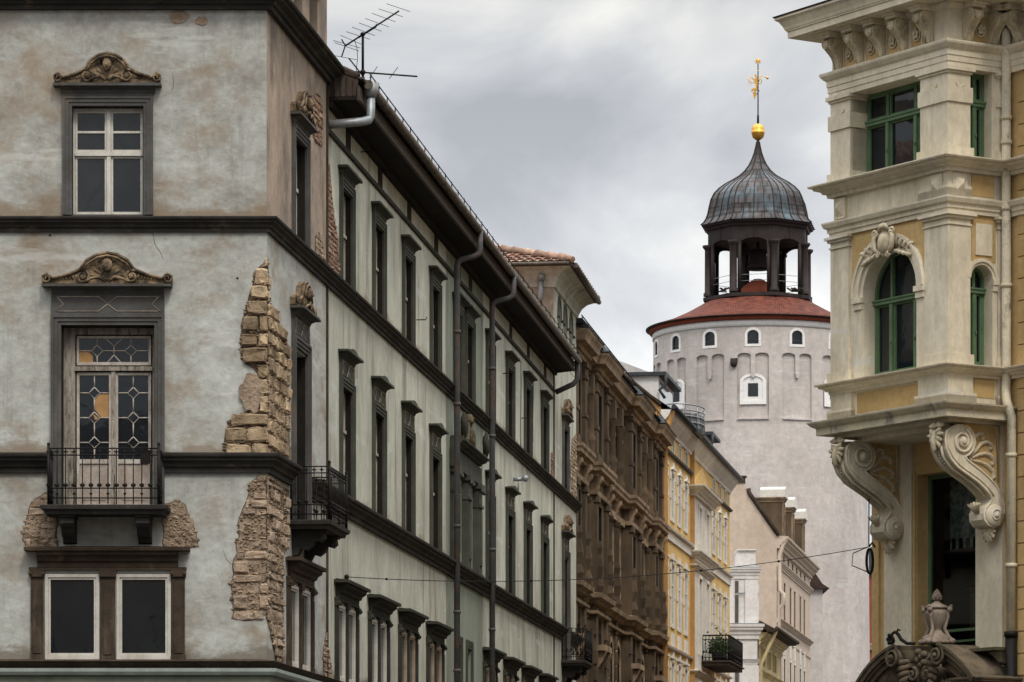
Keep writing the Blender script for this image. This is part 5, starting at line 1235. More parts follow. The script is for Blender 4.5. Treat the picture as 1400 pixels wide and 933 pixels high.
# portal with broken segmental pediment
PC = -1.53; YF = .40; zc_ = 3.52; RR = 2.40
PT = MB()
def seg(a0, a1, r0, r1, y0, y1): 
    pts = [(PC + r1 * math.cos(R(a0 + (a1 - a0) * k / 14)), zc_ + r1 * math.sin(R(a0 + (a1 - a0) * k / 14))) for k in range(15)] + [(PC + r0 * math.cos(R(a1 + (a0 - a1) * k / 14)), zc_ + r0 * math.sin(R(a1 + (a0 - a1) * k / 14))) for k in range(15)]
    PT.prism(pts, y0, y1)
for (a0, a1) in ((137, 104), (43, 72)):
    seg(a0, a1, RR - .12, RR, YF, YW - .004); seg(a0, a1, RR - .17, RR - .118, YF + .05, YW - .004); seg(a0, a1, RR - .26, RR - .168, YF + .10, YW - .004); seg(a0, a1, RR - .42, RR - .258, YF + .17, YW - .004)
    seg(a0 * .995, a1 * 1.0, RR - .03, RR + .02, YF - .03, YF + .02)
port = PT.build('portal_pediment', 'portal_stone', OR)
s = MB()
for (x, z, h) in ((PC - .62, 5.62, 1), (PC + .70, 5.60, -1)):
    s.prism(arc(x, z, .16, 0, 360, 18)[:-1], YF + .02, YW - .1); s.spiral((x, z), .20, .03, 2.0, .035, y=YF, hand=h, start=R(90), dome=.06); s.ell((x, YF - .06, z), (.045, .05, .045), 8, 5)
s.build('volute', 'portal_stone', port)
s = MB()
s.ell((PC + .02, YF + .45, 5.30), (.34, .25, .42), 12, 8); s.box(PC - .3, PC + .3, YF + .3, YW - .004, 4.6, 5.45)
for sx in (-1, 1):
    s.spiral((PC + .05 + sx * .2, 5.28), .13, .02, 1.5, .04, y=YF + .12, hand=sx, start=R(90), dome=.05); s.spiral((PC + .05 + sx * .16, 5.0), .09, .02, 1.3, .03, y=YF + .12, hand=-sx, dome=.04)
    for q in range(5): s.leaf((PC + sx * .30, 5.15 + .10 * q), (PC + sx * (.52 + .04 * q), 5.02 + .13 * q), .06, .2, .03, y=YF + .2)
for q in range(6): s.ell((PC + .1 * math.sin(q * 2.1), YF + .18, 5.45 + .05 * q), (.08, .07, .07), 8, 5)
for q in range(7): s.leaf((PC - 1.0 + .05 * q, 5.1), (PC - 1.15 + .10 * q, 5.42), .045, .18, .02, y=YF + .3); s.leaf((PC + .6 + .08 * q, 4.95), (PC + .62 + .12 * q, 5.18), .045, .18, .02, y=YF + .3)
s.build('carved_cartouche', 'portal_stone', port)
s = MB(); s.box(PC - 1.55, PC + 1.6, YF + .42, YW - .006, 4.5, 5.05); s.build('tympanum', 'portal_stone', port)
s = MB()
for sx in (-1, 1):
    x = PC + sx * 1.52; s.sweep(molding(.16, 4.95, 5.16), [(x - .34, YW - .01), (x - .34, YF + .16), (x + .34, YF + .16), (x + .34, YW - .01)]); s.box(x - .33, x + .33, YF + .17, YW - .008, 4.3, 5.17)
    s.box(x - .25, x + .25, YF + .25, YW - .008, 0, 4.3); s.box(x - .32, x + .32, YF + .18, YW - .008, 0, .8)
s.box(PC - 1.18, PC + 1.18, YF + .3, YW - .008, 3.8, 4.5); s.build('portal_pier', 'portal_stone', port)
s = MB(); s.box(-2.95, -.25, YW + .3, YW + .38, .1, 3.6); s.build('portal_door', 'dark_wood', OR)
s = MB(); s.box(PC + .3, PC + 1.75, YF + .5, YW - .01, 5.66, 5.72); s.build('moss_ledge', 'moss_stone', port)
# iron hook on the portal
h = MB(); pts = [(-1.68, .55, 5.86), (-1.85, .5, 5.87), (-2.0, .48, 5.95), (-2.08, .47, 6.05), (-2.16, .46, 6.10), (-2.26, .46, 6.06), (-2.3, .46, 5.98), (-2.26, .46, 5.9), (-2.2, .46, 5.9), (-2.17, .46, 5.95)]
h.tube(pts, [.03, .032, .035, .035, .03, .028, .026, .024, .02, .016], 7); h.tube([(-2.1, .46, 6.08), (-2.06, .45, 6.14), (-2.0, .45, 6.12)], .018, 6)
for q in range(6): t = q * math.pi / 3; h.ell((-2.27 + .075 * math.cos(t), .44, 5.97 + .075 * math.sin(t)), (.045, .03, .045), 8, 5)
h.tube([(-2.22, .46, 5.88), (-2.2, .46, 5.72)], .014, 5); h.build('iron_hook', 'iron', OR)

# urn
U = thing('urn', 'carved stone urn with a pineapple finial standing on the broken pediment at lower right', 'urn', rpt(PC, .95, 5.86))
b = MB(); b.lathe([(0, 0), (.30, 0), (.30, .05), (.26, .07), (.27, .12), (.16, .18), (.10, .24), (.095, .27), (.14, .32), (.19, .42), (.215, .54), (.22, .60), (.20, .63), (.17, .635), (0, .635)], n=24); b.build('body', 'urn_stone', U)
b = MB(); b.lathe([(0, .636), (.20, .637), (.235, .66), (.235, .68), (.15, .72), (.09, .75), (.06, .77), (.06, .79), (0, .79)], n=24); l = b.build('lid', 'urn_stone', U)
b = MB(); b.lathe([(0, .79), (.05, .80), (.085, .85), (.08, .91), (.05, .97), (.015, 1.01), (0, 1.02)], n=12)
for k in range(4):
    for q in range(8): t = q * math.pi / 4 + k * .4; r_ = (.08, .085, .07, .045)[k]; b.ell((r_ * math.cos(t), r_ * math.sin(t), .83 + .04 * k), (.02, .02, .022), 6, 4)
b.build('finial', 'urn_stone', l)
b = MB()
for q in range(4):
    t = R(45 + 90 * q + 10); c_, s_ = math.cos(t), math.sin(t)
    b.tube([(.33 * c_, .33 * s_, .02), (.24 * c_, .24 * s_, .12), (.16 * c_, .16 * s_, .28), (.235 * c_, .235 * s_, .50), (.235 * c_, .235 * s_, .62)], [.06, .045, .035, .03, .035], 7)
    b.ell((.27 * c_, .27 * s_, .63), (.055, .055, .06), 8, 6); b.ell((.32 * c_, .32 * s_, .04), (.07, .07, .06), 8, 5)
    b.ell((.30 * c_, .30 * s_, .69), (.03, .03, .03), 6, 4)
b.build('strapwork', 'urn_stone', U)

# ================================================================== 3. brown stone house
P_, rz_ = frame_at((1.50, 113.85), 1400.)
BH = thing('brown_house', 'dark brown stone-fronted house with stacked pilasters, arches and jutting cornices beyond the weathered building', 'building', (P_[0], P_[1], 0), rz_)
LB = 28.5
bays = [(.5, 3.4), (6.0, 9.6), (16.7, 20.3), (25.0, 28.3)]; PJ = .24
def jog(p=PJ, ex=.25):
    path = [(0, 0)]
    for a, b in bays: path += [(a - ex * 0, 0), (a, -p), (b, -p), (b, 0)]
    return path + [(LB, 0)]
def span(s_): return any(a < s_ < b for a, b in bays)
w = MB(); ops = []
acs = [4.7, 10.9, 13.15, 15.4, 21.5, 23.6]
bcs = [1.95, 7.8, 18.5, 26.65]
for c in acs: ops += [(c - .55, c + .55, 14.6, 16.7), (c - .55, c + .55, 10.5, 13.2), (c - .55, c + .55, 5.5, 9.2)]
w.wall(0, LB, 0, 17.3, ops, .35)
for c in acs: w.archfill(c - .55, c + .55, 16.15, 16.7, 0, .35); w.archfill(c - .55, c + .55, 8.65, 9.2, 0, .35)
w.build('wall', 'brown_stone', BH)
cr_ = MB(); cr_.box(.1, LB - .1, .4, 11, 0, 17.2); cr_.build('core', 'dark_void', BH)
cr_ = MB(); cr_.box(0, .3, .02, 11.2, 0, 17.4); cr_.box(LB - .3, LB, .02, 11.2, 0, 17.4); cr_.box(.3, LB - .3, 11, 11.2, 0, 17.4); cr_.build('side_wall', 'orange_wall', BH)
for (a, b), c in zip(bays, bcs):
    w = MB(); ops = [(c - .5, c + .5, 14.7, 16.6), (c - .5, c + .5, 10.6, 13.1), (c - .45, c + .45, 8.75, 9.6)]; w.wall(a, b, 0, 17.3, ops, .28, y=-PJ)
    w.archfill(c - .45, c + .45, 9.15, 9.6, -PJ, .28)
    w.quad((a, 0, 0), (a, -PJ, 0), (a, -PJ, 17.3), (a, 0, 17.3)); w.quad((b, -PJ, 0), (b, 0, 0), (b, 0, 17.3), (b, -PJ, 17.3)); bay_ = w.build('projecting_bay', 'brown_stone', BH)
    for z0, z1 in ((14.7, 16.6), (10.6, 13.1), (8.75, 9.15)):
        l_ = MB(); l_.box(c + (.485 if z0 > 9 else .435), c + (.499 if z0 > 9 else .449), -PJ + .004, -PJ + .17, z0, z1); l_.build('reveal_shade', 'shaded_reveal', bay_)  # far jamb lined near-black in place of shade in the opening
    for z0, z1 in ((14.7, 16.6), (10.6, 13.1), (8.75, 9.6)):
        f = MB(); casement(f, c - .49, c + .49, z0, z1, -PJ + .18, .06, .06); f.box(c - .03, c + .03, -PJ + .17, -PJ + .23, z0 + .06, z1 - .06); fr = f.build('window', 'brown_surround', bay_)
        p = MB(); p.box(c - .44, c + .44, -PJ + .22, -PJ + .23, z0 + .04, z1 - .04); p.build('pane', 'glass_street', fr)
        if z1 == 9.6:
            k = MB(); k.box(c - .95, c + .95, -PJ - .28, -PJ, 8.55, 8.73); k.prism([(-PJ, 8.54), (-PJ - .3, 8.54), (-PJ - .15, 8.2), (-PJ, 8.0)], c - .8, c - .5, 'yz'); k.prism([(-PJ, 8.54), (-PJ - .3, 8.54), (-PJ - .15, 8.2), (-PJ, 8.0)], c + .5, c + .8, 'yz'); k.build('balcony_shelf', 'brown_stone_light', bay_)
    for x in (a + .3, b - .3, (a + c - .5) / 2 + .15, (b + c + .5) / 2 - .15):
        if abs(x - a - .3) > .01 and abs(x - b + .3) > .01: continue
        q = MB(); y = -PJ
        q.box(x - .28, x + .28, y - .10, y, 14.32, 16.95); q.box(x - .32, x + .32, y - .14, y, 16.5, 16.6); q.box(x - .33, x + .33, y - .16, y, 16.85, 17.0); q.box(x - .31, x + .31, y - .13, y, 15.35, 15.47); q.box(x - .32, x + .32, y - .15, y, 14.3, 14.6)
        q.box(x - .24, x + .24, y - .10, y, 10.3, 13.3); q.box(x - .29, x + .29, y - .16, y, 13.1, 13.28); 
        q.lathe([(.14, 10.3), (.22, 10.5), (.12, 10.75), (.21, 11.1), (.12, 11.5), (.17, 11.7), (.10, 11.9)], (x, y - .12, 0), 4, smooth=False, phase=R(45))
        for z in (5.6, 6.1, 6.6, 7.1, 7.6, 8.1, 9.0, 9.4): q.box(x - .26, x + .26, y - .08, y, z, z + .42) if z < 8.5 or True else 0
        q.build('pilaster', 'brown_stone', bay_)
for c in acs:
    for z0, z1 in ((14.6, 16.15), (10.5, 13.2), (5.5, 8.65)):
        l_ = MB(); l_.box(c + .53, c + .549, .004, .21, z0, z1); l_.build('reveal_shade', 'shaded_reveal', BH)  # dark strip on the far jamb imitates shade in the gap
    for z0, z1 in ((14.6, 16.7), (10.5, 13.2), (5.5, 9.2)):
        f = MB(); casement(f, c - .54, c + .54, z0, z1, .22, .07, .06); f.box(c - .035, c + .035, .21, .27, z0 + .07, z1 - .07); fr = f.build('window', 'brown_surround', BH)
        p = MB(); p.box(c - .5, c + .5, .26, .27, z0 + .03, z1 - .03); p.build('pane', 'glass_street', fr)
    r = MB(); r.archring(c, 16.15, .55, .72, -.05, 0, 14, leg=0); r.box(c - .75, c - .55, -.05, 0, 14.35, 16.15); r.box(c + .55, c + .75, -.05, 0, 14.35, 16.15); r.box(c - .8, c + .8, -.16, 0, 15.98, 16.148) if False else None
    r.box(c - .80, c - .55, -.10, 0, 16.0, 16.12); r.box(c + .55, c + .80, -.10, 0, 16.0, 16.12)
    r.archring(c, 8.65, .55, .72, -.04, 0, 14, leg=3.0); r.box(c - .72, c - .56, -.04, 0, 10.4, 13.2); r.box(c + .56, c + .72, -.04, 0, 10.4, 13.2); r.box(c - .8, c + .8, -.16, 0, 13.201, 13.3)
    r.build('arch_surround', 'brown_stone_light', BH)
cl = MB()
for s_ in (3.8, 5.6, 12.03, 14.27, 22.55, 24.6):
    cl.lathe([(.20, 14.3), (.22, 14.45), (.15, 14.6), (.19, 14.9), (.21, 15.0), (.13, 15.15), (.14, 15.2), (.125, 16.1), (.2, 16.25), (.22, 16.35)], (s_, -.16, 0), 10)
    cl.box(s_ - .22, s_ + .22, -.3, 0, 16.36, 16.95)
    cl.lathe([(.14, 10.3), (.22, 10.5), (.12, 10.75), (.20, 11.1), (.12, 11.5), (.16, 11.7), (.10, 11.9), (.10, 13.0), (.16, 13.1), (.18, 13.2)], (s_, -.10, 0), 4, smooth=False, phase=R(45))
    for k in range(9): cl.box(s_ - .2, s_ + .2, -.1, 0, 5.5 + k * .5, 5.93 + k * .5)
cl.build('column', 'brown_stone', BH)
def bc(prof, name, m='brown_stone_light'): b = MB(); b.sweep(prof, jog()); return b.build(name, m, BH)
bc([(0, 16.98), (.10, 17.0), (.12, 17.10), (.2, 17.13), (.22, 17.25), (.40, 17.30), (.42, 17.40), (.44, 17.46), (.50, 17.56), (.52, 17.62), (0, 17.8)], 'main_cornice')
bc([(0.1, 17.70), (.53, 17.625), (.55, 17.66), (.3, 17.95), (0, 18.0)], 'cornice_flashing', 'slate')
bc([(0, 13.3), (.12, 13.32), (.14, 13.45), (0, 13.46)], 'architrave_course')
bc([(0, 13.86), (.12, 13.88), (.14, 13.98), (.27, 14.04), (.28, 14.14), (.32, 14.2), (.33, 14.3), (0, 14.34)], 'upper_string_course')
bc([(0, 9.95), (.12, 9.98), (.14, 10.06), (.27, 10.12), (.30, 10.26), (0, 10.3)], 'lower_string_course')
bc([(0, 9.62), (.14, 9.64), (.16, 9.72), (0, 9.74)], 'frieze_course')
cn = MB()
for a, b in bays:
    for x in (a + .3, b - .3): cn.prism([(-PJ, 13.88), (-PJ - .25, 13.9), (-PJ - .26, 13.78), (-PJ - .15, 13.64), (-PJ - .12, 13.5), (-PJ, 13.4)], x - .16, x + .16, 'yz')
for s_ in (3.8, 5.6, 12.03, 14.27, 22.55, 24.6): cn.prism([(0, 13.88), (-.25, 13.9), (-.26, 13.78), (-.15, 13.64), (-.12, 13.5), (0, 13.4)], s_ - .14, s_ + .14, 'yz')
cn.build('console', 'brown_stone_light', BH)
rf = MB(); rf.quad((-.2, -.6, 17.75), (LB, -.6, 17.75), (LB, 5.5, 18.0), (-.2, 5.5, 18.0), [(0, 0), (LB, 0), (LB, 6), (0, 6)]); rf.box(-.2, LB, 0, 11, 17.41, 17.6); rf.build('roof', 'slate', BH)
sg_ = MB(); sg_.tube([(0, -.55, 18.0), (LB, -.55, 18.0)], .02, 5)
for k in range(20): sg_.tube([(k * 1.48 + .2, -.55, 17.7), (k * 1.48 + .2, -.55, 18.0)], .015, 4)
sg_.build('snow_guard', 'iron', BH)

# ================================================================== 4. yellow house
P_, rz_ = frame_at((5.45, 142.15), 1520.)
YH = thing('yellow_house', 'long bright yellow house with white window surrounds and a white central bay', 'building', (P_[0], P_[1], 0), rz_)
LY = 26.0
yc_ = [1.5, 3.8, 6.1, 8.4]; yr = [19.1, 21.5, 23.9]
w = MB(); ops = []
for c in yc_ + yr: ops += [(c - .5, c + .5, 14.95, 16.6), (c - .5, c + .5, 10.95, 13.2), (c - .5, c + .5, 7.2, 9.5), (c - .28, c + .28, 17.45, 17.95)]
w.wall(0, LY, 0, 18.6, ops, .04); w.build('wall', 'yellow_wall', YH)
w = MB(); w.box(.02, LY - .02, .2, 11, 0, 18.5); w.build('core', 'dark_void', YH)
w = MB(); w.box(LY - .3, LY, .01, 11.2, 0, 18.5); w.box(.0, LY - .3, 11, 11.2, 0, 18.5); w.build('side_wall', 'yellow_wall', YH)
w = MB(); w.prism([(.01, 0), (11, 0), (11, 19.2), (1.5, 20.0), (.01, 18.75)], 0, .3, 'yz'); w.build('gable_wall', 'orange_wall', YH)
g_ = MB(); g_.tube([(-.02, -.0, 18.80), (-.02, 1.5, 20.06), (-.02, 11, 19.25)], .09, 6); g_.build('verge', 'brown_surround', YH)
for c in yc_ + yr:
    for z0, z1, k in ((14.95, 16.6, 0), (10.95, 13.2, 1), (7.2, 9.5, 1)):
        s = MB(); s.box(c - .72, c - .5, -.03, 0, z0 - .1, z1 + .18); s.box(c + .5, c + .72, -.03, 0, z0 - .1, z1 + .18); s.box(c - .5, c + .5, -.03, 0, z1, z1 + .18); s.box(c - .5, c + .5, -.05, 0, z0 - .12, z0)
        s.box(c - .2, c + .2, -.07, 0, z1 + .05, z1 + .45) ; s.box(c - .82, c + .82, -.09, 0, z1 + .18, z1 + .27) if k else s.prism([(c - .6, z1 + .18), (c, z1 + .36), (c + .6, z1 + .18)], -.1, 0)
        for zz in ((z0 + z1) / 2 - .1, z1 - .2): s.box(c - .78, c - .6, -.055, 0, zz, zz + .22); s.box(c + .6, c + .78, -.055, 0, zz, zz + .22)
        if k: s.box(c - .5, c + .5, -.06, 0, z0 - .8, z0 - .3)
        sw_ = s.build('window', 'white_trim', YH)
        f = MB(); casement(f, c - .49, c + .49, z0, z1, .0, .05, .025); f.box(c - .025, c + .025, .0, .025, z0 + .07, z1 - .07); f.box(c - .45, c + .45, .0, .025, z0 + (z1 - z0) * .66, z0 + (z1 - z0) * .66 + .07); f.build('frame', 'white_trim', sw_)
        p = MB(); p.box(c - .45, c + .45, .024, .03, z0 + .04, z1 - .04); p.build('pane', 'glass_light', sw_)
    s = MB(); s.box(c - .4, c - .28, -.05, 0, 17.4, 18.0); s.box(c + .28, c + .4, -.05, 0, 17.4, 18.0); s.box(c - .28, c + .28, -.05, 0, 17.95, 18.0); so = s.build('attic_window', 'white_trim', YH)
    p = MB(); p.box(c - .27, c + .27, .02, .03, 17.45, 17.95); p.build('pane', 'glass_dark', so)
def yc2(a, b, prof, name, m='white_trim', y=0): q = MB(); q.sweep(prof, [(a, y), (b, y)]); return q.build(name, m, YH)
for a, b in ((0, 10.2), (16.6, LY)):
    yc2(a, b, [(0, 14.05), (.06, 14.06), (.06, 14.4), (.16, 14.42), (.18, 14.5), (0, 14.52)], 'string_course'); yc2(a, b, [(0, 17.25), (.12, 17.27), (.14, 17.34), (0, 17.36)], 'thin_course', 'grey_surround')
    yc2(a, b, [(0, 10.02), (.12, 10.03), (.14, 10.1), (0, 10.12)], 'thin_course'); yc2(a, b, [(0, 18.02), (.06, 18.03), (.08, 18.14), (.3, 18.42), (.34, 18.5), (.4, 18.62), (0, 18.64)], 'eaves_cornice')
    s = MB(); x = a + .3
    s.box(a, b, -.02, 0, 14.53, 14.53 + .01); s.build('course_line', 'white_trim', YH)
s = MB()
for x in (2.65, 4.95, 7.25, 9.5, 17.9, 20.3, 22.7, 25.2): s.box(x - .015, x + .015, -.012, 0, 14.55, 17.2)
s.build('panel_groove', 'pale_yellow', YH)
# white central bay
b = MB(); b.wall(10.2, 16.6, 0, 16.6, [(c - .45, c + .45, z0, z1) for c in (12.0, 14.8) for z0, z1 in ((14.6, 16.0), (10.3, 13.2), (6.5, 9.0))], .15, y=-.16); b.box(10.2, 10.21, -.159, 0, 0, 16.6); bo = b.build('central_bay', 'white_trim', YH)
b = MB(); b.box(10.1, 10.2, -.17, 0, 0, 18.5); b.build('bay_side', 'orange_wall', YH)
for c in (12.0, 14.8):
    for z0, z1 in ((14.6, 16.0), (10.3, 13.2), (6.5, 9.0)):
        f = MB(); casement(f, c - .44, c + .44, z0, z1, -.1, .07, .05); f.box(c - .6, c - .45, -.22, -.16, z0, z1 + .1); f.box(c + .45, c + .6, -.22, -.16, z0, z1 + .1); f.box(c - .6, c + .6, -.24, -.16, z1 + .101, z1 + .25); fr = f.build('window', 'white_trim', bo)
        p = MB(); p.box(c - .4, c + .4, -.05, -.04, z0 + .04, z1 - .04); p.build('pane', 'glass_light', fr)
for z0, z1, o_ in ((16.45, 16.85, .45), (13.9, 14.3, .3), (13.55, 13.75, .18), (9.4, 9.6, .2)):
    q = MB(); q.sweep(molding(o_, z0, z1), [(10.2, 0), (10.2, -.16), (16.6, -.16), (16.6, 0)]); q.build('bay_cornice', 'white_trim', bo)
q = MB(); q.prism([(10.3, 16.9), (13.4, 17.9), (16.5, 16.9)], -.14, 0); q.build('bay_gable', 'yellow_wall', bo)
yc2(10.2, 16.6, [(0, 18.02), (.06, 18.03), (.08, 18.14), (.3, 18.42), (.34, 18.5), (.4, 18.62), (0, 18.64)], 'eaves_cornice')
# roof, gutter, dormers, rooftop balcony
rf = MB(); rf.quad((0, -.4, 18.66), (LY, -.4, 18.66), (LY, 1.5, 20.0), (0, 1.5, 20.0), [(0, 0), (LY, 0), (LY, 6), (0, 6)]); rf.quad((0, 1.5, 20.0), (LY, 1.5, 20.0), (LY, 11.2, 19.15), (0, 11.2, 19.15)); rf.build('roof', 'slate', YH)
q = MB(); q.tube([(-.1, -.5, 18.72), (LY + .1, -.5, 18.68)], .09, 8); q.box(-.05, LY, -.47, -.40, 18.60, 18.75); q.build('gutter', 'slate', YH)
def dormer(s0, s1, y0, zb, zt, depth):
    d = MB(); d.prism([(y0, zb), (y0, zt), (y0 + depth, zt), (y0 + depth, zb + depth * .8)], s0, s1, 'yz'); o = d.build('dormer', 'whitewash', YH)
    d = MB(); d.box(s0 - .15, s1 + .15, y0 - .3, y0 + depth, zt + .001, zt + .13); d.build('dormer_roof', 'slate', o)
    d = MB(); d.tube([(s0 - .1, y0 - .28, zt + .0), (s0 - .1, y0 - .30, zt - .3), (s0 - .1, y0 - .05, zt - .55), (s0 - .1, y0 - .25, zb + .2)], .06, 7); d.build('dormer_downpipe', 'slate', o)
    d = MB(); d.box(s0 + .3, s1 - .3, y0 - .01, y0 - .001, zb + .15, zt - .15); d.build('pane', 'glass_light', o)
dormer(.6, 5.4, .15, 18.9, 19.95, 2.6); dormer(17.5, 20.4, .15, 18.9, 19.65, 1.8)
q = MB(); cx_, r_ = 8.2, 1.25
for z in (18.95, 19.18, 19.4, 19.62):
    q.tube([(cx_ + 1.9 * math.cos(t), .5 - r_ * math.sin(t), z) for t in [math.pi * k / 12 for k in range(13)]], .03, 5)
for k in range(13): t = math.pi * k / 12; q.tube([(cx_ + 1.9 * math.cos(t), .5 - r_ * math.sin(t), 18.75), (cx_ + 1.9 * math.cos(t), .5 - r_ * math.sin(t), 19.62)], .022, 5)
rb_ = q.build('roof_balcony_railing', 'zinc', YH)
q = MB()
for k in range(12):
    t0, t1 = math.pi * k / 12, math.pi * (k + 1) / 12
    q.quad(*[(cx_ + 1.86 * math.cos(t), .5 - (r_ - .03) * math.sin(t), z) for t, z in ((t0, 18.7), (t1, 18.7), (t1, 19.3), (t0, 19.3))])
q.build('glass_panel', 'glass_light', rb_)
q = MB(); q.prism([(cx_ + 1.9 * math.cos(t), .5 - r_ * math.sin(t)) for t in [math.pi * k / 12 for k in range(13)]], 18.6, 18.75, 'xy'); q.build('floor', 'slate', rb_)
p = MB(); p.tube([(.15, -.38, 18.62), (.2, -.30, 18.3), (.05, -.2, 17.9), (-.05, -.14, 17.7), (-.05, -.14, .1)], .13, 8); p.build('downpipe', 'orange_wall', YH)
# iron balcony with plants
q = MB(); q.box(12.8, 18.6, -1.25, -.16, 9.92, 10.06); q.box(12.7, 18.7, -1.33, -.16, 10.061, 10.11); bl = q.build('balcony', 'dark_wood', YH)
q = MB(); zt = 11.12
for (a, b_) in (((12.85, -.2), (12.85, -1.25)), ((12.85, -1.25), (18.55, -1.25)), ((18.55, -1.25), (18.55, -.2))):
    n = 8 if a[0] == b_[0] else 34
    for z in (10.25, 10.45, 10.95, zt): q.tube([(a[0], a[1], z), (b_[0], b_[1], z)], .03 if z == zt else .02, 5)
    for k in range(n + 1): x, y = a[0] + (b_[0] - a[0]) * k / n, a[1] + (b_[1] - a[1]) * k / n; q.tube([(x, y, 10.1), (x, y, zt)], .028 if k in (0, n) else .016, 5)
q.build('railing', 'iron', bl)

pl = thing('balcony_plants', 'leafy green pot plants with pale flowers crowded on the dark balcony of the yellow house', 'plant', (0, 0, 0))
def ypt(s_, y, z): return (P_[0] + math.cos(rz_) * s_ - math.sin(rz_) * y, P_[1] + math.sin(rz_) * s_ + math.cos(rz_) * y, z)
pl.location = ypt(13.6, -.7, 10.11); pl.rotation_euler = (0, 0, rz_)
pot = MB(); lv = MB(); fl = MB(); rnd = random.Random(5)
for k in range(5): pot.lathe([(0, 0), (.14, 0), (.19, .28), (.2, .3), (0, .3)], (k * .8 - .3, 0, 0), 12)
for k in range(900):
    c = (rnd.uniform(-.7, 3.2), rnd.gauss(0, .22), .35 + abs(rnd.gauss(0, .32))); a = Vector((rnd.gauss(0, 1), rnd.gauss(0, 1), rnd.gauss(0, 1))).normalized() * .07; b = Vector((rnd.gauss(0, 1), rnd.gauss(0, 1), rnd.gauss(0, 1))).normalized() * .05; c = Vector(c)
    (fl if rnd.random() < .07 else lv).quad(c - a, c - b, c + a, c + b)
pot.build('pot', 'slate', pl); tag(lv.build('foliage', 'leaf', pl), kind='stuff'); tag(fl.build('flower', 'petal', pl), kind='stuff')

# ================================================================== 5. white pavilion house
WH = thing('white_house', 'narrow whitewashed house with a projecting cornice and white roof box beyond the yellow house', 'building', (8.85, 184.0, 0))
w = MB(); w.box(0, 2.8, 0, 8, 0, 15.9); w.build('wall', 'whitewash', WH)
for z0, z1, o_ in ((15.6, 16.15, .4), (14.75, 14.9, .12), (12.75, 13.45, .65), (11.55, 11.75, .2), (8.2, 8.5, .2)):
    q = MB(); o_ *= .5; q.sweep(molding(o_, z0, z1), [(0, 0), (2.8, 0), (2.8, 8)]); q.build('cornice', 'whitewash', WH)
    q = MB(); q.sweep([(0, z1 + .031), (o_ * .9, z1 + .005), (o_ + .02, z1 + .01), (0, z1 + .06)], [(0, 0), (2.8, 0), (2.8, 8)]); q.build('ledge_cap', 'zinc', WH)
q = MB()
for x in (2.25, .3): q.box(x - .04, 2.83 if x > 2 else 1.7, -.1, 0, 13.5, 15.55)
q.box(1.95, 2.82, -.1, 0, 8.6, 11.5); q.box(.2, 1.65, -.1, 0, 8.6, 11.5); q.box(2.8, 2.9, .3, 2.2, 13.6, 15.4); q.box(2.8, 2.9, .3, 2.2, 8.6, 11.5); q.build('raised_panel', 'whitewash', WH)
q = MB(); q.box(1.74, 1.90, -.04, -.0, 8.6, 15.5); q.build('drain_slot', 'grey_surround', WH)
q = MB(); q.box(1.9, 2.75, .6, 3.0, 16.2, 17.0); q.prism([(.5, 17.001), (3.1, 17.001), (3.1, 17.06), (.5, 17.06)], 1.85, 2.8, 'yz'); q.build('roof_box', 'whitewash', WH)
q = MB(); q.box(2.9, 2.93, .8, 1.6, 9.0, 11.2); q.box(2.9, 2.93, 3.6, 4.5, 9.0, 11.2); q.box(2.8, 2.83, 3.6, 4.5, 13.6, 15.0); q.build('window', 'glass_light', WH)

# ================================================================== 6. small yellow house
P_, rz_ = frame_at((12.25, 192.6), 1546.)
SY = thing('small_yellow_house', 'low pale yellow house with brown eaves between the white and the beige house', 'building', (P_[0], P_[1], 0), rz_)
w = MB(); cs = [2.2, 5.4, 8.4]; w.wall(0, 12.2, 0, 13.6, [(c - .6, c + .6, z0, z1) for c in cs for z0, z1 in ((12.05, 12.9), (8.3, 10.6), (4.5, 7.0))], .15); w.build('wall', 'pale_yellow', SY)
w = MB(); w.box(.0, 12.2, .3, 8, 0, 13.5); w.build('core', 'pale_yellow', SY)
for c in cs:
    for z0, z1 in ((12.05, 12.9), (8.3, 10.6), (4.5, 7.0)):
        s = MB(); s.box(c - .78, c - .6, -.08, 0, z0, z1); s.box(c + .6, c + .78, -.08, 0, z0, z1); s.box(c - .78, c + .78, -.08, 0, z1, z1 + .15)
        if z1 < 12: s.sweep(molding(.3, z1 + .25, z1 + .55), [(c - .8, 0), (c + .8, 0)])
        o = s.build('window', 'pale_yellow', SY); p = MB(); p.box(c - .6, c + .6, .1, .12, z0, z1); p.build('pane', 'glass_light' if z1 < 12 else 'glass_street', o)
for z0, z1, o_ in ((13.2, 13.6, .45), (12.95, 13.15, .15), (11.55, 11.75, .2)):
    q = MB(); q.sweep(molding(o_, z0, z1), [(0, 0), (12.2, 0)]); q.build('cornice', 'pale_yellow', SY)
q = MB(); q.box(-.2, 12.2, -.85, -.4, 13.62, 13.72); q.prism([(-.9, 13.73), (.5, 14.5), (4, 16.2), (8, 13.7)], -.2, 12.2, 'yz'); q.tube([(-.2, -.92, 13.78), (12.2, -.92, 13.78)], .1, 7); q.build('roof', 'brown_surround', SY)
q = MB(); q.tube([(.3, -.85, 13.7), (.2, -.5, 12.9), (.1, -.1, 12.0), (.1, -.1, 0.1)], .10, 7); q.build('downpipe', 'pale_yellow', SY)

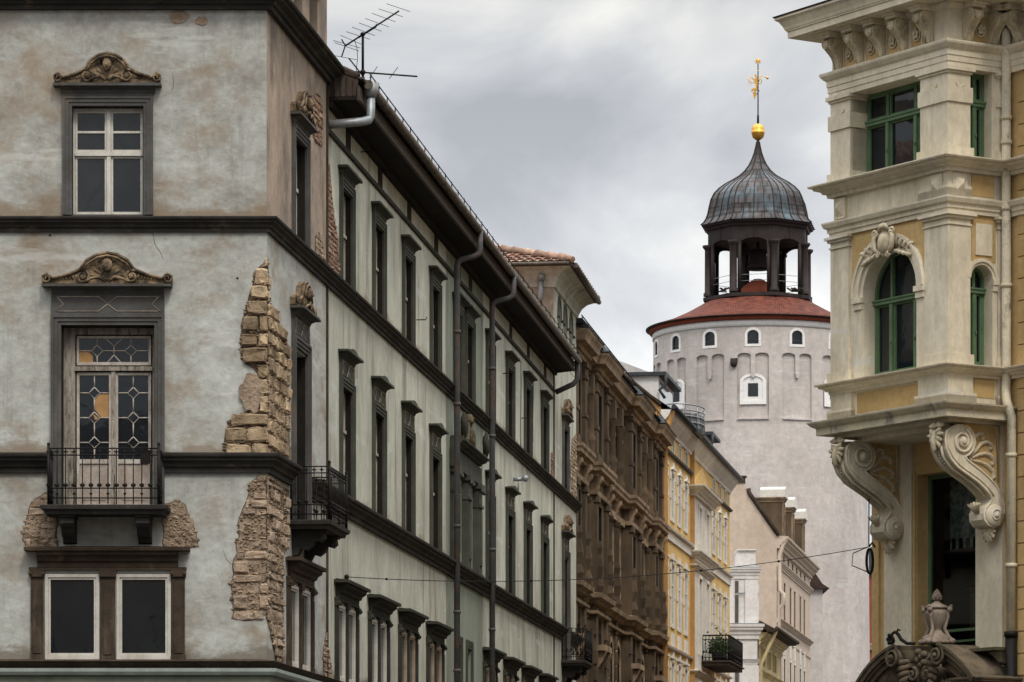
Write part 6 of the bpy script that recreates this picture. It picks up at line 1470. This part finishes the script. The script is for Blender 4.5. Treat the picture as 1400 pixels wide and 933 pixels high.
# ================================================================== 7. beige house with dormers
P_, rz_ = frame_at((14.0, 205.), 1546.)
BG = thing('beige_house', 'tall beige house with a broad blank gable and three metal-capped dormers below the round tower', 'building', (P_[0], P_[1], 0), rz_)
LG = 21.5; prs = [1.9, 4.5, 8.2, 10.9, 14.6, 17.3]
w = MB(); w.wall(0, LG, 0, 19.3, [(c - .5, c + .5, z0, z1) for c in prs for z0, z1 in ((15.25, 17.3), (10.2, 13.2), (5.5, 8.5))] + [(c - .45, c + .45, 18.25, 18.75) for c in [1.6 + 2.7 * k for k in range(7)]], .05); w.build('wall', 'beige_wall', BG)
w = MB(); w.box(.02, LG, .3, 10, 0, 19.2); w.build('core', 'dark_void', BG)
g_ = MB(); g_.prism([(.0, 0), (10, 0), (10, 22.3), (1.75, 22.3), (1.6, 22.0), (1.45, 21.8), (.0, 19.4)], 0, .35, 'yz'); g_.build('gable_wall', 'beige_wall', BG)
q = MB(); q.box(-.06, .4, 1.7, 3.0, 22.301, 22.6); q.box(-.1, .45, 1.62, 3.1, 22.601, 22.68); q.build('chimney', 'brown_surround', BG)
q = MB(); q.tube([(-.02, 1.5, 22.0), (-.02, 1.45, 21.75), (-.02, -.1, 19.5)], .12, 6); q.build('verge_tiles', 'brown_surround', BG)
q = MB()
for k in range(9): q.box(1.0 + .0, 1.6, 0, 0.01, 19.6, 19.61)
w2 = q
for c in prs:
    for z0, z1 in ((15.25, 17.3), (10.2, 13.2), (5.5, 8.5)):
        s = MB(); s.box(c - .66, c - .5, -.03, 0, z0, z1); s.box(c + .5, c + .66, -.03, 0, z0, z1); s.box(c - .66, c + .66, -.04, 0, z1, z1 + .16)
        if z1 < 15: s.prism([(c - .5, z1 + .2), (c + .5, z1 + .2), (c + .5, z1 + .8)] + arc(c, z1 + .8, .5, 0, 180, 8, rz=.3) + [(c - .5, z1 + .8)], -.05, 0)
        o = s.build('window', 'white_trim' if z1 < 15 else 'beige_wall', BG)
        p = MB(); p.box(c - .5, c + .5, .03, .045, z0, z1); p.build('pane', 'glass_street', o)
        p = MB(); casement(p, c - .49, c + .49, z0 + .01, z1 - .01, .005, .06, .024); p.box(c - .03, c + .03, .005, .029, z0 + .1, z1 - .1); p.build('frame', 'brown_surround', o)
q = MB()
for c in [1.6 + 2.7 * k for k in range(7)]: q.box(c - .45, c + .45, .02, .04, 18.25, 18.75)
q.build('frieze_opening', 'brown_surround', BG)
for z0, z1, o_ in ((18.82, 19.45, .6), (17.85, 18.2, .22), (14.9, 15.12, .25), (14.1, 14.2, .06)):
    q = MB(); q.sweep(molding(o_, z0, z1), [(.0, 0), (LG, 0)]); q.build('cornice', 'beige_wall', BG)
rf = MB(); rf.prism([(-.5, 19.47), (.05, 19.45), (1.7, 22.0), (5, 22.5), (10, 22.2), (10, 19.3), (0, 19.3)], .36, LG, 'yz'); rf.build('roof', 'brown_surround', BG)
for s_ in (2.4, 8.2, 15.2):
    d = MB(); d.box(s_, s_ + 1.7, -.02, 2.6, 19.5, 21.75); o = d.build('dormer', 'brown_stone', BG)
    t_ = MB(); t_.prism([(s_ - .1, 21.76), (s_ + 1.8, 21.76)] + [(s_ + 1.8, 22.15)] + arc(s_ + .85, 22.15, .95, 0, 180, 12, rz=.22) + [(s_ - .1, 22.15)], -.25, 1.1, smooth=False); t_.build('dormer_cap', 'white_trim', o)
    t_ = MB(); t_.box(s_ + .4, s_ + 1.3, -.06, -.03, 19.9, 21.5); t_.build('pane', 'glass_street', o)
    t_ = MB(); t_.sweep(molding(.15, 21.5, 21.74), [(s_, 2.6), (s_, -.02), (s_ + 1.7, -.02), (s_ + 1.7, 2.6)]); t_.box(s_ + .25, s_ + .39, -.12, -.025, 19.6, 21.49); t_.box(s_ + 1.31, s_ + 1.45, -.12, -.025, 19.6, 21.49); t_.build('dormer_trim', 'brown_stone_light', o)
q = MB(); q.tube([(.2, -.5, 19.4), (.15, -.3, 19.0), (.1, -.12, 18.4), (.1, -.12, 16.6), (.05, -.35, 16.4), (.05, -.35, 15.9), (.1, -.12, 15.6), (.1, -.12, 0.1)], .12, 7); q.build('downpipe', 'beige_wall', BG)

# ================================================================== 8. round tower
TC = (16.12, 254.0)
TW = thing('round_tower', 'massive pale round tower with blind niches, red cone roof and a dark onion-domed lantern', 'tower', (TC[0], TC[1], 0))
def cyl(rad):
    return lambda p: ((rad(p[2]) - 0 + (-p[1])) * math.sin(p[0] / 6.85), -(rad(p[2]) - p[1]) * math.cos(p[0] / 6.85), p[2])
rad_up = lambda z: 6.93 - (z - 30) * .012
NS = 15; dth = 2 * math.pi / NS; ph0 = R(-6.3)
w = MB(); w.fn = cyl(rad_up); ops = []; hw = 6.85 * R(8.4)
angs = [ph0 + k * dth for k in range(-7, 8)]
C2 = 2 * math.pi * 6.85 / 2
for a in angs:
    c = a * 6.85
    ops.append((c - hw, c + hw, 30.65, 34.85)); ops.append((c - .36, c + .36, 35.40, 36.30, .15))
x0 = -C2 + ph0 * 6.85; w.wall(x0, x0 + 2 * C2, 30.3, 36.95, ops, .16, xstep=.36)
for a in angs:
    c = a * 6.85; w.archfill(c - hw, c - .14, 34.66, 34.85, 0, .16, 8, rise=.18); w.archfill(c + .14, c + hw, 34.66, 34.85, 0, .16, 8, rise=.18); w.archfill(c - .36, c + .36, 36.0, 36.30, 0, .15, 8, rise=.29)
    w.prism([(c - .14, 34.9), (c - .14, 33.5), (c - .08, 33.25), (c + .08, 33.25), (c + .14, 33.5), (c + .14, 34.9)], -.02, .17)
    w.box(c - hw, c - hw * .5, -.10, .05, 30.58, 30.66); w.box(c - hw * .5, c, -.10, .05, 30.57, 30.65); w.box(c, c + hw * .5, -.10, .05, 30.57, 30.65); w.box(c + hw * .5, c + hw, -.10, .05, 30.58, 30.66)
w.build('drum_wall', 'tower_plaster', TW)
b = MB(); b.lathe([(7.42, 0), (7.22, 24), (6.95, 30.3)], (0, 0, 0), 96); b.build('shaft', 'tower_plaster', TW)
b = MB(); b.lathe([(6.77, 30), (6.69, 36.9)], (0, 0, 0), 96); b.build('niche_wall', 'tower_plaster', TW)
b = MB(); b.lathe([(6.86, 36.55), (6.92, 36.56), (6.92, 36.95), (6.8, 36.96)], (0, 0, 0), 96); b.build('eaves_band', 'tower_white', TW)
for k, a in enumerate(angs):
    if math.cos(a) < -.1: continue
    c = a * 6.85; f = MB(); f.fn = cyl(rad_up); f.archring(c, 36.0, .36, .52, -.03, 0, 10, leg=.6, rise0=.29, rise1=.46); f.box(c - .52, c, -.03, 0, 35.24, 35.40); f.box(c, c + .52, -.03, 0, 35.24, 35.40); o = f.build('small_window', 'tower_white', TW)
    p = MB(); p.fn = cyl(rad_up); p.box(c - .37, c, .10, .13, 35.38, 36.32); p.box(c, c + .37, .10, .13, 35.38, 36.32); p.build('pane', 'glass_dark', o)
    p = MB(); p.fn = cyl(rad_up); p.box(c - .36, c + .36, .06, .09, 35.62, 35.68); p.box(c - .36, c - .31, .06, .09, 35.4, 36.3); p.box(c + .31, c + .36, .06, .09, 35.4, 36.3); p.build('frame', 'slate', o)
    if (k - 7) % 2 == 0:
        f = MB(); f.fn = cyl(lambda z: rad_up(z) - .10); f.archring(c, 33.0, .62, .85, -.06, .0, 12, leg=1.45, rise0=.35, rise1=.52); f.box(c - .62, c, -.05, 0, 31.55, 31.8); f.box(c, c + .62, -.05, 0, 31.55, 31.8)
        f.box(c - .62, c - .33, -.0, .02, 31.8, 33.3); f.box(c + .33, c + .62, -.0, .02, 31.8, 33.3); f.box(c - .33, c + .33, -.0, .02, 32.9, 33.33); f.box(c - .33, c + .33, 0, .02, 31.801, 32.05); o = f.build('niche_window', 'tower_white', TW)
        p = MB(); p.fn = cyl(lambda z: rad_up(z) - .10); p.box(c - .32, c + .32, -.015, .0, 32.05, 32.9); p.build('pane', 'glass_dark', o)
b = MB(); b.fn = cyl(rad_up); c = R(-16.4) * 6.85; b.ell((c, -.1, 34.2), (.24, .18, .28), 10, 7); b.box(c - .22, c + .22, -.1, .02, 34.25, 34.5); b.build('stone_mask', 'dark_bronze', TW)
b = MB(); b.lathe([(6.8, 36.93), (7.05, 36.95), (7.12, 37.0), (7.12, 37.22), (6.9, 37.24)], (0, 0, 0), 96); b.build('eaves_board', 'red_band', TW)
b = MB(); b.lathe([(7.30, 37.22), (7.31, 37.28), (6.0, 37.68), (4.8, 38.22), (3.9, 38.72), (3.5, 38.95), (0, 39.0)], (0, 0, 0), 96, uvscale=46); b.build('cone_roof', 'tower_tiles', TW)
b = MB(); b.lathe([(7.10, 37.19), (7.36, 37.20), (7.36, 37.26), (7.25, 37.29)], (0, 0, 0), 96); b.build('eaves_gutter', 'dark_bronze', TW)
# lantern (octagonal)
PH = R(-90 - 31); n8 = [PH + k * math.pi / 4 for k in range(8)]
LR = 3.42
b = MB(); b.lathe([(3.3, 38.85), (3.7, 38.95), (3.75, 39.0), (3.75, 39.22), (3.2, 39.24), (0, 39.26)], (0, 0, 0), 8, smooth=False, phase=PH); ln = b.build('lantern', 'dark_bronze', TW)
for a in n8:
    c = MB(); x, y = LR * math.cos(a), LR * math.sin(a)
    c.lathe([(.30, 39.3), (.30, 39.5), (.22, 39.55), (.21, 42.3), (.24, 42.35), (.36, 42.5), (.36, 42.62), (.22, 42.64)], (x, y, 0), 10)
    for q in (-1, 1):
        t = a + q * .09; c.tube([(3.2 * math.cos(t), 3.2 * math.sin(t), 39.3), (3.2 * math.cos(t), 3.2 * math.sin(t), 42.6)], .14, 6)
    c.build('column', 'dark_bronze', ln)
b = MB()
for k in range(8):
    a0, a1 = n8[k], n8[(k + 1) % 8]; A = Vector((LR * math.cos(a0), LR * math.sin(a0))); B = Vector((LR * math.cos(a1), LR * math.sin(a1))); d = (B - A); L_ = d.length; d /= L_; nr = Vector((d.y, -d.x))
    b.fn = lambda p, A=A, d=d, nr=nr: (A.x + d.x * p[0] + nr.x * (-p[1]), A.y + d.y * p[0] + nr.y * (-p[1]), p[2])
    b.archfill(.22, L_ - .22, 42.2, 42.95, 0, .2, 10, rise=.62); b.box(0, L_, 0, .2, 42.95, 43.9); b.box(0, .22, 0, .2, 42.5, 42.95); b.box(L_ - .22, L_, 0, .2, 42.5, 42.95)
    b.box(L_ / 2 - .03, L_ / 2 + .03, -.04, 0, 42.9, 43.7); b.prism([(.22, 42.5), (.22, 41.9), (.5, 42.45), (.6, 42.8)], .05, .15); b.prism([(L_ - .22, 42.5), (L_ - .22, 41.9), (L_ - .5, 42.45), (L_ - .6, 42.8)], .05, .15)
b.fn = None; b.build('arcade', 'dark_bronze', ln)
b = MB(); b.lathe([(3.3, 43.55), (3.55, 43.6), (3.62, 43.75), (3.78, 43.82), (3.85, 43.95), (0, 43.96)], (0, 0, 0), 8, smooth=False, phase=PH); b.lathe([(3.1, 42.9), (0, 43.3)], (0, 0, 0), 8, False, PH); b.build('lantern_eaves', 'dark_bronze', ln)
b = MB()
for k in range(8):
    a0, a1 = n8[k], n8[(k + 1) % 8]
    for z, r_ in ((40.0, .016), (40.4, .016)): b.tube([(LR * .98 * math.cos(a0), LR * .98 * math.sin(a0), z), (LR * .98 * math.cos(a1), LR * .98 * math.sin(a1), z + .05)], r_, 4)
b.build('rail_wire', 'zinc', ln)
b = MB(); b.lathe([(0, 40.6), (.3, 40.55), (.75, 40.25), (1.15, 39.9), (1.3, 39.5), (1.3, 39.33)][::-1], (0, 0, 0), 24); b.build('inner_dome', 'red_band', ln)
b = MB(); b.lathe([(0, 40.62), (.85, 40.65), (.72, 40.9), (.6, 41.3), (.55, 41.7), (.35, 41.95), (0, 42.0)], (0, 0, .55), 20); b.tube([(0, 0, 42), (0, 0, 43)], .1, 6); b.box(-1.6, 1.6, -.1, .1, 42.2, 42.4); b.tube([(-.9, 0, 39.4), (-.9, 0, 42.9)], .18, 6); b.tube([(.9, .5, 39.4), (.9, .5, 42.9)], .14, 6); b.build('bell', 'dark_bronze', ln)
b = MB(); rnd = random.Random(3)
for s_ in (-2.3, 2.0, 2.5): 
    for k in range(5): b.tube([(s_ + rnd.uniform(-.4, .4), -2.6, 39.35), (s_ + rnd.uniform(-.4, .4), -2.6, 39.6)], .06, 5)
b.build('lantern_fittings', 'dark_bronze', ln)
prof = [(3.90, 43.96), (3.72, 44.10), (3.55, 44.35), (3.42, 44.7), (3.34, 45.1), (3.22, 45.6), (3.0, 46.05), (2.66, 46.4), (2.22, 46.72), (1.72, 47.0), (1.28, 47.28), (.92, 47.6), (.62, 48.0), (.42, 48.4), (.27, 48.8), (.17, 49.2), (.10, 49.55), (.07, 49.9)]
b = MB(); b.lathe(prof, (0, 0, 0), 8, smooth=False, phase=PH, uvscale=22)
dm = b.build('onion_dome', 'copper', TW)
b = MB()
for k in range(8):
    for q in range(4):
        u = q / 4; a0, a1 = n8[k], n8[(k + 1) % 8]; pts = []
        for r_, z in prof[: 12 if q else 17]:
            x = (1 - u) * math.cos(a0) + u * math.cos(a1); y = (1 - u) * math.sin(a0) + u * math.sin(a1); pts.append((r_ * x * 1.006, r_ * y * 1.006, z))
        b.tube(pts, .045 if q == 0 else .028, 5)
b.build('standing_seam', 'dark_bronze', dm)
b = MB(); b.lathe([(0, 49.65), (.12, 49.66), (.36, 49.85), (.43, 50.1), (.45, 50.15), (.45, 50.2), (.42, 50.22), (.42, 50.4), (.34, 50.62), (.12, 50.75), (0, 50.76)], (0, 0, 0), 24); b.build('gilded_ball', 'gold', TW)
b = MB(); b.tube([(0, 0, 50.7), (0, 0, 51.3), (0, 0, 51.31), (0, 0, 54.7)], [.075, .07, .045, .035], 8); b.tube([(-.15, 0, 52.6), (.1, 0, 52.95)], .02, 5); sp = b.build('spire_rod', 'iron', TW)
b = MB()
b.ell((0, 0, 54.85), (.14, .03, .14), 8, 5)
for k in range(8): t = k * math.pi / 4; b.tube([(0, 0, 54.85), (.26 * math.cos(t), 0, 54.85 + .26 * math.sin(t))], [.04, .008], 4)
b.ell((0, 0, 54.2), (.06, .06, .06), 6, 5); b.ell((.62, 0, 53.75), (.09, .09, .09), 8, 6)
b.tube([(.05, 0, 53.5), (.2, 0, 53.9), (.4, 0, 53.85), (.6, 0, 53.75)], .022, 5); b.tube([(.03, 0, 53.4), (.18, 0, 53.35), (.24, 0, 53.6), (.12, 0, 53.8)], .03, 5)
b.prism([(-.10, 53.1), (-.18, 53.35), (-.30, 53.5), (-.22, 53.55), (-.45, 53.75), (-.34, 53.78), (-.28, 53.65), (-.15, 53.75), (-.26, 53.95), (-.12, 54.0), (-.05, 53.8), (-.02, 53.5), (-.04, 53.1)], -.02, .02)
b.tube([(-.3, 0, 53.4), (-.55, 0, 53.5), (-.58, 0, 53.8)], .02, 5); b.tube([(0, 0, 54.9), (0, 0, 53.0), (-.2, 0, 52.8), (-.2, 0, 53.2)], .03, 5); b.tube([(0, 0, 53.6), (.1, 0, 53.6)], .03, 5); b.prism([(-.48, 52.85), (-.05, 52.95), (-.05, 53.12), (-.4, 53.05)], -.02, .02); b.prism([(-.36, 52.8), (-.1, 52.85), (-.15, 52.55), (-.22, 52.3)], -.02, .02)
for k in range(4): b.spiral((-.55, 53.3 + .16 * k), .12, .04, .8, .015, y=0, start=R(60 * k))
b.build('weather_vane', 'gold', TW)

# annex at the tower's foot and the brick house behind
AX = thing('tower_annex', 'small annex with steep red tiled roof against the foot of the round tower', 'building', (16.6, 236.5, 0))
b = MB(); b.box(0, 2.35, 0, 10, 0, 19.0); b.build('wall', 'tower_plaster', AX)
b = MB(); b.prism([(2.75, 19.0), (2.3, 19.3), (1.9, 19.9), (1.5, 20.9), (-.6, 22.4), (-.6, 19.0)], -.3, 10, 'xz'); b.build('roof', 'roof_tiles', AX)
b = MB(); b.prism([(1.6, 19.4), (1.2, 19.4), (1.2, 20.8), (1.4, 20.9)], -.5, -.31, 'xz'); b.build('roof_window', 'zinc', AX)
RB = thing('brick_house', 'dark red brick building glimpsed in the gap between the round tower and the oriel house', 'building', (25.0, 292.0, 0))
b = MB(); b.box(0, 14, 0, 14, 0, 24.2); b.build('wall', 'red_brick_wall', RB)
b = MB(); b.prism([(-.3, 24.2), (14.3, 24.2), (12, 26.2), (2.0, 26.2)], -.3, 14.3, 'xz'); b.build('roof', 'slate', RB)
b = MB(); b.sweep([(0, 18.4), (.2, 18.45), (.25, 18.9), (0, 18.95)], [(0, 0), (14, 0)]); b.build('string_course', 'brick', RB)

# overhead cable between the two corner buildings
def cpt(px, py, Y): return Vector(((px - 700) / 5300. * Y, Y, 1.6 + (1195 - py) / 5300. * Y))
A = cpt(474, 789, 71.9); B = cpt(1188, 748, 73.1)
b = MB(); N = 40; b.tube([tuple(A.lerp(B, k / N) + Vector((0, 0, -.30 * 4 * (k / N) * (1 - k / N)))) for k in range(N + 1)], .0075, 5)
b.ell(A, (.05, .05, .05), 6, 4)
for k in (3, 14, 27, 33): b.ell(A.lerp(B, k / N) + Vector((0, 0, -.30 * 4 * (k / N) * (1 - k / N))), (.03, .02, .025), 6, 4)
tag(b.build('overhead_cable', 'iron'), 'thin black wire sagging across the street from the weathered building to the oriel house', 'cable')
b = MB(); C_ = B + Vector((0, -.03, -.27))
for k in range(4): b.tube([tuple(C_ + Vector((.06 * math.cos(t) + .01 * k, .02 * k, .24 * math.sin(t)))) for t in [2 * math.pi * q / 16 for q in range(17)]], .014, 5)
b.tube([tuple(B), tuple(B + Vector((.06, 0, .08))), tuple(B + Vector((.12, .05, 0)))], .02, 5); b.tube([tuple(B + Vector((-.02, 0, 0))), tuple(B + Vector((-.30, 0, -.12))), tuple(B + Vector((-.32, 0, -.35))), tuple(C_ + Vector((-.04, 0, -.2)))], .010, 5)
b.tube([tuple(B + Vector((0, 0, 0))), tuple(B + Vector((.0, 0, .4))), tuple(B + Vector((0, 0, 1.0))), tuple(B + Vector((.07, .0, 1.3)))], .012, 4)
tag(b.build('cable_coil', 'iron'), 'black coil of spare cable hanging at the wall end of the overhead wire', 'cable')

# houses on the far side of the street, out of the photograph behind the oriel house (they shade the street)
HS = [((.0975 * Y0 + 1.6, Y0, 0), -96, L_, h, m, lab + ' four-storey house on the hidden right side of the street') for Y0, L_, h, m, lab in ((84, 26, 17, 'beige_wall', 'beige'), (111, 24, 18.5, 'pale_yellow', 'pale yellow'), (136, 30, 17.5, 'orange_wall', 'orange'), (167, 30, 18, 'whitewash', 'whitewashed'))]
HS += [((-17, -12, 0), 83, 60, 15, 'plaster_pink', 'brown terrace to the left of the camera, outside the picture'), ((17, -12, 0), -97, 60, 15, 'brown_stone', 'dark terrace to the right of the camera, outside the picture'), ((-30, -20, 0), 180, 60, 16, 'beige_wall', 'beige terrace behind the camera, outside the picture')]  # unseen terraces added to block low sky and deepen contrast
for (P0, rot, L_, h, m, lab) in HS:
    t = thing('street_house', lab, 'building', P0, R(rot)) if rot != 83 else thing('street_house', lab, 'building', (P0[0] + L_ * math.cos(R(rot)), P0[1] + L_ * math.sin(R(rot)), 0), R(rot))
    w = MB(); n = int(L_ / 2.6); ops = [(-L_ + 1.3 + q * 2.6 - .55, -L_ + 1.3 + q * 2.6 + .55, z, z + 2.0) for q in range(n) for z in (1.2, 5.4, 9.2, 13.0)]
    T_ = Matrix.Identity(4); w.wall(-L_, 0, 0, h, ops, .2); w.build('wall', m, t)
    w = MB(); w.box(-L_, 0, .22, 10, 0, h); w.build('core', m, t)
    for o_ in ops:
        f = MB(); casement(f, o_[0], o_[1], o_[2], o_[3], .1, .07, .06); f.box((o_[0] + o_[1]) / 2 - .04, (o_[0] + o_[1]) / 2 + .04, .1, .15, o_[2] + .07, o_[3] - .07); fr = f.build('window', 'white_trim', t)
        p = MB(); p.box(o_[0] + .05, o_[1] - .05, .15, .16, o_[2] + .05, o_[3] - .05); p.build('pane', 'glass_street', fr)
    w = MB(); w.sweep(molding(.4, h - .5, h), [(-L_, 0), (0, 0)]); w.build('cornice', m, t)
    w = MB(); w.prism([(-.5, h + .01), (5, h + 3.6), (10.2, h + .01)], -L_, 0, 'yz'); w.build('roof', 'roof_tiles', t)
